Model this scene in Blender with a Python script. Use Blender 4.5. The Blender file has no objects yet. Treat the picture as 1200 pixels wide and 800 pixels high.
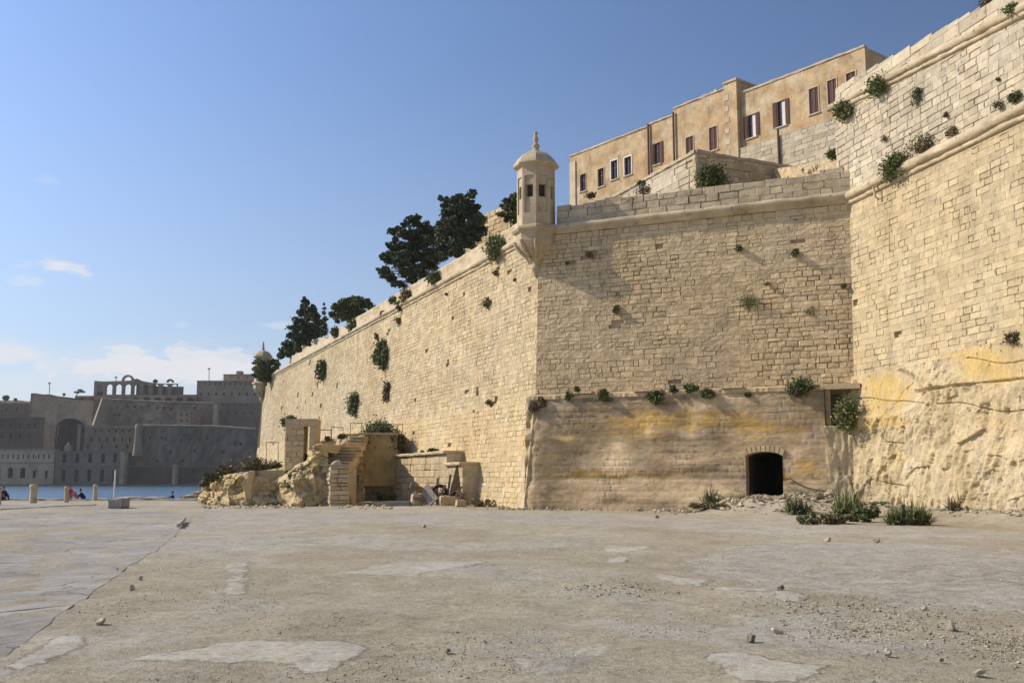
import bpy, math, random
import numpy as np
from mathutils import Vector, Matrix, noise
random.seed(7); np.random.seed(7)
scene = bpy.context.scene
COL = scene.collection
# ---------------------------------------------------------------- camera
FPX, CU, CV, EYE = 1167.0, 600.0, 400.0, 1.6
TH = math.atan(162 / FPX)
cam_d = bpy.data.cameras.new('camera'); cam = bpy.data.objects.new('camera', cam_d); COL.objects.link(cam)
cam_d.sensor_width = 36; cam_d.lens = 36 * FPX / 1200; cam_d.clip_start = .1; cam_d.clip_end = 20000
cam.location = (0, 0, EYE); cam.rotation_euler = (math.pi / 2 + TH, 0, 0)
scene.camera = cam
# ---------------------------------------------------------------- light
SUN_AZ = Vector((-.980, .197, 0)).normalized(); SUN_EL = math.radians(36)
SUN = Vector((SUN_AZ.x * math.cos(SUN_EL), SUN_AZ.y * math.cos(SUN_EL), math.sin(SUN_EL)))
sd = bpy.data.lights.new('sun', 'SUN'); sd.energy = 4.8; sd.angle = math.radians(.55); sd.color = (1, .885, .725)
so = bpy.data.objects.new('sun', sd); COL.objects.link(so); so.location = (-60, 20, 60)
so.rotation_euler = SUN.to_track_quat('Z', 'Y').to_euler()
world = bpy.data.worlds.new('World'); scene.world = world; world.use_nodes = True
wn, wl = world.node_tree.nodes, world.node_tree.links
bg = wn['Background']; bg.inputs['Strength'].default_value = .125
sky = wn.new('ShaderNodeTexSky'); sky.sky_type = 'NISHITA'; sky.sun_disc = False
sky.sun_elevation = SUN_EL; sky.sun_rotation = math.atan2(SUN_AZ.x, SUN_AZ.y)
sky.air_density = 1.1; sky.dust_density = .8; sky.ozone_density = 2.2; sky.altitude = 0
def wnode(t, **kw):
    n = wn.new(t)
    for k, v in kw.items(): setattr(n, k, v)
    return n
def wmath(op, a, b=None, c=None, clamp=False):
    n = wnode('ShaderNodeMath', operation=op, use_clamp=clamp)
    for i, v in enumerate((a, b, c)):
        if v is None: continue
        if isinstance(v, (int, float)): n.inputs[i].default_value = v
        else: wl.new(v, n.inputs[i])
    return n.outputs[0]
# clouds: low cumulus bank near the horizon and a few wisps, as noise on the view direction
tc = wnode('ShaderNodeTexCoord'); sep = wnode('ShaderNodeSeparateXYZ'); wl.new(tc.outputs['Generated'], sep.inputs[0])
elev = wmath('ARCSINE', sep.outputs[2]); azim = wmath('ARCTAN2', sep.outputs[0], sep.outputs[1])
cmb = wnode('ShaderNodeCombineXYZ'); wl.new(azim, cmb.inputs[0]); wl.new(wmath('MULTIPLY', elev, 2.6), cmb.inputs[1])
def wnoise(scale, detail, off=0.0):
    n = wnode('ShaderNodeTexNoise'); n.inputs['Scale'].default_value = scale; n.inputs['Detail'].default_value = detail
    n.inputs['Roughness'].default_value = .58
    m = wnode('ShaderNodeMapping'); m.inputs['Location'].default_value = (off, off * .7, off * .3)
    wl.new(cmb.outputs[0], m.inputs[0]); wl.new(m.outputs[0], n.inputs['Vector'])
    return n.outputs[0]
big = wnoise(9, 7, CLOUD_A := 3.1)
def smooth(v, a, b):
    n = wnode('ShaderNodeMapRange', interpolation_type='SMOOTHSTEP')
    wl.new(v, n.inputs[0]); n.inputs[1].default_value = a; n.inputs[2].default_value = b
    return n.outputs[0]
band = wmath('MULTIPLY', smooth(elev, -.02, .035), wmath('SUBTRACT', 1.0, smooth(elev, .085, .155)))
dens = wmath('ADD', big, wmath('MULTIPLY', band, .16))
c1 = wmath('MULTIPLY', smooth(dens, .47, .60), band)
wisp = wmath('MULTIPLY', smooth(wnoise(7, 6, 11.37), .56, .78), wmath('MULTIPLY', smooth(elev, .10, .16), wmath('SUBTRACT', 1.0, smooth(elev, .24, .32))))
def cloud(u, v, ru, rv, lo, hi, sc_, off, dens_):
    # one cloud: soft ellipse on the view sphere, broken up by noise
    y0, z0 = FPX * math.cos(TH) - (CV - v) * math.sin(TH), FPX * math.sin(TH) + (CV - v) * math.cos(TH); a0 = math.atan2(u - CU, y0); e0 = math.asin(z0 / math.sqrt((u - CU) ** 2 + y0 ** 2 + z0 ** 2))
    dx = wmath('DIVIDE', wmath('SUBTRACT', azim, a0), ru / FPX); dy = wmath('DIVIDE', wmath('SUBTRACT', elev, e0), rv / FPX)
    r2 = wmath('ADD', wmath('MULTIPLY', dx, dx), wmath('MULTIPLY', dy, dy)); body = wmath('SUBTRACT', 1.0, wmath('MULTIPLY', r2, .5))
    return wmath('MULTIPLY', smooth(wmath('ADD', wmath('MULTIPLY', wnoise(sc_, 8, off), 1.6), wmath('MULTIPLY', body, .5)), lo, hi), dens_)
cl = wmath('MULTIPLY', c1, .35)
for a_ in ((66, 315, 42, 13, 1.04, 1.46, 26, 2.2, .9), (55, 212, 22, 9, 1.2, 1.5, 22, 5.0, .22), (245, 425, 60, 18, 1.02, 1.20, 24, 3.3, .7), (140, 427, 45, 18, 1.02, 1.22, 24, 6.1, .65), (200, 434, 120, 14, 1.0, 1.25, 22, 9.1, .6), (330, 382, 26, 7, 1.1, 1.4, 24, 4.4, .4), (205, 380, 18, 6, 1.15, 1.45, 24, 8.8, .3), (-120, 400, 120, 30, 1.1, 1.35, 14, 1.1, .6), (30, 330, 30, 8, 1.15, 1.45, 26, 12.2, .4)):
    cl = wmath('ADD', cl, cloud(*a_), clamp=True)
haze_low = wmath('MULTIPLY', wmath('SUBTRACT', 1.0, smooth(elev, -.05, .45)), .50)
hz = wnode('ShaderNodeMix', data_type='RGBA'); wl.new(haze_low, hz.inputs['Factor'])
dotn = wnode('ShaderNodeVectorMath', operation='DOT_PRODUCT'); wl.new(tc.outputs['Generated'], dotn.inputs[0]); dotn.inputs[1].default_value = tuple(SUN)
glow = wnode('ShaderNodeMapRange'); wl.new(dotn.outputs['Value'], glow.inputs[0]); glow.inputs[1].default_value = -.2; glow.inputs[2].default_value = .75; glow.inputs[3].default_value = .61; glow.inputs[4].default_value = 1.42
tnt = wnode('ShaderNodeVectorMath', operation='MULTIPLY'); wl.new(sky.outputs[0], tnt.inputs[0]); tnt.inputs[1].default_value = (.80, .85, 1.0)
tn2 = wnode('ShaderNodeVectorMath', operation='SCALE'); wl.new(tnt.outputs[0], tn2.inputs[0]); wl.new(glow.outputs[0], tn2.inputs['Scale'])
wl.new(tn2.outputs[0], hz.inputs['A']); hz.inputs['B'].default_value = (4.3, 4.9, 5.9, 1)
mx = wnode('ShaderNodeMix', data_type='RGBA'); wl.new(cl, mx.inputs['Factor'])
wl.new(hz.outputs['Result'], mx.inputs['A']); mx.inputs['B'].default_value = (6.4, 6.5, 6.8, 1)
wl.new(mx.outputs['Result'], bg.inputs['Color'])
scene.view_settings.view_transform = 'Standard'; scene.view_settings.look = 'None'
scene.view_settings.exposure = 0.0; scene.view_settings.gamma = 1
scene.cycles.max_bounces = 5; scene.cycles.diffuse_bounces = 3; scene.cycles.use_denoising = True
# ---------------------------------------------------------------- pixel <-> place
cT, sT = math.cos(TH), math.sin(TH)
def ray(u, v):
    return Vector((u - CU, FPX * cT - (CV - v) * sT, FPX * sT + (CV - v) * cT))
def at(u, v, D):
    r = ray(u, v); k = D / r.y
    return Vector((r.x * k, D, EYE + r.z * k))
def hit(u, v, O, N):
    r = ray(u, v); C = Vector((0, 0, EYE)); k = (Vector(O) - C).dot(N) / r.dot(N)
    return C + r * k
def ground_at(u, v, z=0.0):
    r = ray(u, v); k = (z - EYE) / r.z
    return Vector((r.x * k, r.y * k, z))
def pix(p):
    x, y, z = p[0], p[1], p[2] - EYE
    d = y * cT + z * sT; h = -y * sT + z * cT
    if d < .1: return (-9e3, -9e3)
    return (CU + FPX * x / d, CV - FPX * h / d)
# ---------------------------------------------------------------- meshes
class MB:
    def __init__(s): s.v = []; s.f = []; s.t = []; s.o = []; s.n = 0; s.sm = []
    def add(s, verts, faces, tone=.5, och=0.0, smooth=False):
        verts = np.asarray(verts, dtype=np.float32).reshape(-1, 3); k = len(verts)
        if not isinstance(faces, np.ndarray) and len({len(f) for f in faces}) > 1:
            for L_ in {len(f) for f in faces}:
                fl = np.asarray([f for f in faces if len(f) == L_], dtype=np.int32)
                s.f.append(fl + s.n); s.sm.append(np.full(len(fl), smooth))
            faces = np.zeros((0, 3), np.int32)
        faces = np.asarray(faces, dtype=np.int32)
        if faces.ndim == 1: faces = faces[None, :]
        s.v.append(verts); s.f.append(faces + s.n)
        s.t.append(np.broadcast_to(np.asarray(tone, np.float32), (k,))); s.o.append(np.broadcast_to(np.asarray(och, np.float32), (k,)))
        s.sm.append(np.full(len(faces), smooth)); s.n += k
    def poly(s, pts, tone=.5): s.add(pts, [list(range(len(pts)))], tone)
    def box(s, c, hx, hy, hz, U=Vector((1, 0, 0)), V=Vector((0, 1, 0)), W=Vector((0, 0, 1)), tone=.5, och=0.0):
        c = np.array(c); U, V, W = (np.array(a, dtype=float) for a in (U, V, W))
        P = [c + U * hx * i + V * hy * j + W * hz * k for k in (-1, 1) for j in (-1, 1) for i in (-1, 1)]
        s.add(P, [(0, 2, 3, 1), (4, 5, 7, 6), (0, 1, 5, 4), (2, 6, 7, 3), (0, 4, 6, 2), (1, 3, 7, 5)], tone, och)
    def tube(s, pts, radii, n=8, tone=.5, cap=True):
        pts = [Vector(p) for p in pts]; V = []; F = []
        for i, p in enumerate(pts):
            d = (pts[min(i + 1, len(pts) - 1)] - pts[max(i - 1, 0)]).normalized()
            a = d.orthogonal().normalized(); b = d.cross(a)
            r = radii[i] if hasattr(radii, '__len__') else radii
            for k in range(n):
                an = 2 * math.pi * k / n; V.append(p + a * (r * math.cos(an)) + b * (r * math.sin(an)))
        for i in range(len(pts) - 1):
            for k in range(n):
                F.append((i * n + k, i * n + (k + 1) % n, (i + 1) * n + (k + 1) % n, (i + 1) * n + k))
        s.add([tuple(p) for p in V], F, tone, 0, True)
        if cap:
            s.add([tuple(p) for p in V[:n]], [list(range(n))[::-1]], tone); s.add([tuple(p) for p in V[-n:]], [list(range(n))], tone)
    def grid(s, P, tone=.5, och=0.0, smooth=True, skip=None):
        P = np.asarray(P, np.float32); a, b = P.shape[:2]
        idx = np.arange(a * b).reshape(a, b)
        F = np.stack([idx[:-1, :-1], idx[:-1, 1:], idx[1:, 1:], idx[1:, :-1]], -1).reshape(-1, 4)
        if skip is not None: F = F[~np.asarray(skip).reshape(-1)]
        t = tone.reshape(-1) if isinstance(tone, np.ndarray) else tone
        o = och.reshape(-1) if isinstance(och, np.ndarray) else och
        s.add(P.reshape(-1, 3), F, t, o, smooth)
    def prism(s, pts2, z0, z1, tone=.5):
        n = len(pts2); V = [(p[0], p[1], z0) for p in pts2] + [(p[0], p[1], z1 if not hasattr(z1, '__len__') else z1[i]) for i, p in enumerate(pts2)]
        s.add(V, [list(range(n))[::-1]], tone); s.add(V, [list(range(n, 2 * n))], tone)
        s.add(V, [(i, (i + 1) % n, n + (i + 1) % n, n + i) for i in range(n)], tone)
    def lathe(s, c, prof, n=16, tone=.5, smooth=True, rot=0.0, sx=1.0):
        V = []
        for r, z in prof:
            for k in range(n):
                a = rot + 2 * math.pi * k / n; V.append((c[0] + r * math.cos(a) * sx, c[1] + r * math.sin(a), c[2] + z))
        F = [(i * n + k, i * n + (k + 1) % n, (i + 1) * n + (k + 1) % n, (i + 1) * n + k) for i in range(len(prof) - 1) for k in range(n)]
        s.add(V, F, tone, 0, smooth)
        s.add(V[-n:], [list(range(n))], tone); s.add(V[:n], [list(range(n))[::-1]], tone)
    def build(s, name, mat=None, parent=None, **props):
        org = ORG.get(parent.name, Vector((0, 0, 0))) if parent else Vector((0, 0, 0))
        me = bpy.data.meshes.new(name)
        if s.n:
            V = np.concatenate(s.v) - np.array(org, np.float32)
            loops = np.concatenate([f.reshape(-1) for f in s.f])
            tot = np.concatenate([np.full(len(f), f.shape[1], np.int32) for f in s.f])
            start = np.concatenate([[0], np.cumsum(tot)[:-1]]).astype(np.int32)
            me.vertices.add(len(V)); me.vertices.foreach_set('co', V.reshape(-1))
            me.loops.add(len(loops)); me.loops.foreach_set('vertex_index', loops.astype(np.int32))
            me.polygons.add(len(tot)); me.polygons.foreach_set('loop_start', start); me.polygons.foreach_set('loop_total', tot)
            me.polygons.foreach_set('use_smooth', np.concatenate(s.sm))
            me.update(calc_edges=True)
            at_ = me.attributes.new('tone', 'FLOAT', 'POINT'); at_.data.foreach_set('value', np.concatenate(s.t).astype(np.float32))
            at_ = me.attributes.new('och', 'FLOAT', 'POINT'); at_.data.foreach_set('value', np.concatenate(s.o).astype(np.float32))
        if mat: me.materials.append(mat)
        o = bpy.data.objects.new(name, me); COL.objects.link(o)
        if parent: o.parent = parent; ORG[o.name] = org
        for k, v in props.items(): o[k] = v
        return o
ORG = {}
def thing(name, label, cat, loc, group=None):
    o = bpy.data.objects.new(name, None); COL.objects.link(o); o.location = loc; ORG[o.name] = Vector(loc)
    o.empty_display_size = .3
    o['label'] = label; o['category'] = cat
    if group: o['group'] = group
    return o
def tag(o, label, cat, group=None):
    o['label'] = label; o['category'] = cat
    if group: o['group'] = group
    return o
def kindof(o, k): o['kind'] = k; return o
def fb(x, y, z, o=4, h=.9): return noise.fractal(Vector((x, y, z)), h, 2.0, o)
def nz(x, y, z): return noise.noise(Vector((x, y, z)))
# ---------------------------------------------------------------- materials
class NT:
    def __init__(s, name):
        s.m = bpy.data.materials.new(name); s.m.use_nodes = True; s.n = s.m.node_tree.nodes; s.l = s.m.node_tree.links
        s.b = s.n['Principled BSDF']; s.b.inputs['Roughness'].default_value = .9; s.b.inputs['Specular IOR Level'].default_value = .25
        g = s.n.new('ShaderNodeNewGeometry'); s.pos = g.outputs['Position']
    def node(s, t, **kw):
        n = s.n.new(t)
        for k, v in kw.items(): setattr(n, k, v)
        return n
    def put(s, sock, v):
        if isinstance(v, (int, float)): sock.default_value = v
        elif isinstance(v, tuple): sock.default_value = v if len(v) == 4 or sock.type == 'VECTOR' else v + (1,)
        else: s.l.new(v, sock)
    def mul(s, a, b): return s.math('MULTIPLY', a, b)
    def math(s, op, a, b=None, c=None, clamp=False):
        n = s.node('ShaderNodeMath', operation=op, use_clamp=clamp)
        for i, v in enumerate((a, b, c)):
            if v is not None: s.put(n.inputs[i], v)
        return n.outputs[0]
    def attr(s, name): return s.node('ShaderNodeAttribute', attribute_name=name).outputs['Fac']
    def noise(s, scale, detail=5, rough=.6, sc=(1, 1, 1), off=(0, 0, 0), rot=(0, 0, 0), dist=0):
        m = s.node('ShaderNodeMapping'); m.inputs['Scale'].default_value = sc; m.inputs['Location'].default_value = off; m.inputs['Rotation'].default_value = rot
        s.l.new(s.pos, m.inputs[0]); n = s.node('ShaderNodeTexNoise')
        n.inputs['Scale'].default_value = scale; n.inputs['Detail'].default_value = detail; n.inputs['Roughness'].default_value = rough; n.inputs['Distortion'].default_value = dist
        s.l.new(m.outputs[0], n.inputs['Vector']); return n.outputs[0]
    def voro(s, scale, sc=(1, 1, 1), feature='F1', rnd=1):
        m = s.node('ShaderNodeMapping'); m.inputs['Scale'].default_value = sc; s.l.new(s.pos, m.inputs[0])
        n = s.node('ShaderNodeTexVoronoi', feature=feature); n.inputs['Scale'].default_value = scale; n.inputs['Randomness'].default_value = rnd
        s.l.new(m.outputs[0], n.inputs['Vector']); return n.outputs['Distance']
    def ramp(s, f, stops):
        n = s.node('ShaderNodeValToRGB'); e = n.color_ramp.elements
        while len(e) < len(stops): e.new(.5)
        for i, (p, c) in enumerate(stops): e[i].position = p; e[i].color = (c if isinstance(c, tuple) else (c, c, c)) + (1,)
        s.l.new(f, n.inputs[0]); return n.outputs[0]
    def rng(s, f, a, b, c=0.0, d=1.0):
        n = s.node('ShaderNodeMapRange'); s.put(n.inputs[0], f)
        for i, v in enumerate((a, b, c, d)): n.inputs[i + 1].default_value = v
        return n.outputs[0]
    def mix(s, f, a, b, blend='MIX'):
        n = s.node('ShaderNodeMix', data_type='RGBA', blend_type=blend); s.put(n.inputs['Factor'], f); s.put(n.inputs['A'], a); s.put(n.inputs['B'], b)
        return n.outputs['Result']
    def scale(s, col, f):
        n = s.node('ShaderNodeVectorMath', operation='SCALE'); s.put(n.inputs[0], col); s.put(n.inputs['Scale'], f); return n.outputs[0]
    def bump(s, h, strength=.5, dist=.05, normal=None):
        n = s.node('ShaderNodeBump'); n.inputs['Strength'].default_value = strength; n.inputs['Distance'].default_value = dist
        s.l.new(h, n.inputs['Height'])
        if normal is not None: s.l.new(normal, n.inputs['Normal'])
        return n.outputs[0]
    def done(s, col, normal=None, rough=None):
        s.put(s.b.inputs['Base Color'], col)
        if normal is not None: s.l.new(normal, s.b.inputs['Normal'])
        if rough is not None: s.put(s.b.inputs['Roughness'], rough)
        return s.m
def stone_mat(name, a, b, c, mott=.2, sharp=0.0, och=(.45, .30, .13), patch=.22, toned=.35, bumpd=.05, bstr=.7, pit=.5, aniso=(1, 1, 1), fine=6, grey=None, streak=.0):
    t = NT(name)
    big_ = t.noise(patch, 6, .62); med = t.noise(fine * .35, 7, .68, aniso); fin = t.noise(fine * 2.2, 6, .7, aniso, (3, 1, 7))
    col = t.ramp(big_, [(.30, a), (.5, b), (.70, c)])
    of = t.rng(t.math('ADD', t.attr('och'), t.mul(t.math('SUBTRACT', t.noise(fine * .45, 8, .75, aniso, (5, 2, 9)), .5), 1.7 * sharp)), .25 * sharp, 1 - .35 * sharp)
    col = t.mix(t.math('MAXIMUM', t.math('MINIMUM', of, 1.0), 0.0), col, och)
    if grey:
        g = t.math('MULTIPLY', t.rng(t.noise(patch * 2.3, 7, .7, (1, 1, .6), (5, 9, 2)), .50, .68), .55)
        col = t.mix(g, col, grey)
    if streak:
        col = t.mix(t.math('MULTIPLY', t.rng(t.noise(1.3, 6, .65, (1, 1, .09), (1, 4, 0)), .55, .75), streak), col, tuple(x * .55 for x in a))
    k = t.math('ADD', t.math('MULTIPLY', t.math('SUBTRACT', t.attr('tone'), .5), toned), 1.0)
    k = t.math('MULTIPLY', k, t.rng(med, .25, .75, 1 - mott, 1 + mott)); k = t.math('MULTIPLY', k, t.rng(fin, .25, .75, .85, 1.15))
    holes = t.rng(t.noise(fine * .8, 3, .55, aniso, (7, 7, 7)), .27, .36)      # eroded pits, darkened in colour
    k = t.math('MULTIPLY', k, t.rng(holes, 0, 1, 1 - pit, 1))
    col = t.scale(col, k)
    lump = t.noise(fine * .14, 5, .6, aniso, (2, 6, 1))
    h = t.math('ADD', t.math('ADD', t.math('ADD', t.mul(med, .9), t.mul(fin, .35)), t.mul(holes, .6)), t.mul(lump, 2.2))
    return t.done(col, t.bump(h, bstr, bumpd))
M = {}
M['lit'] = stone_mat('cream_limestone', (.43, .325, .185), (.50, .40, .24), (.54, .445, .285), aniso=(1, 1, .55), fine=5, toned=.3, grey=(.44, .38, .27), patch=.15, streak=.4)
M['mid'] = stone_mat('tan_limestone', (.49, .365, .205), (.56, .43, .25), (.59, .465, .285), fine=5, toned=.36, grey=(.36, .30, .22), patch=.18, streak=.35, bumpd=.06, bstr=.8)
M['pale'] = stone_mat('pale_limestone', (.42, .35, .24), (.49, .42, .30), (.53, .46, .34), fine=5, toned=.35, grey=(.46, .42, .34), patch=.3, streak=.2)
M['core'] = stone_mat('mortar_and_core', (.40, .31, .20), (.46, .36, .24), (.50, .40, .28), fine=6)
M['trim'] = stone_mat('moulded_limestone', (.42, .33, .20), (.50, .41, .27), (.54, .45, .31), fine=4, grey=(.33, .29, .22), patch=.5, streak=.4, toned=.3)
M['rock'] = stone_mat('yellow_rock', (.42, .32, .17), (.50, .40, .24), (.54, .45, .30), och=(.55, .40, .16), sharp=.8, fine=5, bumpd=.09, bstr=1.0, patch=.35, pit=.5, grey=(.52, .46, .36), aniso=(1, 1, .6))
M['plaster'] = stone_mat('stained_render', (.40, .285, .155), (.48, .36, .21), (.54, .42, .265), och=(.54, .35, .125), sharp=1.0, mott=.3, fine=3.4, toned=1.4, bumpd=.04, patch=.45, aniso=(.7, .7, 1.3), grey=(.30, .25, .20), pit=.35, streak=.3)
M['house'] = stone_mat('weathered_render', (.39, .25, .13), (.48, .345, .185), (.56, .47, .33), mott=.38, fine=2.2, patch=.55, pit=.4, bumpd=.05, bstr=.6, streak=.7, grey=(.44, .38, .28))
M['housetrim'] = stone_mat('house_trim', (.44, .35, .24), (.52, .43, .31), (.56, .48, .36), fine=4, pit=.2, bumpd=.02, streak=.3)
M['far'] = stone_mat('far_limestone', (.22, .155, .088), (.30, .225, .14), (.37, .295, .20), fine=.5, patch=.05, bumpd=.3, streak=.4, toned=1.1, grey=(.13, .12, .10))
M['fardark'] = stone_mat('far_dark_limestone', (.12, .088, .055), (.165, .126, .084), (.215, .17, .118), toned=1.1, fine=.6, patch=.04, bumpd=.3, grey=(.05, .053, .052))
M['concrete'] = stone_mat('old_concrete', (.235, .215, .185), (.285, .27, .245), (.32, .31, .285), fine=4, patch=.45, bumpd=.014, bstr=.7, pit=.35, toned=.6, grey=(.25, .24, .225))
M['paleconc'] = stone_mat('pale_concrete', (.44, .41, .35), (.50, .475, .42), (.55, .52, .46), fine=4, patch=.9, bumpd=.012, bstr=.6, pit=.35, toned=.6)
M['pebble'] = stone_mat('pebble_stone', (.27, .22, .15), (.35, .295, .21), (.43, .375, .285), fine=9, patch=3, toned=.9, bumpd=.01)
def cracked(name, base):
    return base
def flat(name, col, rough=.8, metal=0, var=.15, sc=8):
    t = NT(name); n = t.noise(sc, 4, .6)
    t.b.inputs['Metallic'].default_value = metal
    return t.done(t.scale(col, t.rng(n, .25, .75, 1 - var, 1 + var)), t.bump(n, .2, .01), rough)
M['shutter'] = flat('brown_shutter_paint', (.13, .065, .055), .7)
M['white'] = flat('white_paint', (.72, .70, .66), .6)
M['dark'] = flat('dark_interior', (.02, .018, .016), .9)
M['pipe'] = flat('rusty_downpipe', (.12, .07, .055), .7)
M['iron'] = flat('weathered_iron', (.20, .16, .12), .6)
M['wood'] = flat('weathered_timber', (.20, .13, .08), .85, 0, .4, 5)
M['greywood'] = flat('grey_timber', (.27, .23, .20), .85, 0, .35, 5)
M['red'] = flat('red_jacket', (.50, .025, .05), .8)
M['navy'] = flat('navy_cloth', (.02, .025, .07), .85)
M['purple'] = flat('dark_purple_cloth', (.07, .03, .09), .85)
M['jeans'] = flat('pink_cloth', (.45, .22, .22), .85)
M['skin'] = flat('skin', (.45, .26, .18), .6)
M['hair'] = flat('dark_hair', (.025, .018, .014), .6)
t = NT('window_glass'); t.b.inputs['Roughness'].default_value = .12; t.b.inputs['Base Color'].default_value = (.03, .035, .04, 1); t.b.inputs['Specular IOR Level'].default_value = .5; M['glass'] = t.m
def leaf_mat(name, a, b, c):
    t = NT(name); col = t.ramp(t.attr('tone'), [(0, a), (.5, b), (1, c)])
    t.done(t.scale(col, t.rng(t.noise(3, 3), .3, .7, .8, 1.2)), None, .65)
    t.b.inputs['Subsurface Weight'].default_value = 0.0
    return t.m
M['pine'] = leaf_mat('pine_needles', (.032, .052, .024), (.075, .10, .045), (.16, .185, .085))
M['bush'] = leaf_mat('caper_leaves', (.05, .065, .022), (.11, .135, .045), (.22, .23, .09))
M['dry'] = leaf_mat('dry_weeds', (.12, .085, .05), (.17, .14, .07), (.26, .22, .12))
M['agave'] = leaf_mat('spiky_leaves', (.07, .085, .035), (.15, .17, .07), (.32, .31, .15))
M['redgrass'] = leaf_mat('reddish_weeds', (.10, .05, .04), (.16, .09, .06), (.20, .15, .08))
M['bark'] = stone_mat('bark', (.07, .05, .035), (.10, .075, .05), (.13, .10, .07), fine=6, patch=1)
M['innershade'] = stone_mat('painted_inner_shade', (.06, .045, .03), (.09, .07, .05), (.12, .095, .07), fine=5)  # near-black colour paints the shade inside tunnel, turrets and cavern
M['farlit'] = stone_mat('far_sunlit_stone', (.20, .165, .11), (.25, .205, .14), (.28, .235, .165), fine=.6, patch=.05)  # sunlit copy of the far stone, brightness painted into the colour
def apron_mat():
    t = NT('apron_concrete'); big_ = t.noise(.22, 7, .65, (1, .7, 1)); med = t.noise(1.6, 8, .72); fin = t.noise(22, 5, .72)
    col = t.ramp(big_, [(.32, (.215, .20, .17)), (.5, (.305, .287, .248)), (.68, (.365, .345, .30))])
    col = t.mix(t.mul(t.rng(t.noise(.55, 8, .7, (1, 1, 1), (7, 2, 0)), .5, .62), .6), col, (.40, .385, .35))
    col = t.mix(t.mul(t.rng(t.noise(.8, 7, .7, (1, 1, 1), (2, 9, 0)), .54, .66), .5), col, (.20, .185, .16))
    n = t.node('ShaderNodeTexVoronoi', feature='DISTANCE_TO_EDGE'); n.inputs['Scale'].default_value = .42
    m = t.node('ShaderNodeVectorMath', operation='ADD'); nn = t.node('ShaderNodeTexNoise'); nn.inputs['Scale'].default_value = .9; nn.inputs['Detail'].default_value = 6
    t.l.new(t.pos, nn.inputs['Vector']); sc = t.node('ShaderNodeVectorMath', operation='SCALE'); t.l.new(nn.outputs['Color'], sc.inputs[0]); sc.inputs['Scale'].default_value = 2.2
    t.l.new(t.pos, m.inputs[0]); t.l.new(sc.outputs[0], m.inputs[1]); t.l.new(m.outputs[0], n.inputs['Vector'])
    crack = t.math('MULTIPLY', t.rng(n.outputs['Distance'], 0, .022, 1, 0), t.rng(t.noise(.5, 3, .5, (1, 1, 1), (4, 4, 0)), .42, .55))
    col = t.mix(t.mul(crack, .65), col, (.10, .085, .065))
    col = t.scale(col, t.mul(t.rng(med, .25, .75, .80, 1.20), t.rng(fin, .25, .75, .76, 1.24)))
    h = t.math('SUBTRACT', t.math('ADD', t.mul(med, 1.4), t.mul(fin, .5)), t.mul(crack, 1.2))
    return t.done(col, t.bump(h, .8, .02))
M['apron'] = apron_mat()
M['talus'] = stone_mat('yellow_limestone', (.47, .345, .18), (.54, .42, .235), (.58, .47, .28), aniso=(1, 1, .7), fine=4, toned=.25, grey=(.56, .48, .33), patch=.22, streak=.3, bumpd=.06)
# ---------------------------------------------------------------- ashlar masonry
def _stone_template(rg, soft=False):
    # unit front face in x,z (-.5...5), y = depth inward in metres
    def ring(ins, y, jit):
        P = []
        for (x, z) in ((-1, -1), (0, -1), (1, -1), (1, 0), (1, 1), (0, 1), (-1, 1), (-1, 0)):
            P.append(((.5 - ins * rg.uniform(.5, 1.6)) * x + rg.uniform(-jit, jit), y + rg.uniform(-.012, .012), (.5 - ins * 1.3 * rg.uniform(.5, 1.6)) * z + rg.uniform(-jit, jit)))
        return P
    big = rg.random() < (.14 if soft else .25); ch = .008 if soft else .022; ins_ = .012 if soft else .03
    V = [(rg.uniform(-.1, .1), rg.uniform(-.022, .012), rg.uniform(-.1, .1))] + ring(.075 if big else ins_, .0, .03 if big else .4 * ins_) + ring(.0, .05 if big else ch, .0) + ring(-.0, .34, .0)
    F3 = [(0, 1 + i, 1 + (i + 1) % 8) for i in range(8)]
    F4 = [(1 + i, 9 + i, 9 + (i + 1) % 8, 1 + (i + 1) % 8) for i in range(8)] + [(9 + i, 17 + i, 17 + (i + 1) % 8, 9 + (i + 1) % 8) for i in range(8)]
    return np.array(V, np.float32), np.array(F3), np.array(F4)
_rg = random.Random(3)
TPL = [_stone_template(_rg) for _ in range(14)] + [_stone_template(_rg, True) for _ in range(14)]
_TM = {}
def tpl_mesh(k, mat, tone):
    key = (k, mat.name)
    if key not in _TM:
        mb = MB(); V, F3, F4 = TPL[k]; mb.add(V, F3, tone); mb.f.append(F4); mb.v.append(np.zeros((0, 3), np.float32)); mb.t.append(np.zeros(0, np.float32)); mb.o.append(np.zeros(0, np.float32)); mb.sm.append(np.full(len(F4), False))
        o = mb.build('stone', mat); _TM[key] = o.data; bpy.data.objects.remove(o)
    return _TM[key]
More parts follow.
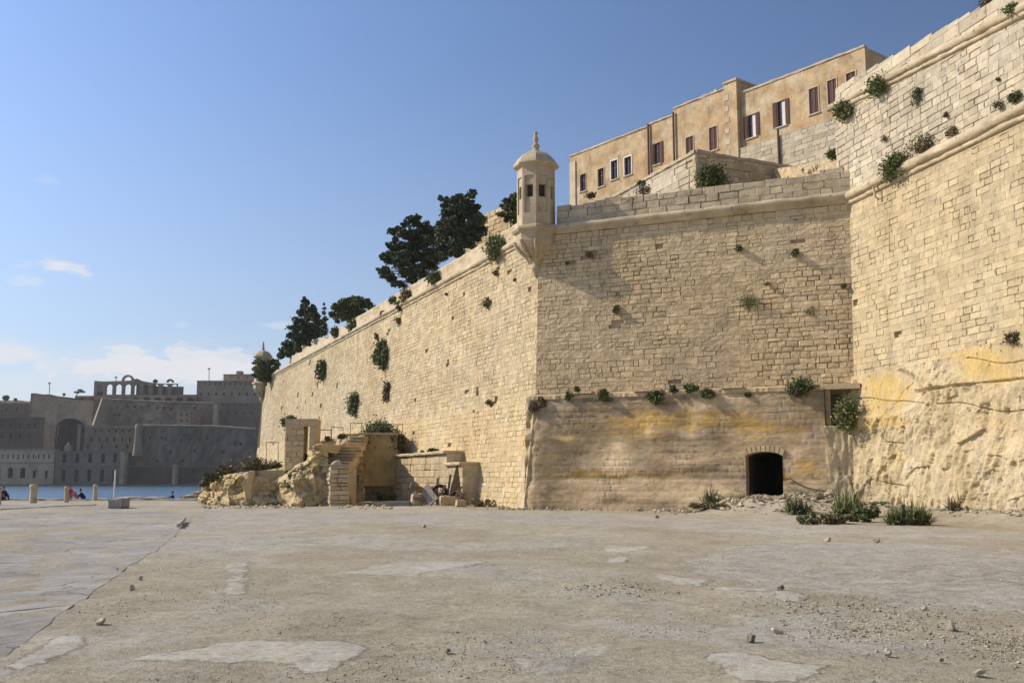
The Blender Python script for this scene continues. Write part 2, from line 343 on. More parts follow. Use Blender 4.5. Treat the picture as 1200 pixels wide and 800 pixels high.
def ashlar(root, O, U, V, N, H, srange, h, w, mat, nind=300, gap=.02, jit=.02, skip=None, topf=None, botf=None, name='stone', seed=1, soft=False, soft_at=-.02, toner=1.0, wj=(.5, 1.7), hj=.12, missing=.0):
    rg = random.Random(seed); U, V, N, O = Vector(U), Vector(V), Vector(N), Vector(O)
    inward = -N; blocks = []; t = 0.0
    while t < H - .02:
        hh = min(h * rg.uniform(1 - hj, 1 + hj), H - t)
        if H - t - hh < h * .4: hh = H - t
        s0, s1 = srange(t + hh / 2); s = s0
        first = rg.uniform(.4, 1.0)
        while s < s1 - .02:
            ww = w * rg.uniform(*wj) * first; first = 1.0
            if s1 - s - ww < w * .35: ww = s1 - s
            ta, tb, full = t, t + hh, True
            if topf or botf:
                sm = s + ww / 2
                if topf and tb > topf(sm): tb = topf(sm); full = False
                if botf and ta < botf(sm): ta = botf(sm); full = False
            if tb - ta > .06 and not (skip and skip(s + ww / 2, (ta + tb) / 2)) and rg.random() >= missing:
                blocks.append((s, s + ww, ta, tb, rg.randrange(14) + 14 * soft, rg.gauss(0, jit) if abs(jit) > 0 else 0, rg.random(), full))
            s += ww
        t += hh
    def c_of(b): return O + U * ((b[0] + b[1]) / 2) + V * ((b[2] + b[3]) / 2)
    sc = []
    for i, b in enumerate(blocks):
        c = c_of(b); p = pix(c); vis = -5 < p[0] < 1205 and -5 < p[1] < 805
        vw = (c - Vector((0, 0, EYE))); area = (b[1] - b[0]) * (b[3] - b[2]) * abs(vw.normalized().dot(N)) / vw.length_squared
        sc.append((area if vis else 0, i))
    sc.sort(reverse=True); ind = {i for a, i in sc[:nind] if a > 0} if nind else set()
    mb = MB(); R = Matrix((U, inward, V)).transposed()
    org = ORG.get(root.name, Vector((0, 0, 0)))
    for i, b in enumerate(blocks):
        pn = fb(c_of(b).x * .16 + seed, c_of(b).y * .16, b[2] * .22, 4); open_ = pn > soft_at
        if not open_: b = b[:4] + (b[4] % 14 + 14, b[5] * .25) + b[6:]
        gx = gap * .12 if not open_ and rg.random() < .93 else gap * rg.uniform(.15, .5) if rg.random() < .80 else gap * rg.uniform(1, 3.2); g2 = gap * .12 if not open_ and rg.random() < .95 else gap * rg.uniform(.15, .5) if rg.random() < .88 else gap * rg.uniform(1, 2.4)
        sx, sz = max(b[1] - b[0] - gx, .03), max(b[3] - b[2] - g2, .03)
        c = c_of(b) + N * b[5]
        if i in ind:
            k = b[4]; me = tpl_mesh(k, mat, (k % 14 + .5) / 14)
            o = bpy.data.objects.new(name, me); COL.objects.link(o); o.parent = root
            o.matrix_basis = Matrix.Translation(c - org) @ (R @ Matrix.Diagonal((sx, 1, sz))).to_4x4()
        else:
            Vt, F3, F4 = TPL[b[4]]
            P = np.array(c) + np.outer(Vt[:, 0] * sx, U) + np.outer(Vt[:, 1], inward) + np.outer(Vt[:, 2] * sz, V)
            mb.v.append(P.astype(np.float32)); mb.f.append(F3 + mb.n); mb.f.append(F4 + mb.n); mb.sm.append(np.full(len(F3) + len(F4), False))
            tn = .5 + (b[6] - .5) * toner
            mb.t.append(np.full(len(P), tn, np.float32)); mb.o.append(np.zeros(len(P), np.float32)); mb.n += len(P)
    if mb.n:
        o = mb.build(name, mat, root)
        o['kind'] = 'stuff'
    return blocks
def _fix_build(mb): return mb
# quads and tris are mixed in one builder, so faces are grouped by list (see build)
# ---------------------------------------------------------------- swept mouldings
def sweep(mb, prof, pts, outs, up=Vector((0, 0, 1)), tone=.5, rough=.0, seed=0, n_sub=1, smooth=True):
    """prof: (out, up) pairs; pts: path; outs: outward horizontal dirs per point"""
    P = []; T = []
    path = []
    for i in range(len(pts) - 1):
        for k in range(n_sub):
            f = k / n_sub; path.append((Vector(pts[i]).lerp(Vector(pts[i + 1]), f), Vector(outs[i]).lerp(Vector(outs[i + 1]), f)))
    path.append((Vector(pts[-1]), Vector(outs[-1])))
    for j, (p, o) in enumerate(path):
        row = []; 
        for q, (a, b) in enumerate(prof):
            d = rough * fb(p.x * 1.1 + seed, p.y * 1.1 + q * .31, p.z + q * .3, 3) if rough else 0
            row.append(p + o * (a + (d if a > 0.01 else 0)) + up * (b + d * .6))
        P.append([tuple(v) for v in row]); T.append([.5 + .5 * nz(p.x * .8 + seed, p.y * .8, 3.3)] * len(prof))
    mb.grid(P, np.array(T, np.float32), 0.0, smooth)
    mb.add(P[0], [list(range(len(prof)))], .5); mb.add(P[-1], [list(range(len(prof)))[::-1]], .5)
def torus_prof(r, lip=.0):
    pr = [(-.15, r * 1.0)]
    for k in range(9):
        a = math.pi / 2 - k * math.pi / 8; pr.append((r * (.35 + math.cos(a)), r * math.sin(a)))
    return pr + [(r * .35, -r), (r * .55, -r * 1.05), (r * .55, -r * 1.7), (.06, -r * 1.9), (-.1, -r * 1.9)]
# ---------------------------------------------------------------- walls with openings
def facade(mb, O, U, Z, N, L, H, holes, reveal=.25, tone=.5, top=None):
    """rectangular wall face with rectangular openings (s0,s1,z0,z1) and their reveals"""
    O, U, Z, N = Vector(O), Vector(U), Vector(Z), Vector(N)
    S = sorted({0.0, L, *[x for h in holes for x in h[:2]]}); T = sorted({0.0, H, *[x for h in holes for x in h[2:4]]})
    step = 3.0
    def refine(A):
        out = []
        for a, b in zip(A[:-1], A[1:]):
            n = max(1, int((b - a) / step)); out += [a + (b - a) * k / n for k in range(n)]
        return out + [A[-1]]
    P = lambda s, z, d=0: tuple(O + U * s + Z * z - N * d)
    for a, b in zip(S[:-1], S[1:]):
        for c, d in zip(T[:-1], T[1:]):
            m, n = (a + b) / 2, (c + d) / 2
            if any(h[0] < m < h[1] and h[2] < n < h[3] for h in holes): continue
            mb.add([P(a, c), P(b, c), P(b, d), P(a, d)], [(0, 1, 2, 3)], tone)
    for h in holes:
        a, b, c, d = h[:4]; r = reveal
        mb.add([P(a, c), P(a, d), P(a, d, r), P(a, c, r), P(b, c), P(b, d), P(b, d, r), P(b, c, r)], [(0, 1, 2, 3), (4, 7, 6, 5), (0, 3, 7, 4), (1, 5, 6, 2)], tone)
def facet(x, y, z, tilt=.35):
    """broken-rock relief: every Voronoi cell is a flat chip with its own offset and tilt"""
    v = Vector((x, y, z)); d_, p_ = noise.voronoi(v); c = p_[0]
    h = noise.cell_vector(c * 7.3 + Vector((.5, .5, .5))); e = v - c
    return (h.x - .5) * 1.0 + tilt * (e.x * (h.y - .5) * 2 + e.y * (h.z - .5) * 2 + e.z * (h.x - .4) * 2)
def tone_arr(n): return np.random.rand(n).astype(np.float32)
# ---------------------------------------------------------------- foliage
def leaves(mb, C, size, tone=None, flat=0.0, aspect=1.6, tbase=.5, tvar=.5):
    """C: Nx3 leaf centres -> one small quad each, random tilt"""
    C = np.asarray(C, np.float32); n = len(C)
    if n == 0: return
    a = np.random.randn(n, 3); a /= np.linalg.norm(a, axis=1, keepdims=True) + 1e-6
    b = np.random.randn(n, 3); b -= a * (a * b).sum(1, keepdims=True); b /= np.linalg.norm(b, axis=1, keepdims=True) + 1e-6
    s = size * (.6 + .8 * np.random.rand(n, 1)); a = a * s * aspect * .5; b = b * s * .5
    V = np.stack([C - a, C + b, C + a, C - b], 1).reshape(-1, 3)
    F = np.arange(n * 4).reshape(-1, 4)
    t = (np.asarray(tone) if tone is not None else np.full(n, tbase)) + tvar * (np.random.rand(n) - .5)
    mb.add(V, F, np.repeat(np.clip(t, 0, 1), 4).astype(np.float32))
def ball(n, r=(1, 1, 1), shell=.35):
    d = np.random.randn(n, 3); d /= np.linalg.norm(d, axis=1, keepdims=True) + 1e-6
    q = (shell + (1 - shell) * np.random.rand(n, 1)) ** .5 * (.75 + .35 * np.random.rand(n, 1))
    return d * q * np.array(r)
def blades(mb, c, n, L, wdt, spread=.9, up=.5, droop=.25, tbase=.5):
    c = Vector(c)
    for i in range(n):
        az = random.uniform(0, 2 * math.pi); el = math.radians(random.uniform(90 - 75 * spread, 88)); l = L * random.uniform(.6, 1.15)
        d = Vector((math.cos(az) * math.cos(el), math.sin(az) * math.cos(el), math.sin(el))); sd_ = d.cross(Vector((0, 0, 1)))
        sd_ = (sd_ if sd_.length > .05 else Vector((1, 0, 0))).normalized() * wdt * random.uniform(.7, 1.2)
        b0 = c + Vector((random.uniform(-1, 1), random.uniform(-1, 1), 0)) * L * .28
        m = b0 + d * l * .55; e = b0 + d * l + Vector((0, 0, -droop * l * math.cos(el)))
        tn = min(1, max(0, tbase + random.uniform(-.4, .4)))
        mb.add([tuple(b0 - sd_ * .6), tuple(b0 + sd_ * .6), tuple(m + sd_), tuple(m - sd_), tuple(e)], [(0, 1, 2, 3)], tn)
        mb.add([tuple(m - sd_), tuple(m + sd_), tuple(e)], [(0, 1, 2)], min(1, tn + .1))
def wall_bush(name, label, c, N, ru, rz, rn, n, size, mat='bush', cat='bush', group=None, hang=0.0, shape='ball', tbase=.5):
    c = Vector(c); N = Vector(N); U = Vector((-N.y, N.x, 0)).normalized()
    root = thing(name, label, cat, c, group)
    st = MB(); lf = MB(); k = max(4, int(n / 60))
    sub = []
    for i in range(k):
        d = ball(1, (ru * .72, rn * .6, rz * .72), .1)[0]
        p = c + U * float(d[0]) + N * (abs(float(d[1])) + rn * .15) + Vector((0, 0, float(d[2]) - hang * rz * (random.random() ** 2) * 4))
        if shape == 'tall': p.z = c.z + rz * (random.random() * 2 - 1) * .8; p += U * ru * .3 * random.uniform(-1, 1)
        sub.append(p)
        st.tube([c - N * .05, c.lerp(p, .5) + N * .05, p], [.03 * max(rz, .4), .02 * max(rz, .4), .008], 5, .4)
    for p in sub:
        m = int(n / k); rr = max(ru, rz) * .38
        D = np.random.randn(m, 3) * np.array((rr * .6, rr * .6, rr * .5)) + np.array(p) + np.array((0, 0, -.12 * rz)); blades(lf, p, 5, rr * 1.5, size * .12, 1.2, tbase=.7); leaves(lf, D, size, tbase=tbase + random.uniform(-.2, .2), tvar=.6)
    lf.build('foliage', M[mat], root); st.build('stem', M['bark'], root)
    return root
# ================================================================ fortress geometry (metres, camera at the origin looking +Y)
Z = Vector((0, 0, 1))
A = Vector((.65, 56, 0)); dL = Vector((-.395, .918, 0)).normalized(); dM = Vector((.913, -.408, 0)).normalized()
nL = Vector((-dL.y, dL.x, 0)); nL = -nL if nL.x > 0 else nL
nM = Vector((dM.y, -dM.x, 0)); nM = nM if nM.y < 0 else -nM
B = Vector((17.0, 50.0, 0)); dR = Vector((.218, -.976, 0)).normalized(); nR = Vector((dR.y, -dR.x, 0)); nR = nR if nR.x < 0 else -nR
def corner(aL, aM, z=0.0):
    """point where the two faces meet when set back by aL and aM"""
    det = nL.x * nM.y - nL.y * nM.x
    dx = (-aL * nM.y + aM * nL.y) / det; dy = (-aM * nL.x + aL * nM.x) / det
    return Vector((A.x + dx, A.y + dy, z))
ZL, ZC = 6.2, 16.0                # ledge height, cordon height
aL0, aL1, aL2, aL3 = 0.0, .62, .88, 1.15
aM0, aM1, aM2, aM3 = 0.0, .30, .85, 1.05
C0, C1, C2, C3 = corner(aL0, aM0, 0), corner(aL1, aM1, ZL), corner(aL2, aM2, ZL), corner(aL3, aM3, ZC)
LEN_L = 96.0
B0 = B - dM * 0
def slopeframe(nrm, a0, a1, z0, z1):
    v = (Z * (z1 - z0) - nrm * (a1 - a0)); H = v.length; return v.normalized(), H
def plane_pt(base, nrm, a, z): return Vector((base.x, base.y, 0)) - nrm * a + Z * z
# ------------------------------------------------ left curtain wall
cw = thing('curtain_wall', 'long sunlit battered limestone wall running away from the corner turret to the sea', 'wall', tuple(C0))
core = MB()
far = A + dL * LEN_L
def Lp(s, a, z): return tuple(A + dL * s - nL * a + Z * z)
cs = .15
core.add([Lp(-.1 if False else 0.25, aL0 + cs, -1), Lp(LEN_L, aL0 + cs, -3), Lp(LEN_L, aL1 + cs, ZL), Lp(.8, aL1 + cs, ZL), Lp(1.1, aL2 + cs, ZL), Lp(1.3, aL3 + cs, ZC + .2), Lp(LEN_L - .3, aL3 + cs, ZC + .2), Lp(LEN_L - .2, aL2 + cs, ZL),
          Lp(1.2, aL3 + 4, ZC + .2), Lp(LEN_L, aL3 + 4, ZC + .2)], [(0, 3, 2, 1), (4, 5, 6, 7), (3, 4, 7, 2), (5, 8, 9, 6)])
core.build('wall_core', M['core'], cw)
vL0, H0 = slopeframe(nL, aL0, aL1, 0, ZL); vL1, H1 = slopeframe(nL, aL2, aL3, ZL, ZC)
U_L = dL
def holes_from(pix_list, O, N, U, V):
    out = []
    for (u, v, r) in pix_list:
        p = hit(u, v, O, N) - Vector(O); out.append((p.dot(U), p.dot(V), r))
    return out
nL0 = (nL * 1 + Z * ((aL1 - aL0) / ZL)).normalized(); nL1 = (nL + Z * ((aL3 - aL2) / (ZC - ZL))).normalized()
O0 = A.copy(); O1 = A - nL * aL2 + Z * ZL
Lh = holes_from([(572, 353, .32), (583, 319, .3), (597, 321, .25), (448, 365, .5), (543, 345, .2), (530, 372, .2), (455, 388, .3), (500, 410, .2), (525, 425, .2), (363, 425, .5), (370, 440, .5), (372, 452, .4), (366, 462, .4), (358, 470, .3), (395, 452, .35), (376, 476, .35), (404, 470, .2), (320, 523, .5), (349, 463, .4), (580, 470, .22), (547, 458, .2), (560, 458, .2), (486, 467, .2), (512, 430, .18), (604, 450, .15), (330, 478, .5)], O1, nL1, U_L, vL1)
def skipL(s, t, H=Lh): return any(abs(s - a) < r * .9 and abs(t - b) < r * .8 for a, b, r in H)
Lh0 = holes_from([(575, 470, .25), (556, 483, .18), (569, 489, .18), (583, 485, .15), (527, 520, .2), (484, 507, .2), (556, 505, .15)], O0, nL0, U_L, vL0)
ashlar(cw, O0, U_L, vL0, nL0, H0 - .05, lambda t: ((C1 - C0 + C0 - A).dot(dL) * t / H0, LEN_L), .30, .62, M['talus'], nind=150, soft_at=.08, gap=.010, jit=.005, soft=True, seed=11, skip=lambda s, t: skipL(s, t, Lh0), toner=.7)
sC2, sC3 = (C2 - A).dot(dL), (C3 - A).dot(dL)
ashlar(cw, O1, U_L, vL1, nL1, H1 - .1, lambda t: (sC2 + (sC3 - sC2) * t / H1, LEN_L - .3 - .004 * t), .28, .50, M['lit'], nind=150, soft_at=.03, gap=.014, jit=.005, soft=True, seed=12, skip=skipL, missing=.0015)
# return face at the seaward end
fe = MB(); E = A + dL * LEN_L; rdir = Vector((.95, .3, 0)).normalized()
fe.add([tuple(E - nL * .1 - Z * 3), tuple(E + rdir * 60 - Z * 3), tuple(E - nL * aL3 + rdir * 60 + Z * ZC), tuple(E - nL * aL3 + Z * ZC)], [(0, 1, 2, 3)])
fe.build('end_wall', M['lit'], cw)
# cordon (rounded string course), then parapet
top0 = corner(aL3, aM3, ZC); cor = MB()
TL = [tuple(A + dL * s - nL * aL3 + Z * ZC) for s in [sC3 - .1, LEN_L]]
sweep(cor, torus_prof(.20), TL, [nL, nL], rough=.05, n_sub=180, seed=2)
cor.build('cordon', M['trim'], cw)
PH = 1.25
par = MB()
np_ = 150
Pp = []
for i in range(np_ + 1):
    s = 1.6 + (LEN_L - 5.5) * i / np_
    hgt = PH * (1 + .06 * nz(s * .8, 0, 3))
    if s > 44: hgt *= .62 + .38 * min(1, max(0, 3 * nz(s * .35, 4, 1) + .5)) + .06 * nz(s * 2, 1, 1)
    if s > 78: hgt *= .35
    Pp.append([Lp(s, aL3 + .06, ZC + .1), Lp(s, aL3 + .10, ZC + .35), Lp(s, aL3 + .14, ZC + .1 + hgt * .95), Lp(s, aL3 + .26, ZC + .14 + hgt), Lp(s, aL3 + 1.0, ZC + .1 + hgt), Lp(s, aL3 + 1.05, ZC)])
Pp = np.array(Pp)
par.grid(Pp, np.repeat((.5 + .5 * np.random.rand(np_ + 1, 1)).astype(np.float32), 6, 1), 0.0, False); par.build('parapet', M['trim'], cw)
ashlar(cw, A - nL * (aL3 + .12) + Z * (ZC + .25), dL, Z, nL, .95, lambda t: (1.7, 44), .32, 1.1, M['trim'], nind=0, gap=.010, jit=.006, seed=14, name='parapet_stone')
for s in (63.5, 69.5):       # stone posts standing on the broken parapet
    g = MB(); c = A + dL * s - nL * (aL3 + .5) + Z * (ZC + .1)
    g.box(c + Z * .75, .22, .22, .75, dL, nL); g.box(c + Z * 1.58, .32, .32, .1, dL, nL); g.build('post', M['trim'], cw)

# ------------------------------------------------ middle bastion face
bw = thing('bastion_wall', 'half-shaded flat limestone face between the corner turret and the bright right wall', 'wall', tuple(C0 + dM * 9))
sB = (B - A).dot(dM)
def Mp(s, a, z): return tuple(A + dM * s - nM * a + Z * z)
core = MB(); cs = .16
core.add([Mp(.6, aM2 + cs, ZL - .3), Mp(sB + 1, aM2 + cs, ZL - .3), Mp(sB + 1, aM3 + cs, ZC + .3), Mp(.9, aM3 + cs, ZC + .3), Mp(.9, aM3 + 4, ZC + .3), Mp(sB + 1, aM3 + 4, ZC + .3)], [(0, 1, 2, 3), (3, 2, 5, 4)])
core.build('wall_core', M['core'], bw)
vM1, HM1 = slopeframe(nM, aM2, aM3, ZL, ZC); nM1 = (nM + Z * ((aM3 - aM2) / (ZC - ZL))).normalized()
OM1 = A - nM * aM2 + Z * ZL
Mh = holes_from([(722, 380, .18), (687, 296, .2), (690, 299, .2), (866, 290, .18), (932, 295, .2), (935, 282, .12), (899, 333, .15), (790, 448, .15), (668, 308, .13), (686, 273, .15), (770, 290, .12), (848, 320, .1), (725, 345, .08)], OM1, nM1, dM, vM1)
def skipM(s, t): return any(abs(s - a) < r * 1.1 and abs(t - b) < r * .7 for a, b, r in Mh)
sm2, sm3 = (C2 - A).dot(dM), (C3 - A).dot(dM)
ashlar(bw, OM1, dM, vM1, nM1, HM1 - .35, lambda t: (sm2 + (sm3 - sm2) * t / HM1, sB + .9), .27, .46, M['mid'], nind=300, gap=.020, jit=.008, seed=21, skip=skipM, missing=.0, hj=.28, toner=.7, soft_at=.05)
cor = MB()
sweep(cor, [(-.1, .24), (.10, .24), (.30, .20), (.36, .08), (.34, -.06), (.26, -.13), (.16, -.16), (.14, -.28), (.05, -.34), (-.1, -.34)], [Mp(1.4, aM3, ZC), Mp(sB + .7, aM3, ZC)], [nM, nM], rough=.05, n_sub=60, seed=5)
cor.build('cordon', M['trim'], bw)
# parapet of big blocks, a little ragged
def par_top(s):
    base = 1.15 if s < 4 else 1.25
    return base + .15 * nz(s * .9, 2, 0) + (.25 if s > 9 else 0) * 0 + (-.3 if s > 15.3 else 0) * 0
ashlar(bw, Vector(Mp(0, aM3 + .12, ZC + .22)), dM, Z, nM, 1.5, lambda t: (1.6 + .0 * t, sB + .5), .40, .85, M['trim'], nind=120, gap=.022, jit=.012, seed=22, topf=par_top, wj=(.7, 1.4), name='parapet_stone', hj=.05)
core = MB(); c0, c1 = Vector(Mp(1.7, aM3 + .35, ZC)), Vector(Mp(sB + .8, aM3 + .35, ZC))
core.add([tuple(c0), tuple(c1), tuple(c1 + Z * 1.25), tuple(c0 + Z * 1.1), tuple(c1 + Z * 1.25 - nM * .8), tuple(c0 + Z * 1.1 - nM * .8), tuple(c1 - nM * .8), tuple(c0 - nM * .8)], [(0, 1, 2, 3), (3, 2, 4, 5), (5, 4, 6, 7), (0, 3, 5, 7)])
core.build('parapet_core', M['core'], bw)
# lower tier: stained render with an arched opening
vM0, HM0 = slopeframe(nM, aM0, aM1, 0, ZL); nM0 = (nM + Z * ((aM1 - aM0) / ZL)).normalized(); OM0 = A.copy()
def mid_st(u, v):
    p = hit(u, v, OM0, nM0) - OM0; return p.dot(dM), p.dot(vM0)
sa, ta = mid_st(874.5, 578); sb, tb = mid_st(917, 536); s_end, _ = mid_st(968, 500)
_, tcrown = mid_st(896, 529.5); _, tspring = mid_st(874, 537)
BL = []   # stain blobs in photo coordinates: u, v, ru, rv, d_tone, d_ochre  (dirt and iron staining of the render itself)
BL += [(690, 505, 30, 14, -.10, .1), (660, 540, 28, 40, -.28, .05), (745, 498, 34, 12, 0, .75), (795, 492, 40, 9, -.05, .85), (840, 485, 40, 5, -.1, .55), (870, 495, 50, 6, 0, .7), (900, 503, 50, 5, 0, .7), (663, 515, 10, 6, .3, .5),
       (720, 545, 26, 14, .30, -.2), (725, 527, 12, 10, .3, 0), (790, 535, 40, 5, .3, -.2), (700, 555, 60, 4, 0, .6), (760, 556, 60, 3, -.25, .4), (820, 548, 50, 6, -.15, .1), (850, 520, 30, 10, -.05, 0), (815, 495, 12, 18, .25, .2), (760, 505, 8, 18, .2, .1),
       (735, 470, 120, 5, -.18, 0), (840, 470, 120, 6, .12, 0), (760, 575, 90, 12, .12, -.1), (720, 585, 16, 8, -.25, 0), (672, 580, 16, 10, .1, .3), (640, 560, 10, 50, -.18, .1), (945, 545, 20, 8, 0, .4), (935, 530, 12, 6, .25, 0), (945, 470, 30, 12, -.15, 0),
       (930, 555, 40, 4, .1, .3), (835, 575, 40, 14, .15, -.1), (700, 480, 40, 6, -.25, 0), (680, 530, 30, 5, -.15, .1), (885, 515, 20, 4, .15, .4), (800, 515, 60, 5, -.2, .1)]
def mid_sheet(sg, tg_fn, mb):
    P, T, Oc = [], [], []
    for s in sg:
        r, tr, orr = [], [], []
        for f in np.linspace(0, 1, 112):
            t0, t1 = tg_fn(s); t_ = t0 + (t1 - t0) * f
            course = (t_ / .33) % 1.0; row_ = int(t_ / .33); vj = ((s + .37 * (row_ % 2) + .2 * math.sin(row_ * 7.1)) / .62) % 1.0; dd = -.022 * (course < .16) - .015 * (vj < .10)
            d = .020 * fb(s * .6, t_ * 1.6, 1.7, 5) + .010 * nz(s * 4, t_ * 9, 2) + dd * (.3 + max(0, nz(s * .5, t_ * .7, 8)) * 2)
            if t_ < 1.55: d += .05
            edge = max(0, 1 - s / 1.0); d -= .25 * edge * max(0, .3 + nz(s * 2, t_ * 1.7, 5))
            if t_ > HM0 - .35: d -= .12 * max(0, nz(s * 1.5, 3, 3) + .2)
            p = OM0 + dM * s + vM0 * t_ + nM0 * d; r.append(tuple(p))
            u, v = pix(p); tn, oc = .44 + .22 * fb(s * .35, t_ * 1.5, 9, 4) + .10 * nz(s * .25, t_ * 6, 9), .10 + .25 * max(0, nz(s * .3, t_ * 1.6, 4))
            wob = 6 * nz(s * .8, t_ * 1.3, 21)
            for (bu, bv, ru, rv, dt, do) in BL:
                q = ((u - bu) / ru) ** 2 + ((v + wob - bv) / rv) ** 2
                if q < 4: k = math.exp(-q * 1.2) * (1 + .8 * nz(s * 2.2, t_ * 4, bu * .1)); tn += 1.6 * dt * k; oc += 1.35 * do * k
            tn += -.16 * (abs((t_ % .36) - .02) < .035) * max(0, nz(s * .35, t_ * .8, 60) + .25) + .10 * nz(s * 3, t_ * 5, 61)
            if t_ < 1.5: tn += .12; oc *= .3
            tr.append(tn); orr.append(oc)
        P.append(r); T.append(tr); Oc.append(orr)
    mb.grid(P, np.clip(np.array(T, np.float32), .16, .95), np.clip(np.array(Oc, np.float32), 0, 1), True)
HL = HM0 + .02
lt = MB()
mid_sheet(np.linspace(0.0, sa, 230), lambda s: (-.3, HL), lt)
def arch_t(s):
    f = (s - sa) / (sb - sa) * 2 - 1; return tspring + (tcrown - tspring) * math.sqrt(max(0, 1 - f * f * .92))
mid_sheet(np.linspace(sa, sb, 30), lambda s: (arch_t(s), HL), lt)
mid_sheet(np.linspace(sb, s_end, 44), lambda s: (-.3, HL), lt)
lt.build('lower_face', M['plaster'], bw)
# tunnel behind the arch, its arch ring stones and threshold
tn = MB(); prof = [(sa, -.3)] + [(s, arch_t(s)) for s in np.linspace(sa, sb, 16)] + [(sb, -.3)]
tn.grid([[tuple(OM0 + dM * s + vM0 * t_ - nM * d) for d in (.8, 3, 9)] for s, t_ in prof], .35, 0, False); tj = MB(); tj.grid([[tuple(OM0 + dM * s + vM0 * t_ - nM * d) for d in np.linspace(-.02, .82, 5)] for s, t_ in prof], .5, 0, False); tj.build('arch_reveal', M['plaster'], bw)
tn.poly([tuple(OM0 + dM * s + vM0 * t_ - nM * 9) for s, t_ in prof], .3); tn.build('tunnel', M['innershade'], bw)  # dark colour stands in for the shade inside the tunnel
for k in range(9):
    a0 = sa - .05 + (sb - sa + .1) * k / 9; a1 = sa - .05 + (sb - sa + .1) * (k + 1) / 9 - .03
    r = MB(); am = (max(a0, sa) + min(a1, sb)) / 2; g = am - (sa + sb) / 2
    pts = [(a0, arch_t(max(a0, sa)) + .03), (a1, arch_t(min(a1, sb)) + .03), (a1 + g * .12, arch_t(min(a1, sb)) + .33), (a0 + g * .12, arch_t(max(a0, sa)) + .33)]
    vv = [tuple(OM0 + dM * s + vM0 * t_ + nM * d) for d in (-.2, .10) for s, t_ in pts]
    r.add(vv, [(4, 5, 6, 7), (0, 1, 5, 4), (2, 3, 7, 6), (1, 2, 6, 5), (3, 0, 4, 7)], .3 + .4 * random.random()); r.build('arch_stone', M['mid'], bw)
# ledge slab on top of the lower tier
lg = MB()
Pl = []
for s in np.linspace(.2, sB + .6, 120):
    e = .03 + .10 * nz(s * 1.4, 0, 7) + .06 * nz(s * 5, 0, 7); zt = .10 + .05 * nz(s * 2, 5, 0)
    Pl.append([Mp(s, aM1 + .15 - e * .3, ZL - .16), Mp(s, aM1 - .02 - e, ZL - .14), Mp(s, aM1 - e, ZL + zt * .6), Mp(s, aM1 + .1, ZL + zt), Mp(s, aM2 + .2, ZL + zt + .12)])
lg.grid(Pl, np.random.rand(120, 5).astype(np.float32) * .6, 0, False); lg.build('ledge', M['mid'], bw)
# thin broken capping slabs lying on the ledge
for (u0, u1, v) in ((667, 694, 463), (930, 965, 452), (742, 775, 459), (845, 870, 455)):
    p0 = hit(u0, v, OM0 + Z * 0, nM0); p1 = hit(u1, v, OM0, nM0); s0, s1 = (p0 - OM0).dot(dM), (p1 - OM0).dot(dM)
    g = MB(); g.box(Vector(Mp((s0 + s1) / 2, aM1 + .12, ZL + .17)), (s1 - s0) / 2, .28, .07, dM, nM, Z, .8); g.build('slab', M['mid'], bw)

# ------------------------------------------------ right rampart wall
rw = thing('rampart_wall', 'tall bright limestone wall at the right with two rounded string courses', 'wall', tuple(B))
ZR = 6.75; aR0, aR1 = 0.0, .25; LR = 33.0
vR, HR = slopeframe(nR, aR0, aR1, ZR, 15.95); nR1 = (nR + Z * ((aR1 - aR0) / (15.95 - ZR))).normalized()
def Rp(s, a, z): return tuple(B + dR * s - nR * a + Z * z)
Btop = B + dM * 0
OR1 = Vector(Rp(0, 0, ZR - .6))
Rh = holes_from([(1052, 393, .12), (1002, 355, .14), (1044, 375, .08)], OR1, nR1, dR, vR)
def skipR(s, t): return any(abs(s - a) < r * 1.6 and abs(t - b) < r for a, b, r in Rh)
ashlar(rw, OR1, dR, vR, nR1, HR + .35, lambda t: (.06, LR), .30, .52, M['lit'], nind=150, soft_at=.02, gap=.012, jit=.004, soft=True, seed=31, skip=skipR, hj=.15, toner=.7)
# second storey of the rampart between the two cordons (plane from the photograph's two cordon lines)
q0 = hit(1003, 113, Vector(Rp(0, .45, 0)), nR); ZU0 = q0.z; sU0 = (q0 - B).dot(dR)
q1 = hit(1200, 11, Vector(Rp(0, .45, 0)), nR); ZU1 = q1.z; sU1 = (q1 - B).dot(dR)
slopeU = (ZU1 - ZU0) / (sU1 - sU0)
def zU(s): return ZU0 + slopeU * (s - sU0)
core = MB(); cs = .14
core.add([Rp(-.6, cs, 3), Rp(LR, cs, 3), Rp(LR, aR1 + cs, 16.2), Rp(-.6, aR1 + cs, 16.2), Rp(LR, .7 + cs, 16.2), Rp(LR, .7 + cs, zU(LR) + .5), Rp(-.9, .7 + cs, zU(0) + .5), Rp(-.9, .7 + cs, 16.2)], [(0, 1, 2, 3), (7, 4, 5, 6)])
core.build('wall_core', M['core'], rw)
aU = .38
def zP(s): return zU(s) + 1.05 + .08 * nz(s * .7, 1, 1)
ashlar(rw, Vector(Rp(0, aU, 16.25)), dR, Z, nR, 8, lambda t: (-3.5 if t < 0 else -.9 - 0 * t, LR), .34, .60, M['pale'], nind=150, gap=.014, jit=.007, seed=32, topf=lambda s: zU(s) - 16.25 - .3, hj=.1)
ashlar(rw, Vector(Rp(0, aU + .02, 16.25)), dR, Z, nR, 9, lambda t: (-.75, LR), .5, 1.1, M['pale'], nind=0, gap=.014, jit=.008, seed=33, botf=lambda s: zU(s) - 16.25 + .22, topf=lambda s: zP(s) - 16.25, name='parapet_stone')
